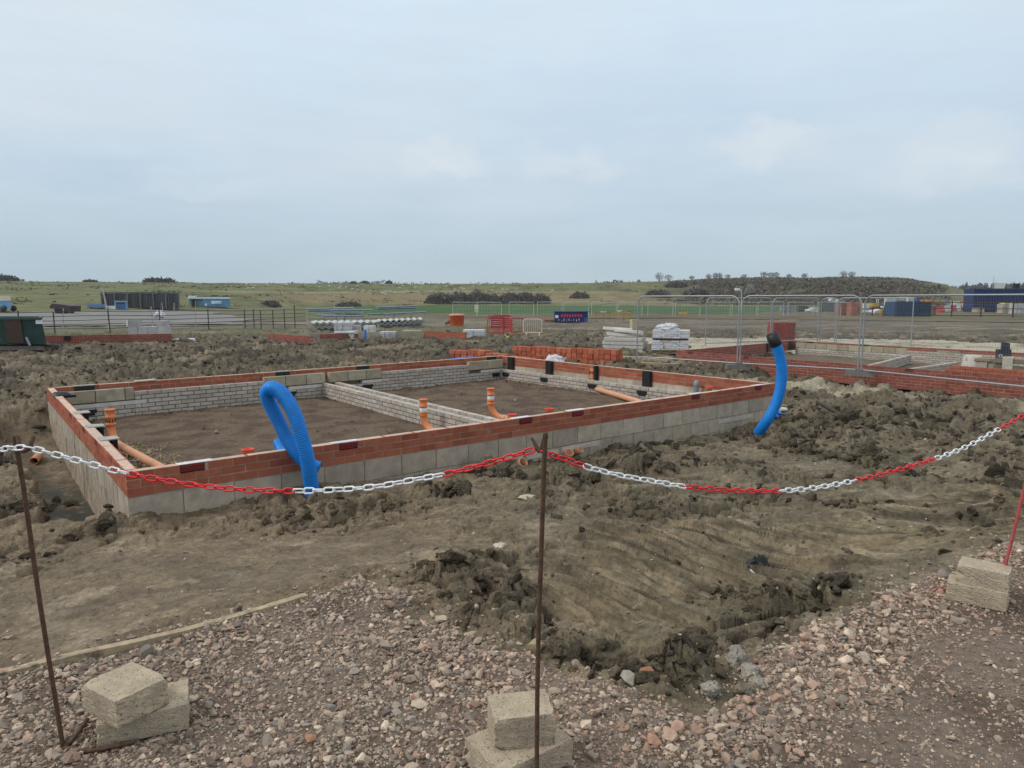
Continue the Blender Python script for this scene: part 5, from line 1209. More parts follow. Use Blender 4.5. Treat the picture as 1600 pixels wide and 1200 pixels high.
# bits heaped on the right end of the second footing
def fp(x, zc): # point on the line of the wall under a photo column
    return A2+u2*(t_on(A2, B2, x, 575, 0)*(B2-A2).length)
c = fp(1503, 0)+n2*.55; t = thing('mixing_tub', 'upturned tub with dried concrete and black rim on the second footing', 'tub', (c.x, c.y, WT2-.05))
m = MB(); m.lathe(z3(c, WT2-.0), [(.245, .05), (.235, .1), (.20, .36), (.16, .385), (.001, .39)], 18, (.50, .46, .40)); m.build('body', M['concrete'], t)
m = MB(); m.lathe(z3(c, WT2-.0), [(.25, -.02), (.262, -.02), (.262, .055), (.24, .06)], 18); m.build('rim', M['black_plastic'], t)
m = MB(); m.box(z3(c, WT2-.22), (.5, .5, .38), u2, n2, col=(.3, .27, .2)); m.build('support_block', M['concrete'], t)
def fblock(label, x, dep, d, z, col, rz_=0, name='concrete_block', mt='concrete', cat='block', grp='blocks on the second footing'):
    c = fp(x, 0)+n2*dep; uu_ = (u2*math.cos(rz_)+n2*math.sin(rz_)); ww_ = (-u2*math.sin(rz_)+n2*math.cos(rz_)); m = MB(); m.box(z3(c, z+d[2]/2), d, uu_, ww_, col=col, jit=.01); return solo(name, m, M[mt], label, cat, grp)
fblock('narrow pale block standing beside the upturned tub', 1522, .55, (.2, .3, .36), WT2-.08, (.42, .37, .28))
fblock('wide tan block under the planks right of the upturned tub', 1541, .6, (.42, .3, .34), WT2-.08, (.36, .315, .235))
fblock('cement splashed block leaning beside the planks', 1562, .42, (.2, .24, .42), WT2-.02, (.48, .45, .36), .3)
fblock('tan block in a gap of the raised brick courses', 1580, .35, (.5, .25, .3), WT2-.20, (.33, .30, .22))
fblock('muddy plank laid across the blocks on the second footing', 1545, .6, (1.3, .35, .06), WT2+.27, (.75, .7, .6), .12, 'timber_plank', 'timber', 'plank', 'planks on the second footing')
fblock('dark plank at the right edge on the second footing', 1592, .5, (1.3, .3, .10), WT2+.26, (.6, .56, .5), -.05, 'timber_plank', 'timber', 'plank', 'planks on the second footing')
fblock('second dark plank lower at the right edge on the second footing', 1594, .5, (1.3, .3, .09), WT2+.10, (.5, .46, .4), .03, 'timber_plank', 'timber', 'plank', 'planks on the second footing')
c = fp(1548, 0)+n2*.62; t = thing('plastic_crate', 'dark navy plastic crate with small white square on planks of the second footing', 'crate', z3(c, WT2+.33))
m = MB(); m.rbox((c.x, c.y), R(-20), (.27, .2, .22), WT2+.335, col=(.035, .04, .055), jit=.01, taper=.94); m.build('body', M['paint'], t)
m = MB(); m.rbox((c.x+.03, c.y), R(-20), (.15, .15, .16), WT2+.55, col=(.05, .06, .08), jit=.02); m.build('upper_box', M['paint'], t)
uq = Vector((math.cos(R(-20)), math.sin(R(-20)), 0)); wq_ = Vector((uq.y, -uq.x, 0)); q = c+wq_*.105-uq*.08; m = MB()
for dx, dz, sx, sz in ((0, .028, .066, .012), (0, -.028, .066, .012), (-.028, 0, .012, .066), (.028, 0, .012, .066)): m.box((q.x+uq.x*dx, q.y+uq.y*dx, WT2+.41+dz), (sx, .008, sz), uq, wq_, col=(.75, .75, .75))
m.build('white_square', M['paint'], t)

# ------------------------------------------------------------------ things further off
def gB(x, y): return gz(x, y) if math.hypot(x, y) < 72 else hz(x, y)
def hit(px, py):
    r = ray(px, py); r = r/r.y; a = np.arange(80, 900, .5); x = r.x*a; z = H+r.z*a; g = hill_z(x, a); k = np.nonzero(z <= g)[0]
    if not len(k): k = [int(np.argmin(z-g))]
    return Vector((x[k[0]], a[k[0]], g[k[0]]))
def G(px, py, z=-.32):                      # ground point under a photo position
    p = P(px, py, z)
    if p.y > 74: return hit(px, py)
    p.z = gB(p.x, p.y); return p
def bx(name, mt, parent, c, d, z0, rz=0, col=(1, 1, 1), **k):
    m = MB(); m.rbox((c[0], c[1]), rz, d, z0, col=col, **k); return m.build(name, M[mt], parent)

# green skip
p = G(30, 545, -.28); Ys = p.y; t = thing('skip', 'green steel skip with rusty patch and white sticker at the left edge', 'skip', p)
xr = PY(67, 520, Ys).x; xl = xr-3.3; zt, zb = PY(60, 497.5, Ys).z, PY(60, 538, Ys).z
m = MB(); dp = 1.7
kx_ = xr/Ys
def skp(x0, x1, z, y0, y1): return [(x0, y0, z), (x1, y0, z), (x1+kx_*(y1-y0), y1, z), (x0+kx_*(y1-y0), y1, z)]
lo_, hi2 = skp(xl+.5, xr+.05, zb, Ys+.1, Ys+dp-.1), skp(xl, xr-.03, zt, Ys, Ys+dp)
m.add(lo_+hi2, [(3, 2, 1, 0), (0, 1, 5, 4), (1, 2, 6, 5), (2, 3, 7, 6), (3, 0, 4, 7)], (.022, .058, .048))
m.add([(x, y, z) for x, y, z in skp(xl+.1, xr-.12, zt-.25, Ys+.08, Ys+dp-.08)], [(0, 1, 2, 3)], (.05, .04, .03)); m.build('body', M['paint'], t)
m = MB(); m.box(((xl+xr)/2, Ys-.01, zt), (xr-xl, .10, .08), col=(.05, .08, .07)); m.box(((xl+xr)/2+kx_*dp, Ys+dp, zt), (xr-xl, .10, .08), col=(.05, .08, .07)); m.box((xr-.05+kx_*dp/2, Ys+dp/2, zt), (.1, dp-.12, .078), v=Vector((kx_, 1, 0)), col=(.05, .08, .07)); m.build('rim', M['paint'], t)
m = MB(); m.box((PY(22, 520, Ys).x, Ys+.02, (zt+zb)/2), (.62, .03, .9), col=(.075, .045, .035), w=(0, -.1, 1)); m.build('rust_panel', M['paint'], t)
m = MB(); q = PY(61, 503, Ys); m.box((q.x, Ys-.005, q.z), (.24, .02, .15), col=(.7, .7, .66)); m.build('sticker', M['white_plastic'], t)
m = MB(); a = PY(41, 527, Ys-.1); b = PY(47, 540, Ys-.1); m.tube([a, b], .045, 6); m.build('lifting_lug', M['galv'], t)
m = MB(); m.box((xr-1.5, Ys+.25, zb-.16), (2.6, .14, .16), col=(.16, .14, .12)); m.box((xr-1.5, Ys+1.3, zb-.16), (2.6, .14, .16), col=(.16, .14, .12)); m.box((xr-1.2, Ys+.75, zb-.08), (.5, .9, .1), col=(.02, .02, .02)); m.build('skid', M['paint'], t)

def low_footing(label, segs, zt, courses=3):
    c = segs[0][0]; t = thing('house_foundation', label, 'foundation', (c.x, c.y, zt-.5))
    for a, b, pal, nm, n in segs:
        a = z3(a, 0); b = z3(b, 0); d = (b-a).normalized(); nn = Vector((-d.y, d.x, 0)); mb = MB()
        if pal is RED or pal is redd: masonry(mb, a, b, .1, zt, [(.075, .225, pal)]*n, nn, mortar=(.40, .32, .26))
        else: masonry(mb, a, b, .1, zt, [(.225, .45, pal)]*n, nn, mortar=(.3, .27, .2))
        mb.build(nm, M['masonry'], t)
    return t
a, b = P(60, 525, -.02), P(268, 521.5, -.02); t = low_footing('long low red brick footing behind the green skip with one black vent', [(a, b, redd, 'brick_wall', 5), (b, b+Vector((-3.3, 6, 0)), redd, 'brick_wall', 5)], -.02)
q = P(106, 530, -.2); d = (b-a).normalized(); tt = t_on(a, b, 106, 528, 0); q = lerp(a, b, tt); bx('cavity_vent', 'black_plastic', t, (q.x, q.y-.03), (.25, .06, .2), -.24, math.atan2(d.y, d.x))
def blocks(label, px, py, cells, unit, rz, col, grp='block packs in the middle distance', name='block_pack', z=-.3, base=None):
    return pile(name, label, 'blocks', px, py, z, rz, cells, unit, [col, tuple(v*.9 for v in col), tuple(v*1.08 for v in col)], 'concrete', grp, base=base, gap=.02)
q = G(243, 529.5, -.3); c = Vector((q.x, q.y-.5, q.z)); t = thing('block_pack', 'grey block pack with higher ends on the long low footing behind the skip', 'blocks', (c.x, c.y, c.z))
z0 = PY(243, 524.5, c.y).z; un = 1.84/4
for k in range(4): bx('block_row', 'concrete', t, (c.x+(k-1.5)*un, c.y), (un-.02, .45, .44 if k else .46), z0, 0, jc((.42, .405, .39)), jit=.01)
bx('block_row', 'concrete', t, (c.x-1.5*un, c.y), (un-.02, .45, .30), z0+.462, 0, (.36, .35, .34), jit=.01); bx('block_row', 'concrete', t, (c.x+1.45*un, c.y), (un-.02, .45, .28), z0+.442, 0, (.44, .42, .40), jit=.01)
m = MB(); m.box((c.x-.6, c.y, z0-.06), (.2, .5, .11), col=(.05, .045, .04)); m.box((c.x+.4, c.y, z0-.06), (.3, .5, .11), col=(.05, .045, .04)); m.build('bearer', M['paint'], t)
bx('sheet_end', 'white_plastic', t, (c.x-.93, c.y-.24), (.06, .03, .3), z0+.46)
m = MB(); q = G(284, 527.5, -.3); m.box((q.x-.2, q.y, q.z+.09), (.5, .4, .12), col=(.6, .6, .6), jit=.06); m.box((q.x+.35, q.y, q.z+.08), (.6, .3, .09), col=(.68, .68, .68), jit=.06); solo('plastic_sheet', m, M['glossy_wrap'], 'white plastic sheet scrap on mud right of the grey block pack by the skip', 'scrap')

# rail fence along the verge
fa, fb = P(62, 520, -.3), P(478, 511, -.3)
t = thing('rail_fence', 'long dark metal rail fence behind the mud on the left', 'fence', z3(fa, -.32)); fa.z = fb.z = 0
fa2 = fa-(fb-fa)*.5
for x_, tl in ((85, .01), (171, .04), (250, 0), (326, 0), (383, 0), (397, .01), (408, 0), (427, 0), (445, .02), (461, .0), (30, 0), (-40, 0)):
    q = lerp(fa, fb, t_on(fa, fb, x_, 510, 0)); z0 = gz(q.x, q.y); h = {171: 1.5, 461: 1.62}.get(x_, 1.32); m = MB(); m.box((q.x, q.y, z0+h/2-.1), (.05, .045, h+.2), w=Vector((-tl, 0, 1)).normalized(), u=Vector((1, 0, tl)).normalized()); m.build('post', M['dark_steel'], t)
for k in range(5):
    zz = -.32+.22+k*.245; m = MB(); pts = [lerp(fa2, fb, i/14) for i in range(15)]; m.tube([z3(q, zz+.03*math.sin(i*1.7+k)) for i, q in enumerate(pts)], .021, 5); m.build('rail', M['dark_steel'], t)
def pole(label, x0, y0, x1, y1, Yd, r=.035, mt='dirty_white', name='marker_post', cat='post', grp='pale marker posts'):
    a = PY(x0, y0, Yd); b = PY(x1, y1, Yd); a.z = min(a.z, gB(a.x, a.y)); m = MB(); m.tube([a, b], [r, r*.8], 8, (.75, .75, .75)); return solo(name, m, M[mt], label, cat, grp)
pole('pale leaning post behind the rail fence near the green skip', 98, 519, 99, 482, 46)
pole('pale post behind the rail fence above the grey block pack', 239, 512, 236, 479, 48)
pole('pale post in front of the blue cabin behind the rail fence', 305, 509, 306, 470, 50, .025)
pole('short white post on the hardstanding left of the dark wagon shed', 116, 486, 115, 475, 118, .06)
pole('short white post below the dark slatted shed', 254, 486, 253, 473, 118, .07)
pole('short white post at the right end below the dark slatted shed', 272, 485, 272, 473, 118, .07)
pole('slender pale post on the hillside bank left of the steel racks', 523, 479, 521, 453, 160, .07)
pole('short pale post on the right hillside', 1087, 456, 1087, 447, 255, .12)
pole('tiny white post on the dark scrub hill', 1264, 454, 1264, 450, 255, .16)
t = thing('lamp_pole', 'tall leaning pale lamp pole with side arm in front of the dark shed', 'lamp', G(171, 515)); Yd = t.location.y
m = MB(); m.tube([PY(171, 516, Yd), PY(168, 488, Yd), PY(160.5, 452, Yd)], [.07, .055, .04], 8, (.8, .8, .78)); m.build('pole', M['dirty_white'], t)
m = MB(); m.tube([PY(160.5, 452, Yd), PY(156, 450.5, Yd), PY(152, 450, Yd)], .025, 6, (.5, .5, .5)); m.build('arm', M['galv'], t)
m = MB(); q = PY(152, 450.3, Yd); m.box(q, (.22, .12, .05), col=(.1, .1, .1)); m.build('lamp_head', M['paint'], t)

# sheds and vehicles on the hardstanding
q = G(322, 480.5); Yd = q.y; t = thing('site_cabin', 'long blue cabin with white roof edge and open doorway at far left', 'cabin', q)
x0, x1 = PY(289.5, 470, Yd).x, PY(355, 470, Yd).x; zt = PY(320, 465, Yd).z; z0 = q.z; hh = zt-z0; xm = PY(312, 470, Yd).x; dpt = 2.6
m = MB(); m.box(((xm+x1)/2, Yd+dpt/2, z0+hh/2), (x1-xm, dpt, hh-.3), v=Vector((xm, Yd, 0)).normalized(), col=(.10, .25, .43)); m.build('body', M['paint'], t)
m = MB(); m.box(((x0+xm)/2-.003, Yd+dpt/2+.3, z0+hh/2), (xm-x0, dpt-.6, hh-.3), v=Vector((xm, Yd, 0)).normalized(), col=(.15, .33, .44)); m.build('porch', M['paint'], t)
m = MB(); m.box(((x0+x1)/2, Yd+dpt/2, zt-.06), (x1-x0+.2, dpt+.2, .36), v=Vector((xm, Yd, 0)).normalized(), col=(.62, .68, .72)); m.build('roof_edge', M['paint'], t)
m = MB(); m.box(((x0+x1)/2+.5, Yd+dpt/2, zt+.17), (x1-x0-1.5, dpt-.4, .1), v=Vector((xm, Yd, 0)).normalized(), col=(.04, .04, .05)); m.build('roof', M['paint'], t)
m = MB(); m.box((PY(302, 470, Yd).x, Yd+.27, z0+.95), (.95, .08, 1.5), col=(.02, .02, .025)); m.build('doorway', M['paint'], t)
m = MB(); m.box((PY(300, 470, Yd).x, Yd+.25, z0+2.0), (1.6, .1, .6), col=(.6, .62, .62)); m.build('door_panel', M['paint'], t)
m = MB(); m.box((PY(338, 470, Yd).x, Yd-.02, z0+.95), (1.9, .05, .62), col=(.42, .52, .60), jit=.1); m.build('faded_sign', M['paint'], t)
m = MB(); m.box((PY(322, 476, Yd).x, Yd-.03, z0+.55), (.4, .06, .42), col=(.7, .72, .72)); m.build('notice', M['paint'], t)
q = G(222, 482.5); Yd = q.y; t = thing('slatted_shed', 'long dark slatted shed on the hardstanding at far left', 'shed', q); x0, x1 = PY(159, 470, Yd).x, PY(280, 470, Yd).x; zt = PY(200, 458, Yd).z; z0 = q.z
m = MB(); m.box(((x0+x1)/2-.9, Yd+2.0, z0+(zt-z0)/2), (x1-x0-.3, 3.6, zt-z0-.1), v=Vector((x0+x1, 2*Yd, 0)).normalized(), col=(.045, .045, .048)); m.build('wall', M['paint'], t)
for k in range(40):
    if k % 2: continue
m = MB()
for k in range(46): xx = x0+(x1-x0)*(k+.5)/46; m.box((xx, Yd+.1, z0+(zt-z0)*random.uniform(.42, .52)), (.16, .08, (zt-z0)*random.uniform(.8, .98)), col=jc((.075, .078, .082), .35))
m.build('slats', M['paint'], t)
m = MB(); m.box(((x0+x1)/2-.9, Yd+2, zt+.12), (x1-x0+.6, 4.2, .14), v=Vector((x0+x1, 2*Yd, 0)).normalized(), col=(.10, .105, .10)); m.build('roof', M['paint'], t)
for k in range(7): m = MB(); m.box((x0+(x1-x0)*k/6, Yd-.05, z0+(zt-z0)/2), (.18, .16, zt-z0), col=(.14, .14, .14)); m.build('post', M['paint'], t)
def van(label, x0p, x1p, ytop, ybase, col, name='box_trailer', roof=None, cat='trailer', wheels=True, dep=2.3, grp=None, zz=-.32):
    q = G((x0p+x1p)/2, ybase, zz); Yd = q.y; xa, xb = PY(x0p, ybase, Yd).x, PY(x1p, ybase, Yd).x; zt = PY(x0p, ytop, Yd).z; z0 = q.z; t = thing(name, label, cat, q, 0, grp); L = xb-xa; hh = zt-z0; wr = min(.45, hh*.22) if wheels else 0
    m = MB(); vd = Vector(((xa+xb)/2, Yd, 0)).normalized(); m.box(((xa+xb)/2+vd.x*dep/2, Yd+dep/2, z0+wr+(hh-wr)/2), (L, dep, hh-wr), v=vd, col=col); m.build('body', M['paint'], t)
    if roof: m = MB(); m.box(((xa+xb)/2+vd.x*dep/2, Yd+dep/2, zt-hh*.12), (L+.1, dep+.1, hh*.34), v=vd, col=roof); m.build('roof', M['paint'], t)
    if wheels:
        for fx in (.2, .8):
            for yy in (Yd-.03, Yd+dep+.03-.22): m = MB(); m.lathe((xa+L*fx, yy, z0+wr), [(0, 0), (wr, 0), (wr, .22), (0, .22)], 14, (.03, .03, .03), axis=(0, 1, 0)); m.build('wheel', M['paint'], t)
    return t
van('blue box trailer with pale rusty roof cut by the left edge', -40, 16.5, 463, 487, (.13, .30, .52), roof=(.6, .52, .45))
q = G(95, 490.5); Yd = q.y; t = thing('tipped_wagon', 'dark brown tipped wagon body standing on the hardstanding at left', 'wagon', q)
m = MB(); V8 = [PY(77, 479, Yd), PY(81, 474.5, Yd), PY(95, 475.5, Yd), PY(110, 478, Yd), PY(109, 487, Yd), PY(100, 485.5, Yd), PY(92, 482.5, Yd), PY(79, 482, Yd)]; m.poly(V8, 2.4, (0, 1, 0), (.055, .035, .038)); m.build('body', M['paint'], t)
m = MB(); m.poly([PY(84.5, 482, Yd+.3), PY(97, 483.5, Yd+.3), PY(96, 489.5, Yd+.3), PY(86, 490.5, Yd+.3)], 1.6, (0, 1, 0), (.025, .03, .03)); m.build('undercarriage', M['paint'], t)
m = MB(); m.tube([PY(105, 486, Yd+.5), PY(115, 488.5, Yd+.5)], .15, 6, (.06, .05, .05)); m.build('drawbar', M['paint'], t)
van('low blue flat trailer left of the white tank in front of the shed', 136, 165, 475.5, 483, (.10, .20, .38), 'flat_trailer')
van('low white box by the dark slatted shed', 167, 180, 478, 483.5, (.72, .74, .74), 'storage_box', None, 'box', False, 1.5)
q = G(189, 484); Yd = q.y; t = thing('steel_stand', 'blue steel stand in front of the dark slatted shed', 'frame', q); xa, xb = PY(181, 480, Yd).x, PY(198, 480, Yd).x; zt = PY(181, 472, Yd).z
for xx in (xa, xb): bx('post', 'paint', t, (xx, Yd), (.22, .22, zt-q.z), q.z, 0, (.12, .28, .5))
bx('panel', 'paint', t, ((xa+xb)/2, Yd+.3), (xb-xa-.3, .3, (zt-q.z)*.75), q.z, 0, (.06, .16, .33)); bx('beam', 'paint', t, ((xa+xb)/2, Yd), (xb-xa+.3, .24, .22), zt, 0, (.2, .36, .55))
m = MB(); q = G(250, 497.5); V, Fq = LP3_[3]; m.add([(q.x+v[0]*.5, q.y+v[1]*.4, q.z+.35+v[2]*.42) for v in V], [tuple(f) for f in Fq], (1, 1, 1)); solo('bulk_bag', m, M['glossy_wrap'], 'single white bulk bag on the hardstanding behind the rail fence', 'bag')

# footing in the centre of the middle distance
a, b, c_ = P(419, 521.5, -.05), P(482, 527.5, -.12), P(662, 512, .05)
low_footing('low part built brick and block footing at the middle of the churned mud', [(P(419, 522, -.05), P(486, 528.5, -.1), redd, 'brick_wall', 4), (P(424, 521.5, -.02), P(530, 520, -.02), BLK, 'block_base', 2), (P(500, 523, -.05), P(560, 522, -.05), redd, 'brick_wall', 3), (P(550, 519, -.02), P(662, 518, -.02), TANB, 'block_base', 2), (P(659, 513, .10), P(727, 516.5, .06), RED, 'brick_wall', 5)], -.03)
q = G(539, 530.5, -.3); Yd = q.y; t = thing('mortar_tub', 'white plastic mortar tub with cut openings in the middle distance', 'tub', q); xa, xb = PY(524, 520, Yd).x, PY(553.5, 520, Yd).x; zt = PY(540, 517.5, Yd).z
m = MB(); cx = (xa+xb)/2; w0 = (xb-xa)/2; zt2 = zt; z0 = PY(539, 530.5, Yd).z
vs = [(cx-w0*.86, Yd+.1, z0), (cx+w0*.86, Yd+.1, z0), (cx+w0*.86, Yd+.9, z0), (cx-w0*.86, Yd+.9, z0), (cx-w0, Yd, zt2-.06), (cx+w0, Yd, zt2), (cx+w0, Yd+1, zt2), (cx-w0, Yd+1, zt2-.06)]
m.add(vs, [(0, 1, 5, 4), (1, 2, 6, 5), (2, 3, 7, 6), (3, 0, 4, 7), (3, 2, 1, 0)], (.75, .76, .72)); m.build('body', M['paint'], t)
m = MB(); m.box((cx, Yd-.01, zt2-.04), (2*w0+.08, .1, .07), col=(.8, .8, .77)); m.build('rim', M['paint'], t); m = MB(); m.box((cx-.22, Yd+.05, z0+.14), (.26, .06, .14), col=(.3, .29, .25)); m.build('fork_slot', M['paint'], t)
q = G(571, 529, -.3); m = MB(); m.tube([q, q+Vector((0, 0, .50))], .055, 8); m.lathe(q, [(.075, .46), (.075, .50), (.001, .52)], 10); solo('blue_post', m, M['blue_duct'], 'short upright blue pipe post standing by the white blocks in the middle distance', 'post')
blocks('grey block pack behind the white mortar tub', 538, 519, (2, 2, 3), (.5, .4, .2), 0, (.50, .49, .50))
blocks('pale pink grey block pack second behind the white mortar tub', 553, 518.5, (2, 2, 3), (.36, .4, .2), 0, (.52, .49, .48))
blocks('whitish block pack behind the blue post', 578, 519, (2, 2, 3), (.3, .4, .2), 0, (.60, .59, .56))
blocks('speckled light grey block pack right of the blue post', 607, 527, (3, 2, 3), (.26, .35, .13), 0, (.52, .52, .54))
blocks('tan block stack between the grey packs and the red wall', 645, 524.5, (2, 2, 4), (.5, .42, .145), R(-4), (.37, .33, .25))
blocks('cream loose blocks beside the tan block stack', 622, 525, (1, 1, 2), (.34, .35, .16), 0, (.5, .43, .3))
blocks('light grey block pack at the right end of the low red wall', 741, 524, (2, 2, 4), (.56, .5, .135), R(-3), (.56, .56, .59))
# steel beam racks
def rack(label, beams, posts, Yd):
    q = PY(posts[0][0], 500, Yd); z0 = gz(q.x, Yd); t = thing('beam_rack', label, 'rack', (q.x, Yd, z0), 0, 'steel beam racks')
    for x0, x1, y0, y1, dy in beams:
        a = PY(x0, y0, Yd+dy); b = PY(x1, y1, Yd+dy); m = MB(); d = (b-a); L = d.length; d.normalize(); s = Vector((-d.y, d.x, 0)).normalized(); w = d.cross(s)
        m.box((a+b)/2+w*.06, (L, .3, .05), d, s, w, col=(.52, .57, .60)); m.box((a+b)/2-w*.06, (L, .3, .045), d, s, w, col=(.30, .36, .42)); m.box((a+b)/2, (L, .06, .08), d, s, w, col=(.2, .25, .32)); m.build('beam', M['paint'], t)
    for x0, y0 in posts: a = PY(x0, y0, Yd); m = MB(); m.tube([(a.x, Yd, z0-.1), (a.x, Yd, a.z)], .045, 6, (.35, .38, .38)); m.build('post', M['paint'], t)
    return t
rack('rack of pale steel beams left of the other rack', [(480, 552, 483.5, 481.5, 0), (519, 582, 485, 484.5, -.4), (482, 530, 486, 485.5, .5), (495, 540, 493, 492, 0), (505, 568, 490.5, 490.5, .3), (504, 568, 494.5, 494, -.4)], [(538, 484), (566, 485), (506, 492), (525, 495), (480, 483)], 60)
rack('rack of pale steel beams right of the other rack', [(588, 653, 481, 478.5, 0), (590, 650, 483, 481.5, .5), (599, 665, 491, 488, 0), (575, 632, 491.5, 490.5, .4)], [(616, 490), (642, 489), (600, 489), (665, 487), (580, 484)], 60)
def corr(label, x0, x1, y0, y1, ybase, n):
    q = G(x0, ybase, -.32); Yd = q.y; a, b = PY(x0, y0, Yd), PY(x1, y1, Yd); L = b.x-a.x; t = thing('sheet_stack', label, 'stack', ((a.x+b.x)/2, Yd, q.z), 0, 'corrugated sheet stacks')
    for k in range(n):
        m = MB(); N_ = 72; zz = a.z-k*(a.z-q.z)/n*.8; dx = 0 if k == 0 else random.uniform(.0, .3); vs = []; fs = []
        for i in range(N_+1):
            s = i/N_; z_ = zz+(b.z-a.z)*s+.05*math.cos(s*L/.42*6.283)-.03
            for y_, dz in ((Yd, 0), (Yd+1.3, .05)): vs += [(a.x+dx+(L-dx)*s, y_, z_+dz), (a.x+dx+(L-dx)*s, y_, z_+dz-.06)]
        for i in range(N_): o = i*4; fs += [(o, o+4, o+6, o+2), (o, o+1, o+5, o+4), (o+1, o+3, o+7, o+5)]
        m.add(vs, fs, (.56, .57, .53) if k == 0 else (.33, .33, .31)); m.build('sheet', M['concrete'], t)
    m = MB(); m.box(((a.x+b.x)/2, Yd+.7, (q.z+min(a.z, b.z))/2-.06), (L*.9, 1.0, min(a.z, b.z)-q.z-.15), col=(.26, .26, .25)); m.build('stack_core', M['concrete'], t)
corr('stack of corrugated grey sheets below the left beam rack', 485, 585, 503, 502, 516, 4)
corr('stack of corrugated grey sheets below the right beam rack', 587, 660, 500.5, 497.5, 511, 3)
# orange tub, barriers, sign
q = G(714, 508.5); Yd = q.y; t = thing('orange_bin', 'orange dented plastic bin beyond the low red wall', 'bin', q); r_ = PY(725.5, 500, Yd).x-q.x; zt = PY(714, 492.5, Yd).z-q.z
m = MB(); m.lathe(q, [(r_*.86, 0), (r_*.92, .1), (r_, zt-.1), (r_*1.04, zt-.08), (r_*1.04, zt), (r_*.96, zt), (r_*.9, .1), (0, .08)], 14, (.52, .10, .03)); m.build('body', M['paint'], t); m = MB(); m.lathe(q, [(r_*1.03, zt-.04), (r_*1.08, zt-.02), (r_*1.08, zt+.03), (r_*.9, zt+.09), (0, zt+.12)], 14, (.62, .26, .18)); m.build('lid', M['paint'], t)
m = MB(); m.poly([PY(694.5, 504.5, Yd+.3), PY(704, 499.5, Yd+.3), PY(704, 506, Yd+.3), PY(696, 507.5, Yd+.3)], .6, (0, 1, 0), (.26, .11, .075)); solo('rusty_sheet', m, M['paint'], 'rusty brown metal sheet leaning left of the orange bin', 'sheet')
def barrier(label, x0, x1, yt, yb, col, rz=0, zz=-.32):
    q = G((x0+x1)/2, yb, zz); Yd = q.y; t = thing('crowd_barrier', label, 'barrier', q, 0, 'site barriers'); xa, xb = PY(x0, yb, Yd).x, PY(x1, yb, Yd).x; h = PY(x0, yt, Yd).z-q.z; L = xb-xa; r = .035
    a = Vector((xa, Yd, q.z+.16)); b = Vector((xb, Yd+rz, q.z+.16)); up = Vector((0, 0, 1)); d = (b-a).normalized(); hh = h-.16
    m = MB(); m.tube([a, a+up*(hh-.12), a+up*(hh-.03)+d*.04, a+up*hh+d*.14, b+up*hh-d*.14, b+up*(hh-.03)-d*.04, b+up*(hh-.12), b], r, 6, col); m.tube([a, b], r, 6, col); m.build('frame', M['paint'], t)
    m = MB(); n = max(4, int((b-a).length/.11))
    for i in range(1, n): p_ = lerp(a, b, i/n); m.tube([p_, p_+up*hh], .012, 4, col)
    m.build('bars', M['paint'], t)
    for p_ in (lerp(a, b, .15), lerp(a, b, .85)): m = MB(); m.tube([p_+Vector((0, -.35, -.15)), p_+Vector((0, -.05, 0)), p_+Vector((0, .05, 0)), p_+Vector((0, .35, -.15))], .022, 5, col); m.build('foot', M['paint'], t)
RB = (.50, .055, .06)
barrier('red crowd barrier nearest the grey block pack', 762, 787, 496, 521, RB, .6); barrier('red crowd barrier second behind the stacked red rails', 786, 799, 496, 520, RB, -.9); barrier('red crowd barrier left of the pale barrier', 797, 818, 497, 521, RB, .4); barrier('pale cream and pink crowd barrier at the right of the red ones', 818, 846.5, 499, 522, (.62, .46, .40))
barrier('red crowd barrier lying further back left of the others', 768, 797, 493, 515, (.36, .05, .06), .3)
q = G(782, 512); m = MB()
for k in range(6): m.box((q.x+random.uniform(-.2, .2), q.y+.6, q.z+.15+k*.14), (1.5, .8, .07), col=jc((.30, .05, .05), .2), jit=.04)
solo('rail_stack', m, M['paint'], 'stacked dark red rails behind the red crowd barriers', 'stack')
q = G(793, 526.5, -.3); m = MB()
for k in range(5): a = k*1.3; m.tube([q+Vector((0, 0, .1)), q+Vector((.18*math.cos(a), .12*math.sin(a), .05+.1*(k % 3)))], .03, 5, (.6, .46, .12))
solo('hose_scrap', m, M['paint'], 'tangled yellow hose scrap on mud below the red barriers', 'scrap')
# pale fence along the green field
def far_panel(px0, px1, lab, proto=[None]):
    a, b = P(px0, 493, -.32), P(px1, 493, -.32); h = 1.62
    if proto[0] is None:
        L = (b-a).length; t = thing('mesh_fence', lab, 'fence', (0, 0, 0), 0, 'pale fence panels along the field'); m = MB(); m.tube([(0, 0, -.1), (0, 0, h), (L, 0, h), (L, 0, -.1)], .035, 5, (.52, .58, .53)); m.build('frame', M['paint'], t)
        m = MB()
        for i in range(1, 16): m.box((L*i/16, 0, h/2), (.012, .012, h), col=(.40, .47, .42))
        for k in range(1, 4): m.box((L/2, 0, h*k/4), (L, .010, .010), col=(.40, .47, .42))
        m.build('wire_mesh', M['paint'], t); proto[0] = t
    else: t = dup(proto[0])
    t.location = (a.x, a.y, gB(a.x, a.y)); t.rotation_euler = (0, random.uniform(-.015, .015), random.uniform(-.12, .12)); return t
xs_ = [704+i*44 for i in range(14)]
for i, x_ in enumerate(xs_): far_panel(x_+random.uniform(-4, 4), x_+42, 'pale mesh fence panel in the long row along the green field')
q = P(744, 489, -.32); Yd = q.y-1.5; t = thing('warning_sign', 'white and yellow warning sign hung on the pale field fence', 'sign', (q.x, Yd, -.3)); a = PY(744.5, 482, Yd)
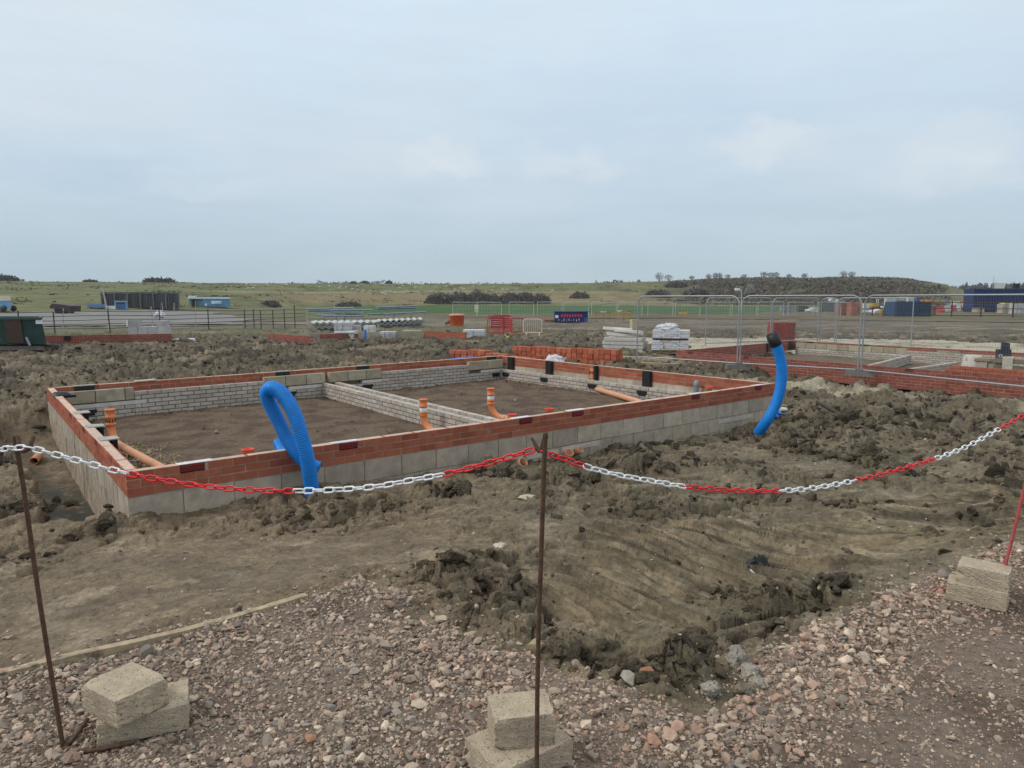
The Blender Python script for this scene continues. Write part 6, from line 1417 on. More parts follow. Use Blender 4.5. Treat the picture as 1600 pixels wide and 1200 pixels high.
m = MB(); m.box((a.x, Yd, a.z+.25), (.5, .05, .52), col=(.74, .76, .72)); m.box((a.x, Yd, a.z-.25), (.52, .05, .48), col=(.66, .63, .12)); m.build('board', M['paint'], t); m = MB(); m.box((a.x, Yd-.03, a.z-.2), (.17, .03, .3), col=(.30, .32, .08)); m.box((a.x, Yd-.03, a.z+.28), (.22, .03, .26), col=(.3, .33, .3)); m.build('symbol', M['paint'], t); m = MB(); m.tube([(a.x, Yd+.05, -.4), (a.x, Yd+.05, a.z+.45)], .03, 6, (.5, .5, .5)); m.build('post', M['paint'], t)
# dark blue sign trailer with red figures
q = G(892, 503.5); Yd = q.y; t = thing('painted_skip', 'dark blue painted skip with a row of red figures and white square', 'skip', q); xa, xb = PY(867, 495, Yd).x, PY(918.5, 495, Yd).x; zt = PY(890, 487.5, Yd).z; z0 = q.z; W_ = xb-xa
m = MB(); m.box(((xa+xb)/2, Yd+.7, (z0+zt)/2), (W_, 1.4, zt-z0), col=(.018, .028, .12)); m.build('body', M['paint'], t); m = MB(); m.box(((xa+xb)/2, Yd+.7, zt+.03), (W_+.1, 1.5, .07), col=(.045, .06, .2)); m.build('rim', M['paint'], t)
m = MB(); m.box((xa+.16, Yd-.02, z0+(zt-z0)*.58), (.26, .04, .24), col=(.7, .74, .8)); m.build('white_square', M['paint'], t)
for k in range(8):
    xx = xa+W_*(.215+.083*k); m = MB(); m.box((xx, Yd-.02, z0+(zt-z0)*.66), (.14, .04, .24), col=(.62, .05, .09)); m.box((xx+.01, Yd-.045, z0+(zt-z0)*(.69 if k % 2 else .64)), (.05, .02, .06), col=(.3, .1, .3)); m.build('red_figure', M['paint'], t)
for k in range(9):
    xx = xa+W_*(.13+.075*k+random.uniform(-.015, .015)); m = MB(); m.box((xx, Yd-.02, z0+(zt-z0)*random.uniform(.2, .32)), (.06, .04, random.uniform(.12, .22)), col=random.choice(((.5, .5, .55), (.35, .22, .2), (.6, .58, .55)))); m.build('pale_figure', M['paint'], t)
bx('end_panel', 'paint', t, (xb-.16, Yd-.02), (.3, .04, (zt-z0)*.4), z0+.05, 0, (.03, .10, .30))
m = MB(); q = G(858, 503); m.box((q.x, q.y, q.z+.22), (1.2, .4, .06), col=(.62, .2, .08)); m.box((q.x+.1, q.y+.1, q.z+.12), (1.1, .35, .06), col=(.55, .25, .12)); m.box((q.x+.1, q.y, q.z+.05), (.9, .3, .09), col=(.2, .15, .1)); solo('orange_boards', m, M['paint'], 'stacked orange boards left of the dark blue painted skip', 'boards')
def yframe(label, x0, x1, yt, yb):
    q = G((x0+x1)/2, yb); Yd = q.y; t = thing('steel_trestle', label, 'trestle', q, 0, 'yellow trestles'); xa, xb = PY(x0, yb, Yd).x, PY(x1, yb, Yd).x; h = PY(x0, yt, Yd).z-q.z; yc = (.42, .27, .06)
    for xx in (xa, xb, lerp(xa, xb, .55)): bx('leg', 'paint', t, (xx, Yd), (.09, .09, h), q.z, 0, yc)
    for k in (.45, .92): bx('rail', 'paint', t, ((xa+xb)/2, Yd-.05), (xb-xa+.1, .06, .10), q.z+h*k, 0, jc(yc, .2))
    m = MB()
    for k in range(6): m.box((lerp(xa, xb, random.random()), Yd+.3, q.z+h+random.uniform(.02, .1)), (random.uniform(.2, .5), .15, .1), col=random.choice(((.3, .2, .1), (.5, .46, .38), (.2, .14, .08))), jit=.04)
    m.build('load', M['paint'], t)
yframe('yellow steel trestle with load right of the painted skip', 931, 953, 489, 503); yframe('yellow steel trestle with pale load further right of the painted skip', 962, 985, 488, 503)
m = MB(); q = G(1067, 494); m.box((q.x, q.y, q.z+.35), (1.0, .1, .2), col=(.62, .33, .06)); m.box((q.x-.3, q.y, q.z+.12), (.1, .3, .3), col=(.5, .26, .05)); m.box((q.x+.3, q.y, q.z+.12), (.1, .3, .3), col=(.5, .26, .05)); solo('board_barrier', m, M['paint'], 'low orange barrier board standing by the field edge', 'barrier')
q = G(1158, 496); Yd = q.y; t = thing('camera_mast', 'slim mast with white camera box standing behind the mesh fence', 'mast', q)
m = MB(); m.tube([q, PY(1158.5, 453, Yd)], .035, 6, (.6, .62, .62)); m.build('pole', M['paint'], t); m = MB(); m.box(PY(1152, 452, Yd), (.5, .25, .26), col=(.78, .8, .8)); m.build('camera_box', M['paint'], t); m = MB(); m.box(PY(1157, 453.3, Yd), (.18, .2, .12), col=(.7, .72, .72)); m.build('bracket', M['paint'], t); m = MB(); m.tube([PY(1151.5, 450, Yd), PY(1151.5, 446, Yd)], .015, 5, (.4, .4, .4)); m.build('aerial', M['paint'], t)

# compound at the right
q = G(1427, 494.5); Yd = q.y; t = thing('storage_container', 'blue open topped container standing in the compound at right', 'container', q); xa, xb = PY(1399, 480, Yd).x, PY(1456, 480, Yd).x; zt = PY(1420, 471.5, Yd).z; z0 = q.z
m = MB(); m.box(((xa+xb)/2, Yd+1.2, (z0+zt)/2), (xb-xa, 2.3, zt-z0), col=(.025, .065, .135)); m.build('body', M['paint'], t); m = MB()
for k in range(24): m.box((xa+(xb-xa)*(k+.5)/24, Yd+.02, (z0+zt)/2), (.06, .08, zt-z0-.1), col=(.03, .075, .15))
m.build('ribs', M['paint'], t); m = MB(); m.box(((xa+xb)/2, Yd+.02, zt), (xb-xa+.05, .1, .08), col=(.04, .09, .17)); m.build('rim', M['paint'], t)
Yc = 110; t = thing('shipping_container', 'long dark blue shipping container at the far right', 'container', (PY(1560, 470, Yc).x, Yc, hz(PY(1560, 470, Yc).x, Yc))); xa, xb = PY(1522, 460, Yc).x, PY(1640, 460, Yc).x; zt = PY(1560, 451.5, Yc).z; z0 = t.location.z
m = MB(); m.box(((xa+xb)/2, Yc+1.3, (z0+zt)/2), (xb-xa, 2.4, zt-z0), col=(.018, .04, .12)); m.build('body', M['paint'], t); m = MB()
for k in range(44): m.box((xa+(xb-xa)*(k+.5)/44, Yc+.06, (z0+zt)/2), (.12, .1, zt-z0-.3), col=(.022, .05, .14))
m.build('ribs', M['paint'], t); m = MB(); m.box(((xa+xb)/2, Yc+.08, zt), (xb-xa+.1, .14, .16), col=(.05, .07, .13)); m.build('top_rail', M['paint'], t)
m = MB(); q = PY(1588, 448, Yc+1); m.box((q.x, q.y, zt+.4), (.65, .6, .75), col=(.02, .02, .025)); m.box((q.x, q.y, zt+.8), (.8, .7, .12), col=(.03, .03, .03)); solo('black_tank', m, M['paint'], 'small black tank on the roof of the long blue shipping container', 'tank')
van('pale hut rising behind the long blue shipping container', 1553, 1568.5, 443.5, 470, (.6, .55, .5), 'hut', (.66, .62, .58), 'hut', False, 3, None, -.32)
# water filled barriers, red and white
q0 = P(1463, 488.5, -.32); q1 = P(1508, 484, -.32)
for k in range(5):
    c = lerp(q0, q1, (k+.5)/5); d = (q1-q0).normalized(); L = (q1-q0).length/5; z0 = gB(c.x, c.y); w_ = Vector((-d.y, d.x, 0)); m = MB(); cc = (.62, .05, .07) if k % 2 == 0 else (.70, .70, .68)
    pr = [(-.28, 0), (.28, 0), (.26, .3), (.11, .55), (.09, 1.0), (-.09, 1.0), (-.11, .55), (-.26, .3)]
    m.poly([c-d*(L/2-.04)+w_*a+Vector((0, 0, z0+b-c.z)) for a, b in pr], L-.08, d, cc)
    solo('road_barrier', m, M['paint'], ['red plastic road barrier at the left end of the row in the compound', 'white plastic road barrier second in the row in the compound', 'red plastic road barrier in the middle of the row in the compound', 'white plastic road barrier fourth in the row in the compound', 'red plastic road barrier at the right end of the row in the compound'][k], 'barrier', 'red and white road barriers')
# brown post and rail fence
fa, fb = P(1440, 494.5, -.32), P(1700, 497, -.32); t = thing('rail_fence', 'rust brown post and rail fence before the compound at right', 'fence', z3(fa, -.32))
for x_ in (1487, 1533, 1583, 1640): q = lerp(fa, fb, t_on(fa, fb, x_, 485, 0)); bx('post', 'rust', t, (q.x, q.y), (.12, .12, 1.85), gB(q.x, q.y)-.1)
for h in (.15, .9, 1.58):
    m = MB(); m.tube([z3(fa, -.32+h), z3(lerp(fa, fb, .5), -.32+h+.02), z3(fb, -.32+h)], .045, 6); m.build('rail', M['rust'], t)
fa, fb = P(1345, 493, -.32), P(1400, 494, -.32); t = thing('rail_fence', 'short brown rail fence left of the blue open topped container', 'fence', z3(fa, -.32))
for k in range(4): q = lerp(fa, fb, k/3); bx('post', 'rust', t, (q.x, q.y), (.1, .1, 1.1), gB(q.x, q.y)-.1)
for h in (.2, .85): m = MB(); m.tube([z3(fa, -.32+h), z3(fb, -.32+h)], .04, 6); m.build('rail', M['rust'], t)
def cube(label, x0, x1, yt, yb, col, name, cat, grp=None, zz=-.32, cells=None, mt='paint', dep=1.2):
    q = G((x0+x1)/2, yb, zz); Yd = q.y; xa, xb = PY(x0, yb, Yd).x, PY(x1, yb, Yd).x; h = PY(x0, yt, Yd).z-q.z; nx, nz = cells or (3, 3); m = MB(); L = xb-xa
    for i in range(nx):
        for k in range(nz): m.box((xa+L*(i+.5)/nx, Yd+dep/2, q.z+h*(k+.5)/nz), (L/nx-.03, dep, h/nz-.03), col=jc(col, .1), jit=.02)
    return solo(name, m, M[mt], label, cat, grp)
g_ = 'packs of materials in the compound'
cube('terracotta brick pack beside the grey timber stack in the compound', 1310, 1328, 472.5, 492.5, (.34, .15, .11), 'brick_pack', 'bricks', g_)
cube('terracotta brick pack left of the mesh fence joint in the compound', 1329, 1346, 472, 493, (.36, .16, .115), 'brick_pack', 'bricks', g_)
cube('dark grey timber stack with light top in the compound', 1281, 1309, 472.5, 487, (.12, .12, .125), 'timber_stack', 'stack', g_, cells=(1, 5))
cube('grey wrapped bundle left of the dark machine in the compound', 1222, 1241, 477.5, 488, (.22, .23, .26), 'wrapped_bundle', 'bundle', g_)
cube('dark low machine shape left of the white bag in the compound', 1249, 1262, 478, 487, (.04, .045, .05), 'dark_bundle', 'bundle', g_)
cube('pinkish wrapped brick pack first in the row right of the barriers', 1508, 1520, 472, 485, (.42, .35, .36), 'brick_pack', 'bricks', g_)
cube('pinkish wrapped brick pack second in the row right of the barriers', 1521, 1533, 471.5, 485, (.36, .30, .32), 'brick_pack', 'bricks', g_)
cube('pinkish wrapped brick pack third in the row right of the barriers', 1534, 1548, 471, 485, (.42, .35, .36), 'brick_pack', 'bricks', g_)
cube('grey block pack before the long blue container', 1550, 1565, 470, 485, (.40, .38, .36), 'block_pack', 'blocks', g_)
cube('tan block pack with yellow top near the brown fence post', 1566, 1582, 475, 489.5, (.42, .38, .32), 'block_pack', 'blocks', g_)
cube('light grey block pack at the right edge by the brown fence', 1585, 1600, 474, 490, (.46, .46, .46), 'block_pack', 'blocks', g_)
cube('tall pale grey block pack behind the others at the right edge', 1583, 1612, 468, 484, (.45, .45, .45), 'block_pack', 'blocks', g_)
for (lab, x0, x1, yt, yb, col, nm, ct, cells) in (
    ('low white wrapped pack between the terracotta packs and yellow dumper', 1349, 1358, 474, 483, (.60, .60, .58), 'wrapped_pack', 'pack', (2, 2)),
    ('tan pack between the white caged tanks', 1400, 1407, 466, 477, (.40, .34, .25), 'timber_pack', 'pack', (2, 3)),
    ('blue drum group right of the right caged tank', 1432, 1441, 465, 476, (.04, .09, .22), 'drum_pack', 'drums', (3, 1)),
    ('orange plastic barrier pack behind the blue open container', 1441, 1449, 468, 476, (.55, .17, .05), 'barrier_pack', 'pack', (2, 3)),
    ('white wrapped pack behind the red and white road barriers', 1490, 1500, 471, 481, (.58, .57, .57), 'wrapped_pack', 'pack', (2, 2)),
    ('red material pack at the left end of the long blue container', 1508, 1517, 462, 472, (.45, .10, .07), 'wrapped_pack', 'pack', (2, 2)),
    ('pale grey pack left of the terracotta packs in the compound', 1296, 1308, 466, 473.5, (.46, .47, .48), 'sheet_pack', 'pack', (1, 3)),
    ('silver wrapped insulation pack beside the grey timber stack', 1270, 1280, 480, 488, (.50, .51, .52), 'wrapped_pack', 'pack', (2, 2)),
    ('dark brown timber pack below the right caged tank', 1457, 1463, 478, 492, (.13, .09, .06), 'timber_pack', 'pack', (1, 4)),
    ('low cream pack at the foot of the brown fence', 1526, 1538, 481, 488, (.44, .40, .33), 'block_pack', 'blocks', (3, 2)),
    ('yellow pipe bundle left of the pale hut', 1540, 1550, 466, 471, (.55, .42, .08), 'pipe_bundle', 'pipes', (1, 3))):
    cube(lab, x0, x1, yt, yb, col, nm, ct, g_, cells=cells)
q = P(1573, 480, -.32); q = G(1574, 489.5); m = MB(); m.box((q.x, q.y+.5, PY(1574, 474.5, q.y).z+.05), (1.1, 1.1, .16), col=(.66, .60, .12), jit=.04); solo('yellow_cover', m, M['paint'], 'yellow cover lying on the tan block pack by the brown fence', 'cover')
for k, (x0, x1, yt, yb) in enumerate(((1384, 1399, 465.5, 478), (1407, 1418, 463.5, 476), (1419, 1431, 464, 476))):
    q = G((x0+x1)/2, yb); Yd = q.y; xa, xb = PY(x0, yb, Yd).x, PY(x1, yb, Yd).x; h = PY(x0, yt, Yd).z-q.z; t = thing('liquid_tank', ['white caged liquid tank alone behind the yellow dumper', 'white caged liquid tank left above the blue open container', 'white caged liquid tank right above the blue open container'][k], 'tank', q, 0, 'white caged tanks')
    bx('tank', 'paint', t, ((xa+xb)/2, Yd+.6), (xb-xa-.1, 1.1, h-.2), q.z+.15, 0, (.58, .60, .58)); m = MB()
    for i in range(5): m.box((xa+(xb-xa)*i/4, Yd, q.z+h/2), (.05, .05, h), col=(.4, .42, .42))
    for j in range(4): m.box(((xa+xb)/2, Yd-.03, q.z+.15+h*.27*j), (xb-xa, .05, .05), col=(.4, .42, .42))
    m.build('cage', M['paint'], t)
def bags(label, px, py, s, n, name='bulk_bag'):
    q = G(px, py); m = MB(); V, Fq = LP3_[n % 6]; m.add([(q.x+v[0]*s, q.y+v[1]*s*.6, q.z+s*.4+v[2]*s*.55) for v in V], [tuple(f) for f in Fq], (1, 1, 1), True); solo(name, m, M['glossy_wrap'], label, 'bag', 'white bags in the compound')
bags('white bag heap left of the grey timber stack', 1264, 488, .55, 1); bags('white bag heap below the yellow dumper', 1367, 490.5, .65, 2); bags('small white bag heap right of the yellow dumper', 1378, 482, .5, 3); bags('white bag by the terracotta brick packs', 1351, 489, .4, 4)
q = G(1386, 493.5); m = MB(); m.box((q.x, q.y+.4, q.z+.3), (1.25, .8, .6), col=(.45, .26, .04), jit=.03); m.box((q.x, q.y+.4, q.z+.62), (1.3, .85, .06), col=(.5, .3, .06)); solo('yellow_box', m, M['paint'], 'dark yellow grit box left of the blue open topped container', 'box')
q = G(1366, 484); Yd = q.y; t = thing('dumper', 'small yellow dumper standing between the terracotta packs and tanks', 'vehicle', q)
bx('skip_body', 'paint', t, (q.x-.1, Yd), (1.0, 1.2, .7), q.z+.55, 0, (.55, .36, .04), taper=1.15); bx('seat_box', 'paint', t, (q.x+.45, Yd+.5), (.5, .9, .5), q.z+.4, 0, (.5, .33, .05)); m = MB(); m.tube([(q.x+.35, Yd, q.z+.7), (q.x+.35, Yd, q.z+2.0), (q.x+.7, Yd, q.z+2.0), (q.x+.7, Yd, q.z+.7)], .045, 5, (.6, .6, .55)); m.build('roll_bar', M['paint'], t)
for dx in (-.4, .5): m = MB(); m.lathe((q.x+dx, Yd-.6, q.z+.36), [(0, 0), (.38, 0), (.38, .3), (0, .3)], 12, (.03, .03, .03), axis=(0, 1, 0)); m.build('wheel', M['paint'], t)
for k, (x0, x1, yt, yb, lab) in enumerate(((1320, 1331, 465.5, 476, 'pale grey van parked behind the terracotta packs, left of two'), (1331, 1341, 467, 477, 'white pickup parked behind the terracotta packs, right of two'))):
    q = G((x0+x1)/2, yb+2); Yd = q.y+8; t = thing('parked_van', lab, 'van', (q.x, Yd, hz(q.x, Yd)), 0, 'vehicles behind the compound'); s = (1.5 if k == 0 else 1.35); z0 = t.location.z
    m = MB(); m.poly([(q.x-s, Yd, z0+.35), (q.x+s, Yd, z0+.35), (q.x+s, Yd, z0+1.0), (q.x+s*.62, Yd, z0+1.1), (q.x+s*.35, Yd, z0+1.75), (q.x-s*.8, Yd, z0+1.8), (q.x-s, Yd, z0+1.2)], 1.7, (0, 1, 0), (.5, .5, .54)); m.build('body', M['paint'], t)
    m = MB(); m.box((q.x-.1, Yd-.01, z0+1.42), (s*.9, .04, .36), col=(.06, .07, .08)); m.build('window', M['paint'], t)
    for dx in (-.6, .6): m = MB(); m.lathe((q.x+dx*s, Yd-.05, z0+.32), [(0, 0), (.33, 0), (.33, .2), (0, .2)], 12, (.03, .03, .03), axis=(0, 1, 0)); m.build('wheel', M['paint'], t)
q = G(1470, 480); Yd = q.y; t = thing('telehandler', 'red and yellow machine with blue tarpaulin behind the blue open container', 'machine', q)
zz_ = PY(1455, 470, Yd).z; bx('engine_cover', 'paint', t, (PY(1457, 470, Yd).x, Yd), (.55, .8, .4), zz_-.25, 0, (.60, .08, .06)); bx('counterweight', 'paint', t, (PY(1449, 470, Yd).x, Yd+.05), (.55, .8, .28), zz_-.2, 0, (.62, .46, .06)); bx('tarpaulin', 'paint', t, (PY(1479, 470, Yd).x, Yd-.05), (.95, .8, .32), zz_-.2, 0, (.03, .16, .5), jit=.06); bx('chassis', 'paint', t, (PY(1466, 470, Yd).x, Yd+.1), (2.6, .8, .5), q.z+.5, 0, (.09, .07, .06))
for dx in (-.8, .8): m = MB(); m.lathe((q.x+dx, Yd-.35, q.z+.42), [(0, 0), (.44, 0), (.44, .3), (0, .3)], 12, (.025, .025, .025), axis=(0, 1, 0)); m.build('wheel', M['paint'], t)
for k, (px, yt) in enumerate(((1505, 455), (1515, 451.5))):
    q = G(px, 482); m = MB(); m.tube([q, (q.x, q.y, PY(px, yt, q.y).z)], .07, 6, (.05, .05, .055)); m.box((q.x, q.y, PY(px, yt, q.y).z), (.2, .15, .25), col=(.05, .05, .055)); solo('lamp_post', m, M['paint'], ['dark short lamp post left of the long blue container, left of two', 'dark taller lamp post beside the end of the long blue container'][k], 'lamp', 'dark lamp posts')
p = PY(1550, 470, 420); m = MB(); m.tube([(p.x, 420, -2), (p.x, 420, PY(1550, 431, 420).z)], [.3, .12], 5, (.35, .36, .38)); solo('radio_mast', m, M['paint'], 'very thin tall radio mast on the skyline at the far right', 'mast')

# ------------------------------------------------------------------ sheep, bushes, trees, far woods
def sheep_mesh():
    bm = bmesh.new(); bmesh.ops.create_icosphere(bm, subdivisions=2, radius=1)
    for v in bm.verts:
        n = mnoise.noise(v.co*2.2); v.co = Vector((v.co.x*.58*(1+.1*n), v.co.y*.27*(1+.1*n), .62+v.co.z*.30*(1+.1*n)))
    def piece(c, r, sc):
        r_ = bmesh.ops.create_icosphere(bm, subdivisions=1, radius=r)
        for v in r_['verts']: v.co = Vector((v.co.x*sc[0]+c[0], v.co.y*sc[1]+c[1], v.co.z*sc[2]+c[2]))
    piece((.66, 0, .66), .15, (1.5, .8, .9)); piece((.52, 0, .70), .17, (1, .8, 1))
    for x, y in ((.33, .13), (.33, -.13), (-.35, .13), (-.35, -.13)): piece((x, y, .2), .2, (.28, .28, 1.1))
    me = bpy.data.meshes.new('sheep'); bm.to_mesh(me); bm.free(); me.materials.append(M['wool']); me.polygons.foreach_set('use_smooth', [True]*len(me.polygons)); return me
SM = sheep_mesh()
SHP = [(385, 446), (392, 447), (398, 448.5), (387, 453), (396, 452), (421, 443.8), (427, 443.8), (418, 446.5), (447, 447), (515, 448.5), (531, 444.5), (532, 449), (541, 450.5), (530, 452), (551, 454), (559, 455), (558, 448.5), (567, 456), (566, 445), (597, 460), (579, 456), (600, 459), (605, 457), (611, 457), (617, 459), (603, 462), (630, 448.5), (625, 451.5), (643, 446), (650, 451), (657, 450.5), (636, 457), (674, 457), (682, 448.5), (680, 450.5), (697, 449), (711, 454), (720, 451.5), (724, 453.5), (739, 450.5), (771, 450.5), (770, 455), (786, 454), (792, 454.5), (807, 453.5), (863, 456), (476, 446), (500, 450), (660, 446), (706, 447), (750, 447)]
for k, (x_, y_) in enumerate(SHP):
    p = hit(x_, y_+.6); o = bpy.data.objects.new('sheep', SM); COL.objects.link(o); o.location = p; s = random.uniform(.75, .95); o.scale = (s, s, s); o.rotation_euler = (0, 0, random.choice((0, math.pi))+random.uniform(-.6, .6))
    tag(o, 'cream sheep grazing in the scattered flock on the far green hillside', 'sheep', 'sheep on the hillside')

def bush(label, px, py, wpx, hpx, col, seed, grp='dark scrub bushes', at=None, dens=1.0, ysc=.6):
    p = at or hit(px, py); k = F/p.y; w = wpx/k/2; h = hpx/k; rn = np.random.default_rng(seed); n = int(900*dens)
    a = rn.normal(size=(n, 3)); a /= np.linalg.norm(a, axis=1)[:, None]; rad = rn.uniform(.35, 1, n)**.5; a[:, 2] = np.abs(a[:, 2])
    lump = 1+.35*fbm(a[:, 0]*3+seed, a[:, 1]*3+a[:, 2]*2, 1.1, 3, seed)
    c = a*rad[:, None]*lump[:, None]*np.array((w, w*ysc, h)); s = max(.12, .085*max(w, h))*rn.uniform(.5, 1.5, (n, 1, 1))
    d = rn.normal(size=(n, 3, 3)); V = (c[:, None]+d*s*np.array((.6, .6, .9))).reshape(-1, 3); V[:, 2] = np.maximum(V[:, 2], -.3)
    cc = np.repeat(np.array(col)*rn.uniform(.6, 1.4, (n, 1)), 3, 0)
    o = npmesh('bush', V, np.arange(n*3).reshape(-1, 3), M['leaf'], cc, False, 3); o.location = p; return tag(o, label, 'bush', grp)
DK = (.125, .108, .094)
for k, (x_, y_, w_, h_, lab) in enumerate(((688, 474, 50, 15, 'left end of the hedge above the green field'), (718, 474, 44, 17, 'second clump of the hedge above the green field'), (748, 474, 44, 17, 'third clump of the hedge above the green field'), (768, 474, 36, 15, 'fourth clump of the hedge beside the gap above the green field'),
        (795, 474, 36, 15, 'left clump of the shorter hedge above the red barriers'), (820, 474, 40, 17, 'middle clump of the shorter hedge above the red barriers'), (845, 474, 34, 14, 'right clump of the shorter hedge above the red barriers'), (906, 466, 30, 9, 'lone bush on the bank above the dark blue painted skip'),
        (423, 479, 34, 9, 'low mound bush behind the right end of the rail fence'), (1028, 464, 44, 9, 'low bush on the slope left of the camera mast'), (1088, 464, 46, 12, 'wide dark bush around the short pale post'), (1056, 449, 36, 8, 'dark bush high on the slope under the skyline trees'), (545, 479, 40, 6, 'low bush just above the left beam rack'))):
    bush('dark bare scrub bush, '+lab, x_, y_, w_, h_, DK, k+1, dens=1.6)
bush('small grey bush above the long dark hedge', 746, 461, 16, 9, (.10, .105, .075), 41, dens=.5)
def sky_pt(px, R_=CR-3): 
    az = pix_az(px); x, y = R_*math.sin(az), R_*math.cos(az); return Vector((x, y, hz(x, y)))
for k, (px, w_, h_, lab) in enumerate(((258, 52, 6, 'wide dark bush clump on the left skyline'), (20, 44, 7, 'dark bush clump on the skyline at the left edge'), (153, 24, 3, 'low bush on the skyline between the two left clumps'), (555, 10, 3, 'tiny bush on the middle skyline, left of three'), (574, 16, 4, 'small bush on the middle skyline, middle of three'), (611, 12, 5, 'round bush on the middle skyline, right of three'))):
    bush(lab, px, 0, w_, h_, (.075, .072, .052), 60+k, 'bushes on the skyline', sky_pt(px), 1.2)
bush('pale blossoming bush on the dark scrub hill behind the camera mast', 1172, 461, 19, 17, (.30, .27, .25), 71, 'pale bushes on the scrub hill', dens=.6); bush('pinkish pale bush on the slope left of the camera mast', 1128, 460, 18, 11, (.24, .19, .16), 72, 'pale bushes on the scrub hill', dens=.6)
# scrub over the right hill
n = 26000; az = RNG.uniform(pix_az(1040), pix_az(1475), n); s = RNG.uniform(.10, .97, n); r = 215+s*112; x = r*np.sin(az); y = r*np.cos(az); z = hill_z(x, y); kk = sstep(-.25, .25, fbm(x, y, 18, 4, 400)+.25*np.interp(az, [pix_az(1040), pix_az(1140), pix_az(1390), pix_az(1475)], [-1, 1, 1, -.6])); ok = RNG.uniform(0, 1, n) < kk; x, y, z = x[ok], y[ok], z[ok]; n = len(x)
hh_ = RNG.uniform(.4, 1.1, n)*(1+.6*fbm(x, y, 9, 2, 401))*(1-.6*sstep(270, 325, np.hypot(x, y))); d = RNG.normal(size=(n, 3, 3))*np.array((.55, .4, .5)); V = np.stack([x, y, z+hh_*.4], -1)[:, None]+d*hh_[:, None, None]
cc = np.array((.118, .100, .080))*RNG.uniform(.78, 1.22, (n, 1)); cc = np.where(RNG.uniform(0, 1, (n, 1)) < .2, cc*np.array((1.25, 1.35, .9)), cc)
tag(npmesh('hill_scrub', V.reshape(-1, 3), np.arange(n*3).reshape(-1, 3), M['leaf'], np.repeat(cc, 3, 0), False, 3), kind='stuff')
# tussocks over the left hill and bank
n = 30000; az = RNG.uniform(pix_az(-150), pix_az(1150), n); r = RNG.uniform(150, 328, n); x = r*np.sin(az); y = r*np.cos(az); px_ = 800+F*CP*np.tan(az); s0_ = np.interp(az, [pix_az(0), pix_az(380), pix_az(480), pix_az(2000)], [128, 150, 205, 215]); t_ = (r-s0_)/(CR-s0_); kk = sstep(.02, .35, fbm(x, y, 14, 4, 410))*(t_ > .02); ok = RNG.uniform(0, 1, n) < kk; x, y, t_ = x[ok], y[ok], t_[ok]; z = hill_z(x, y); n = len(x)
hh_ = RNG.uniform(.25, .6, n); d = RNG.normal(size=(n, 3, 3))*np.array((.9, .5, .35)); V = np.stack([x, y, z+hh_*.2], -1)[:, None]+d*hh_[:, None, None]; cc = mixc(np.array((.150, .136, .070))*np.ones((n, 1)), np.array((.095, .10, .046)), RNG.uniform(0, 1, n))
tag(npmesh('hill_tussocks', V.reshape(-1, 3), np.arange(n*3).reshape(-1, 3), M['leaf'], np.repeat(cc, 3, 0), False, 3), kind='stuff')

def bare_tree(label, px, hpx, spread, seed, grp='bare trees on the skyline', p=None):
    p = p or sky_pt(px, CR-4); k = F/p.y; h = hpx/k; rn = np.random.default_rng(seed); rr_ = random.Random(seed); t = thing('bare_tree', label, 'tree', p, 0, grp); m = MB(); w = h*.62*spread
    for q in range(rr_.choice((2, 3, 4))):
        tip = Vector(p)+Vector((rr_.gauss(0, .35)*w, rr_.gauss(0, .35)*w, h*rr_.uniform(.6, .9))); b = Vector(p)+Vector((rr_.gauss(0, .06)*w, 0, -.3))
        m.tube([b, lerp(b, tip, .4)+Vector((0, 0, .1*h)), tip], [.016*h+.02, .01*h+.02, .02], 5, (1, 1, 1))
    m.build('trunk', M['bark'], t)
    n = 420; a = rn.normal(size=(n, 3)); a /= np.linalg.norm(a, axis=1)[:, None]; rad = rn.uniform(.15, 1, n)**.5; lump = 1+.5*fbm(a[:, 0]*2+seed, a[:, 2]*2+a[:, 1], .8, 3, seed)
    c = a*(rad*lump)[:, None]*np.array((w, w, h*.48))+np.array((0, 0, h*.50)); d = rn.normal(size=(n, 3)); d /= np.linalg.norm(d, axis=1)[:, None]; L = rn.uniform(.3, .9, (n, 1))*h*.16; s_ = rn.normal(size=(n, 3))*.035
    V = np.stack([c-d*L, c+d*L+s_, c+d*L*.2-s_*1.5], 1).reshape(-1, 3)
    o = npmesh('crown', V, np.arange(n*3).reshape(-1, 3), M['leaf'], np.repeat(np.array((.115, .098, .082))*rn.uniform(.7, 1.3, (n, 1)), 3, 0), False, 3, t); return t
TL = [(1026, 11, .8, 'tallest bare tree at the left end of the skyline row'), (1040, 8, 1.2, 'wide bare tree beside the tallest one on the skyline'), (1076, 5, 1.2, 'low bare tree alone on the rising skyline'), (1102, 6, 1.1, 'small bare tree where the scrub hill begins'), (1112, 7, .8, 'narrow bare tree first of a close pair on the scrub hill'), (1119, 7, .9, 'narrow bare tree second of a close pair on the scrub hill'), (1131, 5, 1.2, 'low bare tree right of the close pair on the scrub hill'), (1156, 5, 1.2, 'low bare tree above the camera mast'), (1187, 8, 1.0, 'bare tree first of the group of three above the upright duct'), (1197, 7, 1.1, 'bare tree middle of the group of three above the upright duct'), (1205, 7, 1.1, 'bare tree last of the group of three above the upright duct'), (1225, 5, 1.1, 'small bare tree right of the group of three'), (1249, 6, 1.1, 'bare tree midway along the top of the scrub hill'), (1309, 8, 1.0, 'dark bare tree at the top of the scrub hill, left of pair'), (1321, 7, 1.1, 'dark bare tree at the top of the scrub hill, right of pair'), (23, 8, .9, 'bare tree above the bush clump at the left edge'), (49, 3, 1.2, 'tiny bare tree on the skyline near the left edge')]
for k, (px, h_, s_, lab) in enumerate(TL): bare_tree(lab, px, h_*1.3, s_, k+5)
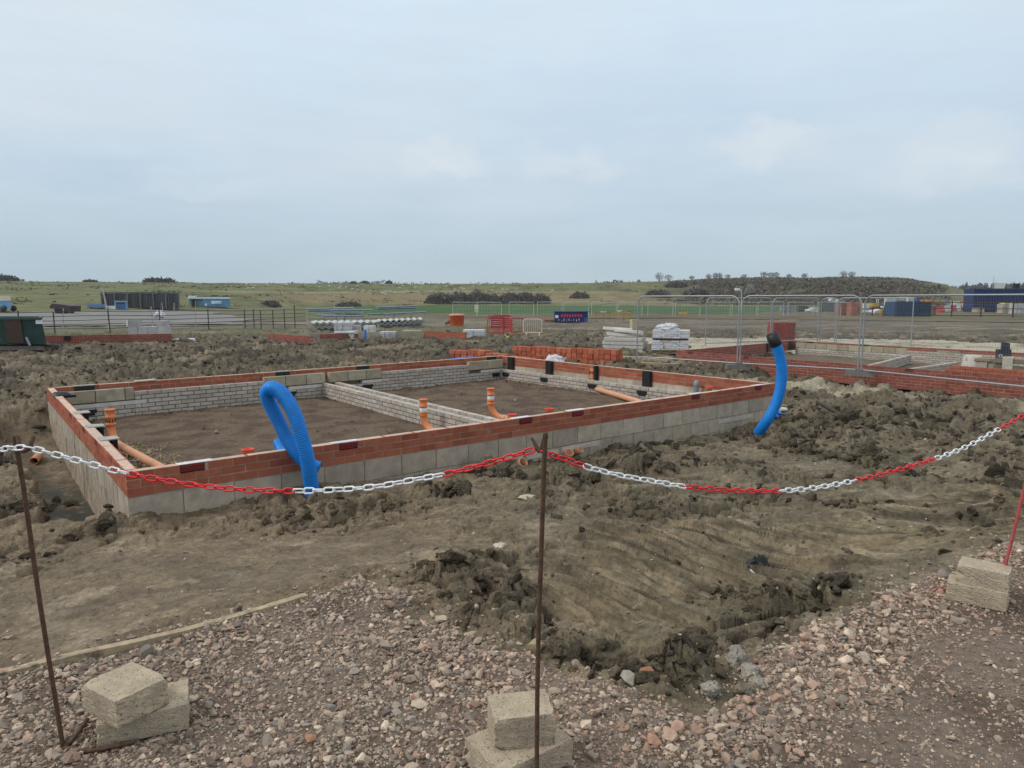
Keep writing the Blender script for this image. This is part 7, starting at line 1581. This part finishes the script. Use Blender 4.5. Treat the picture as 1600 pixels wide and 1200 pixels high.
# distant belts of wood
def wood(name, x0, x1, Rm, prof, n, seed, wid):
    rn = np.random.default_rng(seed); Vs = []; Cs = []
    for i in range(n):
        px = rn.uniform(x0, x1); Rr = Rm+rn.uniform(-wid, wid); az = pix_az(px); x, y = Rr*math.sin(az), Rr*math.cos(az); top = PY(px, prof(px)+rn.uniform(-.2, 1.6), y).z; z0 = -4.0
        nn = 90; a = rn.normal(size=(nn, 3)); a /= np.linalg.norm(a, axis=1)[:, None]; w = rn.uniform(3, 6); hh = max(4.0, top-z0); c = np.stack([x+a[:, 0]*w, y+a[:, 1]*w, z0+hh*.55+a[:, 2]*hh*.45], -1)
        Vs.append((c[:, None]+rn.normal(size=(nn, 3, 3))*np.array((.9, .9, 1.2))).reshape(-1, 3)); Cs.append(np.repeat(np.array((.06, .06, .045))*rn.uniform(.6, 1.3, (nn, 1)), 3, 0))
    V = np.concatenate(Vs); tag(npmesh(name, V, np.arange(len(V)).reshape(-1, 3), M['leaf'], np.concatenate(Cs), False, 3), kind='stuff')
wood('distant_woods', 1462, 1900, 620, lambda x: 450 if x < 1490 else (446.5+2*math.sin(x/13) if x < 1560 else 443.5+1.2*math.sin(x/7)), 170, 1, 40)
wood('distant_woods', 1440, 1900, 1050, lambda x: 445.5+1.5*math.sin(x/21), 120, 2, 60)
wood('distant_woods', 500, 660, 1050, lambda x: 440.5+1.4*math.sin(x/9)-(2.0 if 585 < x < 605 else 0)-(1.2 if x < 530 else 0), 70, 3, 60)
wood('distant_woods', 660, 960, 1250, lambda x: 441.8+.6*math.sin(x/11), 60, 4, 60)
wood('distant_woods', 925, 1000, 700, lambda x: 439.8+.8*math.sin(x/5), 22, 5, 30)

# ------------------------------------------------------------------ air
hm = bpy.data.materials.new('haze'); hm.use_nodes = True; nt = hm.node_tree; nt.nodes.clear(); out = nt.nodes.new('ShaderNodeOutputMaterial'); pv = nt.nodes.new('ShaderNodeVolumePrincipled'); pv.inputs['Color'].default_value = (.93, .97, 1.0, 1); pv.inputs['Density'].default_value = .00024; pv.inputs['Anisotropy'].default_value = 0
nt.links.new(pv.outputs[0], out.inputs['Volume'])
m = MB(); m.box((0, 620, 13), (3400, 1480, 40)); hz_o = m.build('haze', hm); tag(hz_o, kind='stuff')
